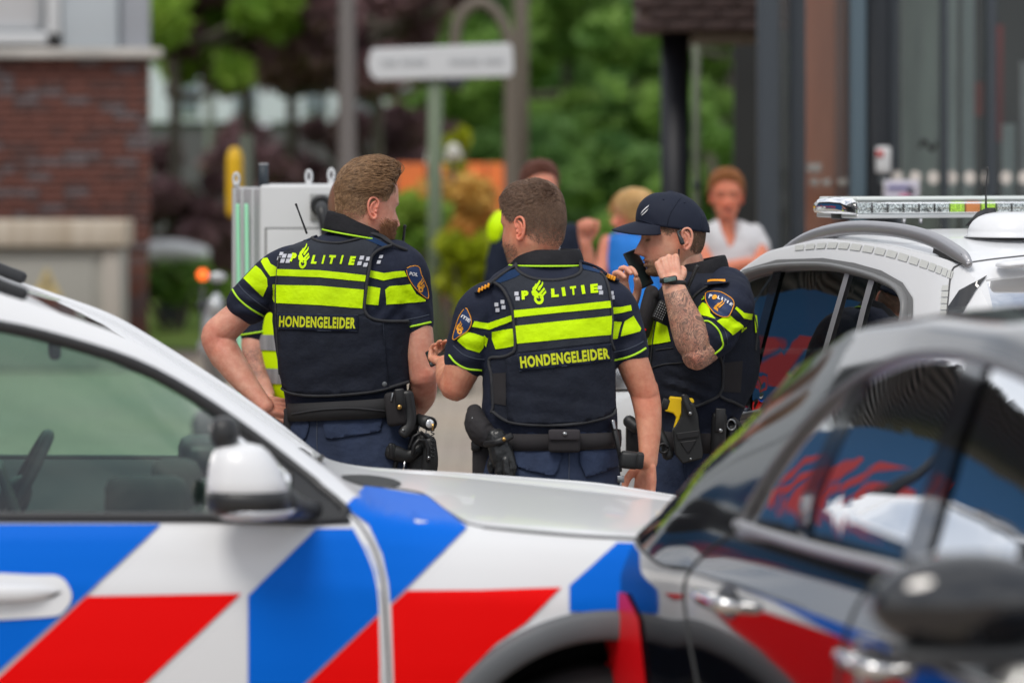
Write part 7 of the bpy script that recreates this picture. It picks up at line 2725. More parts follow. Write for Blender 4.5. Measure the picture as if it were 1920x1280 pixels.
# ------------------------------------------------------------------ officer 3, cap, phone at his ear, tattooed arm
Y3 = 12.35
o3 = thing('person', 'officer in navy cap talking on a phone, tattooed forearm raised to his ear', 'person', (P(1310, 0, Y3).x, Y3, 0))
sk3 = (.70, .41, .29)
hv, hf = make_head(neck_w=1.05, nose=1.18, jaw=1.0)
_k = np.clip((hv[:, 2] - .03) / .04, 0, 1)[:, None] * .055
hv[:, :2] *= 1 - _k
hv[:, 2:] *= 1 - _k * .8
x, y, z = hv.T
hl_side = np.interp(y, [-.10, -.075, -.05, -.03, .0, .02, .045, .06, .08], [-.070, -.066, -.050, -.020, .020, .004, .035, .070, .085])
hm3 = np.clip((z - hl_side) / .014, 0, 1) * (z > -.08)
be3 = np.clip((y - .03 - np.clip((z + .02), 0, 1) * .5) / .03, 0, 1) * np.clip((-.060 - z) / .02, 0, 1) * (z > -.118)
be3 *= 1 - .95 * gauss(x, z, 0, -.0715, .024, .009)
hcol = colorize(hv, sk3, hm3 * .55, (.12, .075, .045), True, be3 * .42, (.28, .16, .09))
HM3, hc3, HS3 = rotm(-92, 5, 0), P(1261, 443, Y3), 1.035
eaL = EARV.copy()
eaL[:, 1] -= .016
eaL[:, 2] -= .004
_sv = EARV
EARV = eaL
headvf, headcol = place_head(hv, hcol, np.tile(np.array((.76, .38, .27)), (len(EARV), 1)), HM3, hc3, HS3)
EARV = _sv
W3 = P(1262, 536, Y3 - .24)
pr = [limb([P(1362, 548, Y3 - .06), P(1362, 585, Y3 - .16), P(1345, 620, Y3 - .20), P(1322, 650, Y3 - .24), P(1306, 666, Y3 - .27)], [.06, .062, .058, (.054, .052), .046], n=24, sub=5),
      limb([P(1308, 664, Y3 - .27), P(1300, 640, Y3 - .27), P(1287, 605, Y3 - .27), P(1274, 570, Y3 - .26), P(1263, 538, Y3 - .245), P(1262, 530, Y3 - .24)], [(.040, .044), (.048, .056), (.044, .052), (.038, .042), (.028, .035), (.027, .034)], n=24, sub=5, ref=(0, 1, 0))]
pr += hand(W3, Vector((-.22, .42, .88)), Vector((-.05, -1, .05)), Vector((1, -.05, .0)), [(82, 85, 50), (84, 88, 50), (84, 88, 50), (82, 85, 50)], thumb=[(.022, .026, -.008), (.040, .040, -.016), (.058, .040, -.028), (.066, .022, -.036)], s=1.0, spread=.02)
WR = P(1174, 590, Y3 - .06)
pr += [limb([P(1225, 700, Y3 + .1), P(1205, 660, Y3 + .05), P(1190, 620, Y3 + .0), WR], [.045, .042, .033, .029], n=20, sub=4)]
pr += hand(WR, Vector((-.30, -.05, .95)), Vector((-.55, .83, 0)), Vector((.83, .55, .1)), [(40, 62, 40), (38, 60, 38), (38, 58, 36), (38, 55, 35)], s=1.08, spread=.10,
           thumb=[(.022, .024, -.010), (.048, .040, -.026), (.072, .040, -.044), (.092, .034, -.056)])
pr += [limb([P(1310, 560, Y3), P(1292, 520, Y3), P(1285, 490, Y3)], [.085, .062, .056], n=20), limb([P(1225, 700, Y3 + .1), P(1270, 600, Y3 + .12), P(1310, 580, Y3)], [.045, .055, .08], n=16), limb([P(1310, 575, Y3), P(1362, 552, Y3 - .06)], [.07, .06], n=16)]


def ink3(V):
    a, b = np.array(P(1300, 675, Y3 - .27)), np.array(P(1263, 545, Y3 - .25))
    t = ((V - a) @ (b - a)) / ((b - a) @ (b - a))
    d = np.linalg.norm(V - (a + np.clip(t, -.3, 1)[:, None] * (b - a)), axis=1)
    m = (t < .98) * (t > -.5) * (d < .10)
    m2 = np.linalg.norm(V - np.array(P(1335, 635, Y3 - .22)), axis=1) < .11
    pa, pb = np.array(P(1225, 700, Y3 + .1)), np.array(P(1190, 610, Y3))
    return np.clip(m * 1.0 + m2 * 1.0, 0, 1) * .92


def col3(V, C):
    for (px, py, r, c) in ((1300, 672, .035, (.80, .36, .26)), (1262, 498, .04, (.82, .46, .34)), (1172, 500, .03, (.84, .44, .32))):
        p = np.array(P(px, py, Y3 - .2))
        d = np.linalg.norm((V - p)[:, [0, 2]], axis=1)
        m = (np.exp(-(d / r) ** 2) * .6)[:, None]
        C = C * (1 - m) + np.array(c) * m
    return C


join_skin('body', headvf, pr, o3, sk3, headcol, ink=ink3, voxel=.0026, extra_col=col3)
M_hair3 = hair_mat('clipped_brown_hair', (.09, .055, .032), (.22, .14, .085))
p, nn = sample_faces(hv, hf, (hm3 > .15) * (z < .05) * np.interp(z, [-.07, -.04, 0], [.2, .7, 1]), 7000, 12)
fl = np.stack([np.zeros(len(p)), np.full(len(p), -.4), np.full(len(p), -1.0)], 1)
L = np.full(len(p), .0045)
world_hair('hair', p, nn, fl, L, L * .5, o3, HM3, hc3, HS3, M_hair3, npts=3, radius=.0005, seed=12, jitter=.35)
p, nn = sample_faces(hv, hf, be3, 2600, 13)
world_hair('beard', p, nn, np.stack([np.zeros(len(p)), np.full(len(p), .3), np.full(len(p), -1.0)], 1), np.full(len(p), .005), np.full(len(p), .003), o3, HM3, hc3, HS3, hair_mat('sandy_stubble', (.20, .11, .06), (.40, .25, .15)), npts=3, radius=.0005, seed=14, jitter=.45)
# eyebrow hairs
bm_ = gauss(x, z, -.030, .0185, .014, .0025) * (y > .05) + gauss(x, z, .030, .0185, .014, .0025) * (y > .05)
p, nn = sample_faces(hv, hf, bm_, 500, 15)
world_hair('eyebrow', p, nn, np.stack([np.sign(p[:, 0]), np.zeros(len(p)), np.full(len(p), .2)], 1), np.full(len(p), .006), np.full(len(p), .002), o3, HM3, hc3, HS3, M_hair3, npts=3, radius=.0004, seed=16)

# cap
M_cap = mat('navy_cap_cloth', (.011, .015, .030), rough=.75, spec=.3, bump=.3, bump_scale=700, bump_dist=.001)


def H3(v):
    return HM3 @ (Vector(v) * HS3) + hc3


R = []
Ac = np.linspace(0, 2 * math.pi, 72, endpoint=False)
for t in np.linspace(0, 1, 16):
    s = max(.001, (1 - t ** 2.25)) ** .5
    ring = []
    for q in Ac:
        cy_, sx_ = math.cos(q), math.sin(q)
        yy_ = -.001 + (.108 if cy_ > 0 else .113) * cy_ * s
        base = .022 + .0245 * cy_ * s + .003
        seam = -.0012 * math.exp(-(((q * 3 / math.pi) % 1 - .0) / .02) ** 2) - .0012 * math.exp(-(((q * 3 / math.pi) % 1 - 1.0) / .02) ** 2)
        top_ = .112 * t * (1 - .03 * cy_)
        wv_ = .0016 * noise.noise(Vector((cy_ * 9, sx_ * 9, t * 5)))
        ring.append(tuple(H3(((.0865 * s + seam + wv_) * sx_ / 1.0, yy_ + (seam + wv_) * cy_, base + top_))))
    R.append(ring)
capm = loft(R)
obj('cap', capm, M_cap, o3, world=True)
cpb = bvh_of(capm)
U = np.linspace(-1, 1, 33)
rowsB = []
for v_ in np.linspace(0, 1, 9):
    row = []
    for u in U:
        q = u * math.radians(68)
        bx, by = .0868 * math.sin(q), .107 * math.cos(q)
        bz = .0265 + .0245 * math.cos(q)
        ext = .074 * (1 - abs(u) ** 3.2)
        row.append(tuple(H3((bx * (1 + .04 * v_), by + ext * v_, bz - .012 * v_ * (1 - u * u) - .030 * (u * u) * v_ ** .8 * (1 - .35 * abs(u) ** 6) - .006 * v_ ** 2))))
    rowsB.append(row)
obj('cap_brim', loft(rowsB, cap=False, closed=False), M_cap, o3, world=True, solid=.004)
obj('cap_button', ell(H3((0, -.001, .134)), (.007, .007, .004), None, 12, 8), M_cap, o3, world=True)
px_tube('cap_seam', [(1197, 411), (1215, 417), (1242, 426), (1270, 432), (1296, 438), (1319, 442)], cpb, Y3, .0014, M_cap, o3, .001)
px_tube('cap_seam', [(1276, 371), (1266, 385), (1256, 402), (1250, 424)], cpb, Y3, .0013, M_cap, o3, .0008)
px_tube('cap_strap', [(1317, 406), (1315, 424), (1315, 442)], cpb, Y3, .0020, M_cap, o3, .001)
obj('cap_eyelet', ell(cast(cpb, 1244, 374, Y3, .0005), (.0035, .002, .0025), None, 10, 6), M_cap, o3, world=True)
obj('cap_eyelet', ell(cast(cpb, 1283, 380, Y3, .0005), (.0035, .002, .0025), None, 10, 6), M_cap, o3, world=True)
obj('cap_emblem', drape([[(1202, 402), (1208, 395), (1216, 388), (1218, 385), (1212, 389), (1205, 396)], [(1203, 404), (1208, 401), (1217, 391), (1213, 397), (1206, 403)]], cpb, Y3, .0025, 4), M_whitep, o3, world=True)
# ear piece and lead
e0 = P(1279, 449, Y3 - .115)
obj('earpiece', vox([limb([P(1271, 434, Y3 - .095), P(1273, 441, Y3 - .105), P(1277, 449, Y3 - .108), P(1279, 455, Y3 - .11)], [.0035, .0045, .0075, .0075], n=12), limb([P(1272, 435, Y3 - .095), P(1277, 431, Y3 - .095)], [.004, .003], n=8)], .0012, 2), M_trim, o3, world=True)
obj('earpiece_lead', tube(cr([P(1273, 468, Y3 - .09), P(1273, 478, Y3 - .09), P(1271, 490, Y3 - .09), P(1272, 510, Y3 - .08)], 5), .0012, n=6), M_trim, o3, world=True)
obj('lead_clip', limb([P(1273, 468, Y3 - .09), P(1273, 476, Y3 - .09)], [.003, .0022], n=8), M_trim, o3, world=True)
# watch
wt_a = P(1262, 530, Y3 - .245)
wd = (P(1263, 538, Y3 - .245) - P(1261, 522, Y3 - .24)).normalized()
ring = []
for q in np.linspace(0, 2 * math.pi, 36, endpoint=False):
    ring.append(P(1262, 528, Y3 - .240) + Vector((math.cos(q) * .0385, math.sin(q) * .0310, math.cos(q) * -.004)))
obj('watch_strap', limb(ring + ring[:2], [(.008, .0028)] * 38, n=8, sub=1, ref=(0, 0, 1), caps=False), M_leather, o3, world=True)
wf_ = P(1256, 524, Y3 - .277)
obj('watch_case', rbox(wf_, (.046, .012, .0195), .006, Matrix.Rotation(-.18, 3, 'Y')), M_leather, o3, world=True)
obj('watch_screen', rbox(wf_ + Vector((0, -.0065, 0)), (.038, .002, .0125), .0009, Matrix.Rotation(-.18, 3, 'Y')), mat('watch_glass', (.10, .16, .15), rough=.15), o3, world=True)
# phone at the mouth
ph3 = thing('mobile_phone', 'black phone held to the mouth of the officer in the cap', 'phone', tuple(P(1205, 503, Y3 - .04)))
u_ = Vector((.44, -.10, -.86)).normalized()
w_ = Vector((.60, .72, .20))
w_ = (w_ - u_ * w_.dot(u_)).normalized()
n_ = u_.cross(w_)
Mp = Matrix((w_, u_, n_)).transposed()
pcn = P(1197, 504, Y3 + .01)
obj('phone_body', rbox(pcn, (.066, .125, .0085), .004, Mp), M_leather, ph3, world=True)
obj('phone_screen', rbox(pcn - n_ * .0046, (.060, .116, .001), .0004, Mp), mat('phone_glass', (.02, .03, .03)), ph3, world=True)
obj('phone_screen_back', rbox(pcn + n_ * .0046, (.060, .116, .001), .0004, Mp), mat('phone_glass', (.02, .03, .03)), ph3, world=True)
# torso
TR3 = [(500, 1288, 1346, .055, 0), (512, 1272, 1362, .085, 0), (530, 1254, 1384, .115, 0), (560, 1234, 1402, .14, 0), (600, 1220, 1412, .155, 0), (650, 1212, 1417, .165, 0), (700, 1214, 1413, .165, 0), (745, 1222, 1402, .158, 0), (780, 1234, 1388, .15, 0), (812, 1236, 1384, .148, 0), (840, 1236, 1384, .148, 0)]
tor = rows_loft(TR3, Y3)
s_n = limb([P(1362, 545, Y3 - .05), P(1364, 572, Y3 - .14), P(1352, 602, Y3 - .19), P(1336, 630, Y3 - .225)], [.078, .080, .076, .072], n=28, sub=5)
s_f = limb([P(1290, 560, Y3 + .10), P(1262, 600, Y3 + .14), P(1235, 640, Y3 + .13)], [.07, .072, .068], n=24, sub=4)
sme = vox([tor, s_n, s_f], .005, 4)
wrinkle(sme, .0045, (12, 12, 12), [(P(1310, 560, Y3), P(1400, 600, Y3), .05, 2.5, .005), (P(1340, 640, Y3), P(1400, 600, Y3), .05, 2, .004)], 7)
shb = bvh_of(sme)
obj('polo_shirt', sme, M_shirt, o3, world=True)
vl = vest_base(TR3, Y3, .016, 3, [(P(1230, 700, Y3), P(1340, 735, Y3), .05, 2.5, .006), (P(1250, 660, Y3), P(1330, 700, Y3), .04, 2, .004)])
OUT3 = [(1236, 532), (1262, 515), (1284, 508), (1310, 512), (1345, 508), (1362, 515), (1388, 536), (1404, 560), (1413, 590), (1425, 640), (1425, 700), (1412, 735), (1395, 764), (1372, 752), (1350, 741), (1332, 752), (1306, 762), (1270, 764), (1232, 758), (1218, 720), (1202, 690), (1205, 600), (1218, 560)]
vm = boolean(mesh_from(vl[0], vl[1], 'v'), [frustum(OUT3, Y3 - .6, Y3 + .6)], 'INTERSECT')
vm.polygons.foreach_set('use_smooth', [True] * len(vm.polygons))
vm.set_sharp_from_angle(angle=math.radians(40))
vb = bvh_of(vl)
obj('vest', vm, M_vest, o3, world=True)
px_tube('flap_piping', [(1340, 662), (1348, 668), (1355, 686), (1354, 726), (1346, 742), (1332, 750), (1306, 761), (1280, 763)], vb, Y3, .0048, M_pipe, o3, .002)
px_tube('flap_piping', [(1348, 740), (1360, 748), (1372, 752), (1394, 763)], vb, Y3, .0048, M_pipe, o3, .002)
px_tube('back_piping', [(1364, 517), (1386, 536), (1402, 562), (1412, 592), (1418, 624), (1416, 655)], vb, Y3, .0048, M_pipe, o3, .002)
px_tube('shoulder_piping', [(1350, 510), (1352, 522), (1345, 530), (1322, 540), (1305, 552), (1292, 568)], vb, Y3, .0040, M_pipe, o3, .003)
px_tube('pocket_edge', [(1218, 693), (1232, 686), (1258, 681), (1282, 680)], vb, Y3, .0022, M_pipe, o3, .002)
px_tube('pocket_edge', [(1231, 656), (1262, 652)], vb, Y3, .0018, M_pipe, o3, .002)
obj('side_elastic', drape([[(1357, 680), (1392, 676), (1388, 735), (1356, 734)]], vb, Y3, .0025, 8), M_nylon, o3, world=True)
px_tube('side_seam', [(1357, 645), (1358, 662), (1356, 680)], vb, Y3, .0014, M_stitch, o3, .001)
for q in ([(1222, 600), (1235, 604), (1252, 612), (1258, 640), (1236, 644), (1214, 647)],):
    obj('reflective_stripe', drape([q], vb, Y3, .0035, 6), M_lime, o3, world=True)
px_tube('zip', [(1232, 602), (1228, 625), (1224, 660), (1221, 700)], vb, Y3, .0020, M_trim, o3, .005)
for q in ([(1321, 552), (1307, 558), (1293, 569), (1296, 579), (1307, 567), (1323, 561)], [(1299, 582), (1319, 568), (1329, 572), (1332, 588), (1342, 598), (1328, 594), (1308, 590)], [(1344, 602), (1368, 590), (1393, 612), (1372, 628), (1360, 616)],
          [(1377, 580), (1380, 575), (1394, 587), (1412, 588), (1412, 600), (1394, 597)], [(1389, 614), (1409, 612), (1406, 631), (1389, 641)]):
    obj('reflective_stripe', drape([q], shb, Y3, .0035, 5), M_lime, o3, world=True)
obj('reflective_stripe', drape([[(1412, 590), (1417, 592), (1419, 622), (1414, 624)], [(1380, 536), (1386, 540), (1392, 548), (1388, 548)]], vb, Y3, .0045, 5), M_lime, o3, world=True)
squares([(1391, 558), (1395, 568), (1388, 564)], vb, Y3, o3, 4, 6, -2)
bpoly = smooth_poly([(1326, 552), (1343, 548), (1358, 552), (1374, 564), (1372, 580), (1366, 592), (1355, 597), (1338, 589), (1328, 572)], 3)
obj('sleeve_badge', drape([bpoly], shb, Y3, .0050, 5), M_badge, o3, world=True, solid=.001)
px_tube('badge_border', bpoly + bpoly[:1], shb, Y3, .0014, M_orange, o3, .0065, sub=1)
for ch, xa, ya, xb, yb_ in (('P', 1331, 561, 1336, 562), ('L', 1345, 563, 1349, 565), ('I', 1351, 565.5, 1353, 566.5), ('T', 1355, 567.5, 1359, 570), ('I', 1361, 571, 1363, 572), ('E', 1365, 573.5, 1369, 577)):
    print_text(ch, (xa, ya), (xb, yb_), 6.5, shb, Y3, o3, M_whitep, off=.0075, bold=.04)
obj('badge_emblem', drape([q for q in flame_emblem(1349, 580, 26, 0, .15, sx=.95)[:4]], shb, Y3, .0075, 4), M_gold, o3, world=True)
obj('badge_mark', drape([circle(1341, 560, 4, 4, 12)], shb, Y3, .0078, 4), M_gold, o3, world=True)
px_tube('cuff_piping', [(1319, 603), (1331, 604), (1345, 617), (1353, 634), (1354, 649), (1341, 662)], shb, Y3, .0030, M_limep, o3, .003)
px_tube('cuff_seam', [(1322, 596), (1338, 598), (1353, 610), (1362, 630), (1363, 645)], shb, Y3, .0014, M_stitch, o3, .002)
folded_collar(o3, P(1316, 515, Y3), .068, .080, .042, Y3, tilt_x=.016, yaw=75)
q0 = cast(vb, 1338, 530, Y3, .012)
obj('epaulette', limb([cast(shb, 1334, 536, Y3, .010), cast(shb, 1360, 534, Y3, .010)], [(.022, .004), (.020, .004)], n=10, sub=1, ref=(0, 1, 0)), M_shirt, o3, world=True)
obj('rank_bar', drape([[(1334, 530), (1361, 531), (1362, 535), (1333, 534)]], shb, Y3, .016, 6), M_orange, o3, world=True)
obj('radio_aerial', limb([P(1307, 500, Y3 - .17), P(1304, 506, Y3 - .17), P(1290, 538, Y3 - .17)], [.0065, .0062, .0060], n=10, sub=1), M_trim, o3, world=True)
obj('radio', rbox(P(1286, 552, Y3 - .17), (.030, .03, .05), .007, Matrix.Rotation(-.4, 3, 'Y')), M_poly, o3, world=True)
obj('mic_holder', vox([limb([P(1222, 550, Y3 - .10), P(1214, 585, Y3 - .12), P(1206, 625, Y3 - .12)], [(.030, .022), (.030, .024), (.024, .02)], n=14), ell(P(1226, 552, Y3 - .11), (.018, .02, .018))], .003, 3), M_nylon, o3, world=True)
obj('red_tag', rbox(P(1206, 618, Y3 - .145), (.018, .006, .006), .001), M_red, o3, world=True)
mk = P(1240, 583, Y3 - .165)
Mk = Matrix.Rotation(.45, 3, 'Y')
obj('speaker_microphone', rbox(mk, (.040, .024, .062), .008, Mk), M_poly, o3, world=True)
mkd = MB()
for i in range(5):
    for j in range(7):
        mkd.add(ell(mk + Mk @ Vector(((i - 2) * .0068, -.0125, (j - 3) * .0075)), (.0020, .0012, .0020), None, 6, 4))
obj('speaker_studs', mkd, M_metal, o3, world=True, kind='stuff')
obj('marker_pen', cyl(P(1211, 634, Y3 - .12), P(1212, 660, Y3 - .12), .005, 10), M_whitep, o3, world=True)
obj('pen_cap', cyl(P(1211, 628, Y3 - .12), P(1211, 637, Y3 - .12), .0055, 10), mat('teal_cap', (.02, .35, .30)), o3, world=True)
# belt and trousers
hip3 = rows_loft([(795, 1238, 1384, .146, 0), (840, 1236, 1380, .15, 0), (880, 1230, 1374, .155, 0), (930, 1226, 1372, .155, 0), (955, 1228, 1370, .15, 0)], Y3)
bx1, bx2 = P(1285, 0, Y3).x, P(1318, 0, Y3).x
tme = boots_legs(o3, [hip3], [(bx1, bx1 - .10, -.10), (bx2, bx2 + .05, .10)], Y3, r=(.115, .09, .072, .072))
tb3 = bvh_of(tme)
_, bb3 = belt(o3, ((1238, 804, 838), (1384, 806, 846)), Y3, .150, m=M_nylon)
px_tube('trouser_fold', [(1283, 868), (1284, 890), (1296, 914)], tb3, Y3, .0030, M_pants, o3, .0)
hs = [(1277, 752), (1284, 739), (1290, 741), (1296, 754), (1302, 756), (1309, 778), (1311, 800), (1318, 846), (1316, 860), (1280, 869), (1266, 852), (1261, 806), (1268, 795), (1277, 780)]
vv = [P(x_, y_, Y3 - .225) for x_, y_ in hs]
obj('taser_holster', prism([(q.x, q.z) for q in vv], Y3 - .235, Y3 - .175), M_poly, o3, world=True, smooth=False, bevel=.006)
for q in ([(1268, 812), (1312, 806), (1310, 818), (1270, 824)], [(1275, 828), (1306, 824), (1292, 848), (1288, 848)]):
    vq = [P(x_, y_, Y3 - .239) for x_, y_ in q]
    obj('holster_panel', prism([(w.x, w.z) for w in vq], Y3 - .240, Y3 - .233), M_leather, o3, world=True, smooth=False, bevel=.0015)
ty = [(1256, 743), (1276, 745), (1300, 747), (1302, 754), (1286, 762), (1276, 778), (1270, 798), (1263, 802), (1268, 782), (1262, 774), (1246, 770), (1252, 758)]
vq = [P(x_, y_, Y3 - .215) for x_, y_ in ty]
obj('taser', prism([(w.x, w.z) for w in vq], Y3 - .225, Y3 - .190), M_taser, o3, world=True, smooth=False, bevel=.004)
obj('taser_cartridge', rbox(P(1248, 757, Y3 - .21), (.022, .034, .034), .005, Matrix.Rotation(.3, 3, 'Y')), M_poly, o3, world=True)
obj('holster_strap', limb([P(1282, 742, Y3 - .245), P(1288, 760, Y3 - .25), P(1295, 775, Y3 - .25)], [(.009, .004), (.0095, .004), (.010, .004)], n=10, ref=(1, 0, 0)), M_leather, o3, world=True)
obj('press_stud', ell(P(1294, 775, Y3 - .256), (.0055, .003, .0055), None, 12, 8), M_metal, o3, world=True)
obj('rivet', ell(P(1295, 860, Y3 - .236), (.004, .003, .004), None, 10, 6), M_metal, o3, world=True)
obj('baton_pouch', rbox(P(1347, 812, Y3 - .19), (.046, .045, .130), .012, Matrix.Rotation(.06, 3, 'Y')), M_leather, o3, world=True)
obj('pouch_flap', rbox(P(1350, 788, Y3 - .216), (.032, .008, .075), .010, Matrix.Rotation(.06, 3, 'Y')), M_leather, o3, world=True)
obj('press_stud', ell(P(1351, 807, Y3 - .222), (.0065, .003, .0065), None, 12, 8), M_metal, o3, world=True)
obj('cuff_pouch', rbox(P(1371, 822, Y3 - .13), (.034, .05, .09), .012), M_leather, o3, world=True)
obj('handcuff', tube([P(1371, 796, Y3 - .16) + Vector((math.cos(q) * .013, 0, math.sin(q) * .016)) for q in np.linspace(0, 2 * math.pi, 18, endpoint=False)], .003, n=6, closed=True), M_metal, o3, world=True)
obj('tool_loop', limb([P(1374, 786, Y3 - .12), P(1386, 800, Y3 - .12), P(1388, 825, Y3 - .11), P(1380, 848, Y3 - .11)], [.010, .011, .011, .009], n=10), M_leather, o3, world=True)
bt = MB()
bt.add(limb([P(1236, 806, Y3 - .20), P(1246, 830, Y3 - .21), P(1252, 852, Y3 - .21)], [(.012, .012), (.014, .014), (.018, .018)], n=14))
obj('baton_grip', bt, M_poly, o3, world=True)
obj('baton_ring', tube([P(1244, 840, Y3 - .23) + Vector((math.cos(q) * .014, 0, math.sin(q) * .014)) for q in np.linspace(0, 2 * math.pi, 18, endpoint=False)], .004, n=6, closed=True), M_leather, o3, world=True)
obj('front_pouch', rbox(P(1190, 822, Y3 - .02), (.055, .08, .11), .015), M_leather, o3, world=True)
obj('pouch_tube', limb([P(1180, 790, Y3 - .07), P(1192, 800, Y3 - .08)], [.02, .02], n=12), M_poly, o3, world=True)
# ------------------------------------------------------------------ people behind, out of focus


def simple_person(label, Y, head_px, crown_py, sh, yaw, skin, hairc, rows, top_m, arms, leg_m, hair_len=.01, hair_extra=None, sleeves=None, coarse=.007, legs_x=None, neckcut=None, pitch=0):
    root = thing('person', label, 'person', (P(head_px, 0, Y).x, Y, 0))
    hv_, hf_ = make_head(neck_w=.92, jaw=.92)
    x, y, z = hv_.T
    s = 1.0
    c = P(head_px, crown_py, Y)
    c.z -= .135
    hl = np.interp(y, [-.10, -.06, -.02, .03, .06, .085], [-.06, -.05, .0, .03, .06, .075])
    hm_ = np.clip((z - hl) / .015, 0, 1)
    col = colorize(hv_, skin, hm_ * .9, hairc)
    M = rotm(yaw, pitch, 0)
    hvf, hcl = place_head(hv_, col, np.tile(np.array(skin) * (1.05, .85, .8), (len(EARV), 1)), M, c, s)
    pr = [limb([c + Vector((0, 0, -.10)), c + Vector((0, .01, -.20)), c + Vector((0, .01, -.34))], [.048, .055, .085], n=18)]
    for a in arms:
        pr.append(limb([P(px, py, Y + dy) for px, py, dy, r in a[0]], [q[3] for q in a[0]], n=16, sub=4))
        if a[1]:
            pr += hand(*a[1][0], **a[1][1])
    join_skin('body', hvf, pr, root, skin, hcl, voxel=.005)
    t = [rows_loft(rows, Y, n=40)]
    for a in (sleeves or []):
        t.append(limb([P(px, py, Y + dy) for px, py, dy, r in a], [q[3] for q in a], n=18, sub=4))
    me = vox(t, coarse, 4)
    if neckcut:
        me = boolean(me, [frustum(neckcut, Y - .6, Y - .02)], 'DIFFERENCE')
        me.polygons.foreach_set('use_smooth', [True] * len(me.polygons))
    wrinkle(me, .006, (9, 9, 9))
    obj('top', me, top_m, root, world=True)
    # hair
    p, nn = sample_faces(hv_, hf_, hm_ * (z > -.06), 3500, 5)
    if hair_len > .05:
        fl = np.stack([np.sign(p[:, 0]) * .6, np.full(len(p), -.5), np.full(len(p), -.8)], 1)
        world_hair('hair', p, nn, fl, np.full(len(p), hair_len), np.full(len(p), .008), root, M, c, s, hair_mat('h' + label[:8].replace(' ', '_'), hairc, tuple(min(1, q * 1.8) for q in hairc)), npts=7, radius=.0022, grav=.6, jitter=.4)
    else:
        fl = np.stack([p[:, 0] * 3, np.full(len(p), -.8), np.full(len(p), .1)], 1)
        world_hair('hair', p, nn, fl, np.full(len(p), hair_len), np.full(len(p), hair_len * .7), root, M, c, s, hair_mat('h' + label[:8].replace(' ', '_'), hairc, tuple(min(1, q * 1.8) for q in hairc)), npts=5, radius=.0020, jitter=.6)
    if legs_x:
        hipz = .95
        l = []
        for lx in legs_x:
            X = P(lx, 0, Y).x
            l.append(limb([(X, Y, .93), (X, Y, .5), (X, Y + .02, .10)], [.10, .07, .055], n=14, sub=4))
            sh_ = vox([limb([(X, Y + .05, .05), (X, Y - .14, .04)], [.048, .038], n=12)], .01, 3)
            obj('shoe', sh_, M_shoe, root, world=True)
        l.append(ell((P(head_px, 0, Y).x, Y, .95), (.19, .13, .12)))
        obj('trousers', vox(l, .012, 4), leg_m, root, world=True)
    return root, me


# woman in white V-neck top, arms folded
YW = 20.0
M_whiteT = mat('grey_white_knit', (.52, .52, .54), rough=.85, noise_amt=.1, noise_scale=9)
skw = (.66, .25, .15)
simple_person('woman with short auburn hair in a white V-neck top, arms folded', YW, 1362, 318, 60, 180, skw, (.22, .085, .025),
              [(412, 1342, 1386, .05, 0), (424, 1322, 1414, .08, 0), (445, 1316, 1428, .10, 0), (480, 1322, 1424, .115, 0), (540, 1326, 1420, .12, 0), (600, 1328, 1416, .12, 0), (640, 1326, 1418, .12, 0)], M_whiteT,
              [([(1326, 445, 0, .045), (1322, 480, -.05, .042), (1335, 505, -.15, .038), (1370, 500, -.19, .033), (1405, 492, -.2, .028)], None),
               ([(1420, 445, 0, .045), (1426, 480, -.05, .042), (1412, 506, -.14, .038), (1380, 508, -.17, .034), (1345, 498, -.18, .028)], None)],
              mat('jeans', (.03, .05, .10), rough=.8), hair_len=.022, sleeves=[[(1332, 436, 0, .05), (1322, 458, -.01, .05), (1321, 470, -.02, .05)], [(1414, 436, 0, .05), (1424, 458, -.01, .05), (1426, 470, -.02, .05)]],
              legs_x=(1348, 1392), neckcut=[(1345, 395), (1392, 395), (1388, 430), (1372, 462), (1366, 462), (1352, 430)])
# blonde woman in blue
YB = 19.0
M_blueT = mat('bright_blue_top', (.01, .19, .66), rough=.7, noise_amt=.25, noise_scale=7)
simple_person('blonde woman in a bright blue top, turned left behind the officers', YB, 1188, 350, 60, -105, (.72, .30, .20), (.36, .22, .085),
              [(432, 1164, 1216, .05, 0), (444, 1140, 1236, .08, 0), (470, 1134, 1248, .10, 0), (520, 1136, 1250, .11, 0), (580, 1150, 1254, .12, 0), (640, 1150, 1256, .12, 0)], M_blueT,
              [([(1140, 455, 0, .04), (1130, 500, -.03, .036), (1126, 540, -.08, .03), (1150, 560, -.14, .026)], None), ([(1244, 455, 0, .042), (1252, 505, -.05, .04), (1258, 560, -.1, .033), (1240, 590, -.15, .028)], None)],
              mat('grey_trousers', (.08, .08, .09), rough=.8), hair_len=.07, legs_x=(1180, 1222))
# dark clothed officer behind the cropped hair officer
YD = 18.0
M_navyT = cloth('navy_jacket', (.008, .013, .028))
d_root, d_me = simple_person('man in navy uniform with lime arm band, hand raised, behind the cropped-hair officer', YD, 1012, 302, 60, 165, (.70, .32, .22), (.10, .035, .022),
                             [(408, 985, 1035, .05, 0), (420, 955, 1062, .09, 0), (450, 938, 1082, .11, 0), (500, 940, 1086, .12, 0), (580, 944, 1080, .12, 0), (650, 945, 1078, .12, 0)], M_navyT,
                             [([(1068, 455, 0, .05), (1096, 520, -.05, .042), (1104, 500, -.10, .035), (1098, 455, -.15, .026)], ((tuple(P(1098, 455, YD - .15)), (0, 0, 1), (0, 1, 0), (1, 0, 0), [(80, 80, 40)] * 4), {})),
                              ([(945, 445, 0, .05), (932, 500, 0, .045), (928, 560, -.03, .038), (935, 600, -.06, .03)], None)],
                             M_pants, hair_len=.02, sleeves=[[(950, 440, 0, .06), (935, 490, 0, .058), (930, 530, -.01, .055)], [(1066, 440, 0, .06), (1082, 480, -.02, .058), (1088, 505, -.04, .05)]], legs_x=(985, 1040))
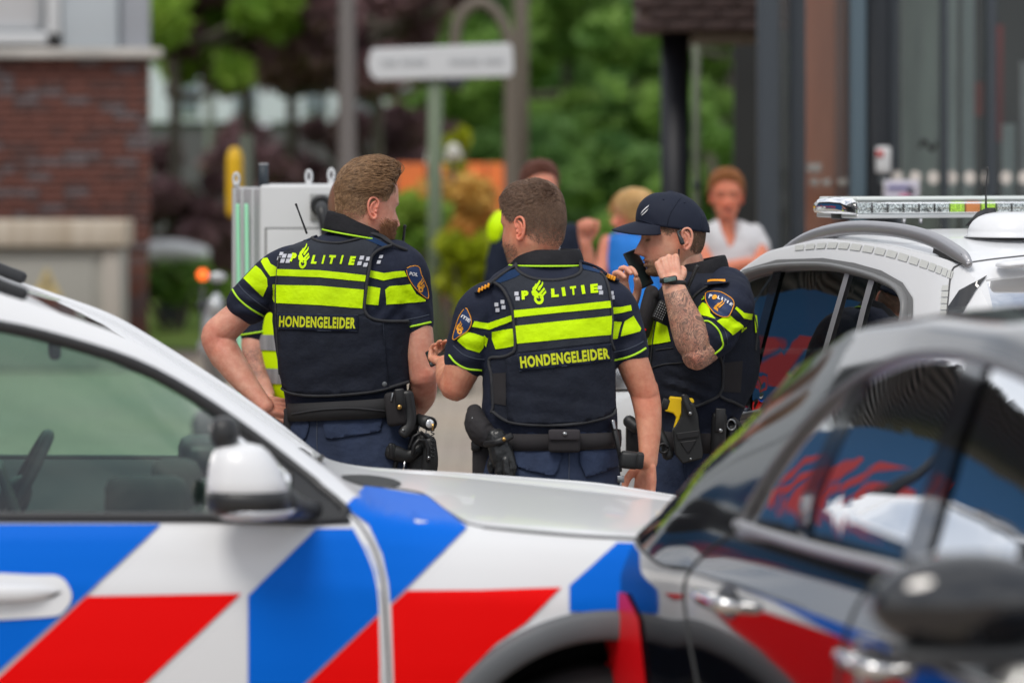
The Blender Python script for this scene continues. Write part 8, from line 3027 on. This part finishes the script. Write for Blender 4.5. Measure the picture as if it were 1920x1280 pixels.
db = bvh_of(d_me)
obj('lime_arm_band', limb([P(938, 412, YD - .01), P(932, 425, YD - .02), P(930, 440, YD - .02)], [(.040, .045), (.044, .05), (.040, .045)], n=18), M_lime, d_root, world=True)
# officer in hi-vis vest, hidden behind officer 1
YH = 13.3
M_hv = mat('hi_vis_yellow', (.60, .86, .0), rough=.6, spec=.2, noise_amt=.06, noise_scale=9)
M_hvg = mat('grey_reflective_band', (.27, .27, .28), rough=.5, noise_amt=.3, noise_scale=10, stretch=(5, 1, .4))
hvp = thing('person', 'man in hi-vis yellow vest mostly hidden behind the bearded officer', 'person', (P(560, 0, YH).x, YH, 0))
hv_, hf_ = make_head(neck_w=1.0)
x, y, z = hv_.T
hm_ = np.clip((z - np.interp(y, [-.1, -.05, 0, .06, .085], [-.06, -.04, .02, .06, .08])) / .015, 0, 1)
hvf, hcl = place_head(hv_, colorize(hv_, (.68, .38, .28), hm_ * .8, (.12, .07, .04)), np.tile(np.array((.7, .32, .23)), (len(EARV), 1)), rotm(100, 5), P(668, 392, YH), .97)
pr = [limb([P(656, 440, YH), P(630, 475, YH), P(600, 520, YH)], [.056, .07, .12], n=18),
      limb([P(520, 520, YH), P(498, 560, YH - .02), P(482, 610, YH - .03), P(476, 650, YH - .05)], [.06, .055, .048, .042], n=18, sub=4),
      limb([P(476, 645, YH - .05), P(480, 690, YH - .08), P(500, 740, YH - .12)], [.043, .038, .028], n=18, sub=4)]
pr += hand(P(500, 740, YH - .12), Vector((.5, -.3, -.8)), Vector((-.8, .1, -.5)), Vector((0, -1, .2)), [(30, 30, 20)] * 4)


def inkh(V):
    d = np.linalg.norm(V - np.array(P(480, 685, YH - .07)), axis=1)
    return np.clip((.08 - d) / .02, 0, 1) * .7


join_skin('body', hvf, pr, hvp, (.68, .38, .28), hcl, ink=inkh, voxel=.005)
THV = [(445, 600, 670, .05, 0), (460, 570, 700, .08, 0), (490, 535, 712, .11, 0), (540, 498, 712, .13, 0), (600, 480, 710, .14, 0), (650, 476, 708, .145, 0), (700, 482, 706, .145, 0), (745, 505, 704, .14, 0), (765, 530, 700, .13, 0)]
hvt = rows_loft(THV, YH)
obj('hi_vis_vest', vox([hvt], .008, 3), M_hv, hvp, world=True)
hvb = bvh_of(hvt)
obj('reflective_band', drape([[(474, 627), (540, 629), (620, 632), (620, 660), (540, 658), (474, 655)]], hvb, YH, .004, 8), M_hvg, hvp, world=True)
obj('reflective_band', drape([[(476, 689), (540, 692), (620, 694), (620, 722), (540, 720), (486, 717)]], hvb, YH, .004, 8), M_hvg, hvp, world=True)
obj('navy_sleeve', vox([limb([P(530, 515, YH), P(502, 555, YH - .02), P(486, 605, YH - .03), P(482, 622, YH - .035)], [.07, .066, .060, .058], n=18, sub=4)], .006, 3), M_shirt, hvp, world=True)
obj('cuff_piping', tube([P(482, 622, YH - .035) + Vector((math.cos(q) * .060, math.sin(q) * .060, math.cos(q) * .01)) for q in np.linspace(0, 2 * math.pi, 28, endpoint=False)], .003, n=6, closed=True), M_limep, hvp, world=True)
l = [ell((P(600, 0, YH).x, YH, .95), (.19, .14, .13))]
for lx in (565, 640):
    X = P(lx, 0, YH).x
    l.append(limb([(X, YH, .93), (X, YH, .5), (X, YH + .02, .10)], [.105, .08, .065], n=14, sub=4))
    obj('boot', vox([limb([(X, YH + .04, .05), (X, YH - .15, .045)], [.052, .045], n=12)], .01, 3), M_shoe, hvp, world=True)
obj('trousers', vox(l, .012, 4), M_pants, hvp, world=True)
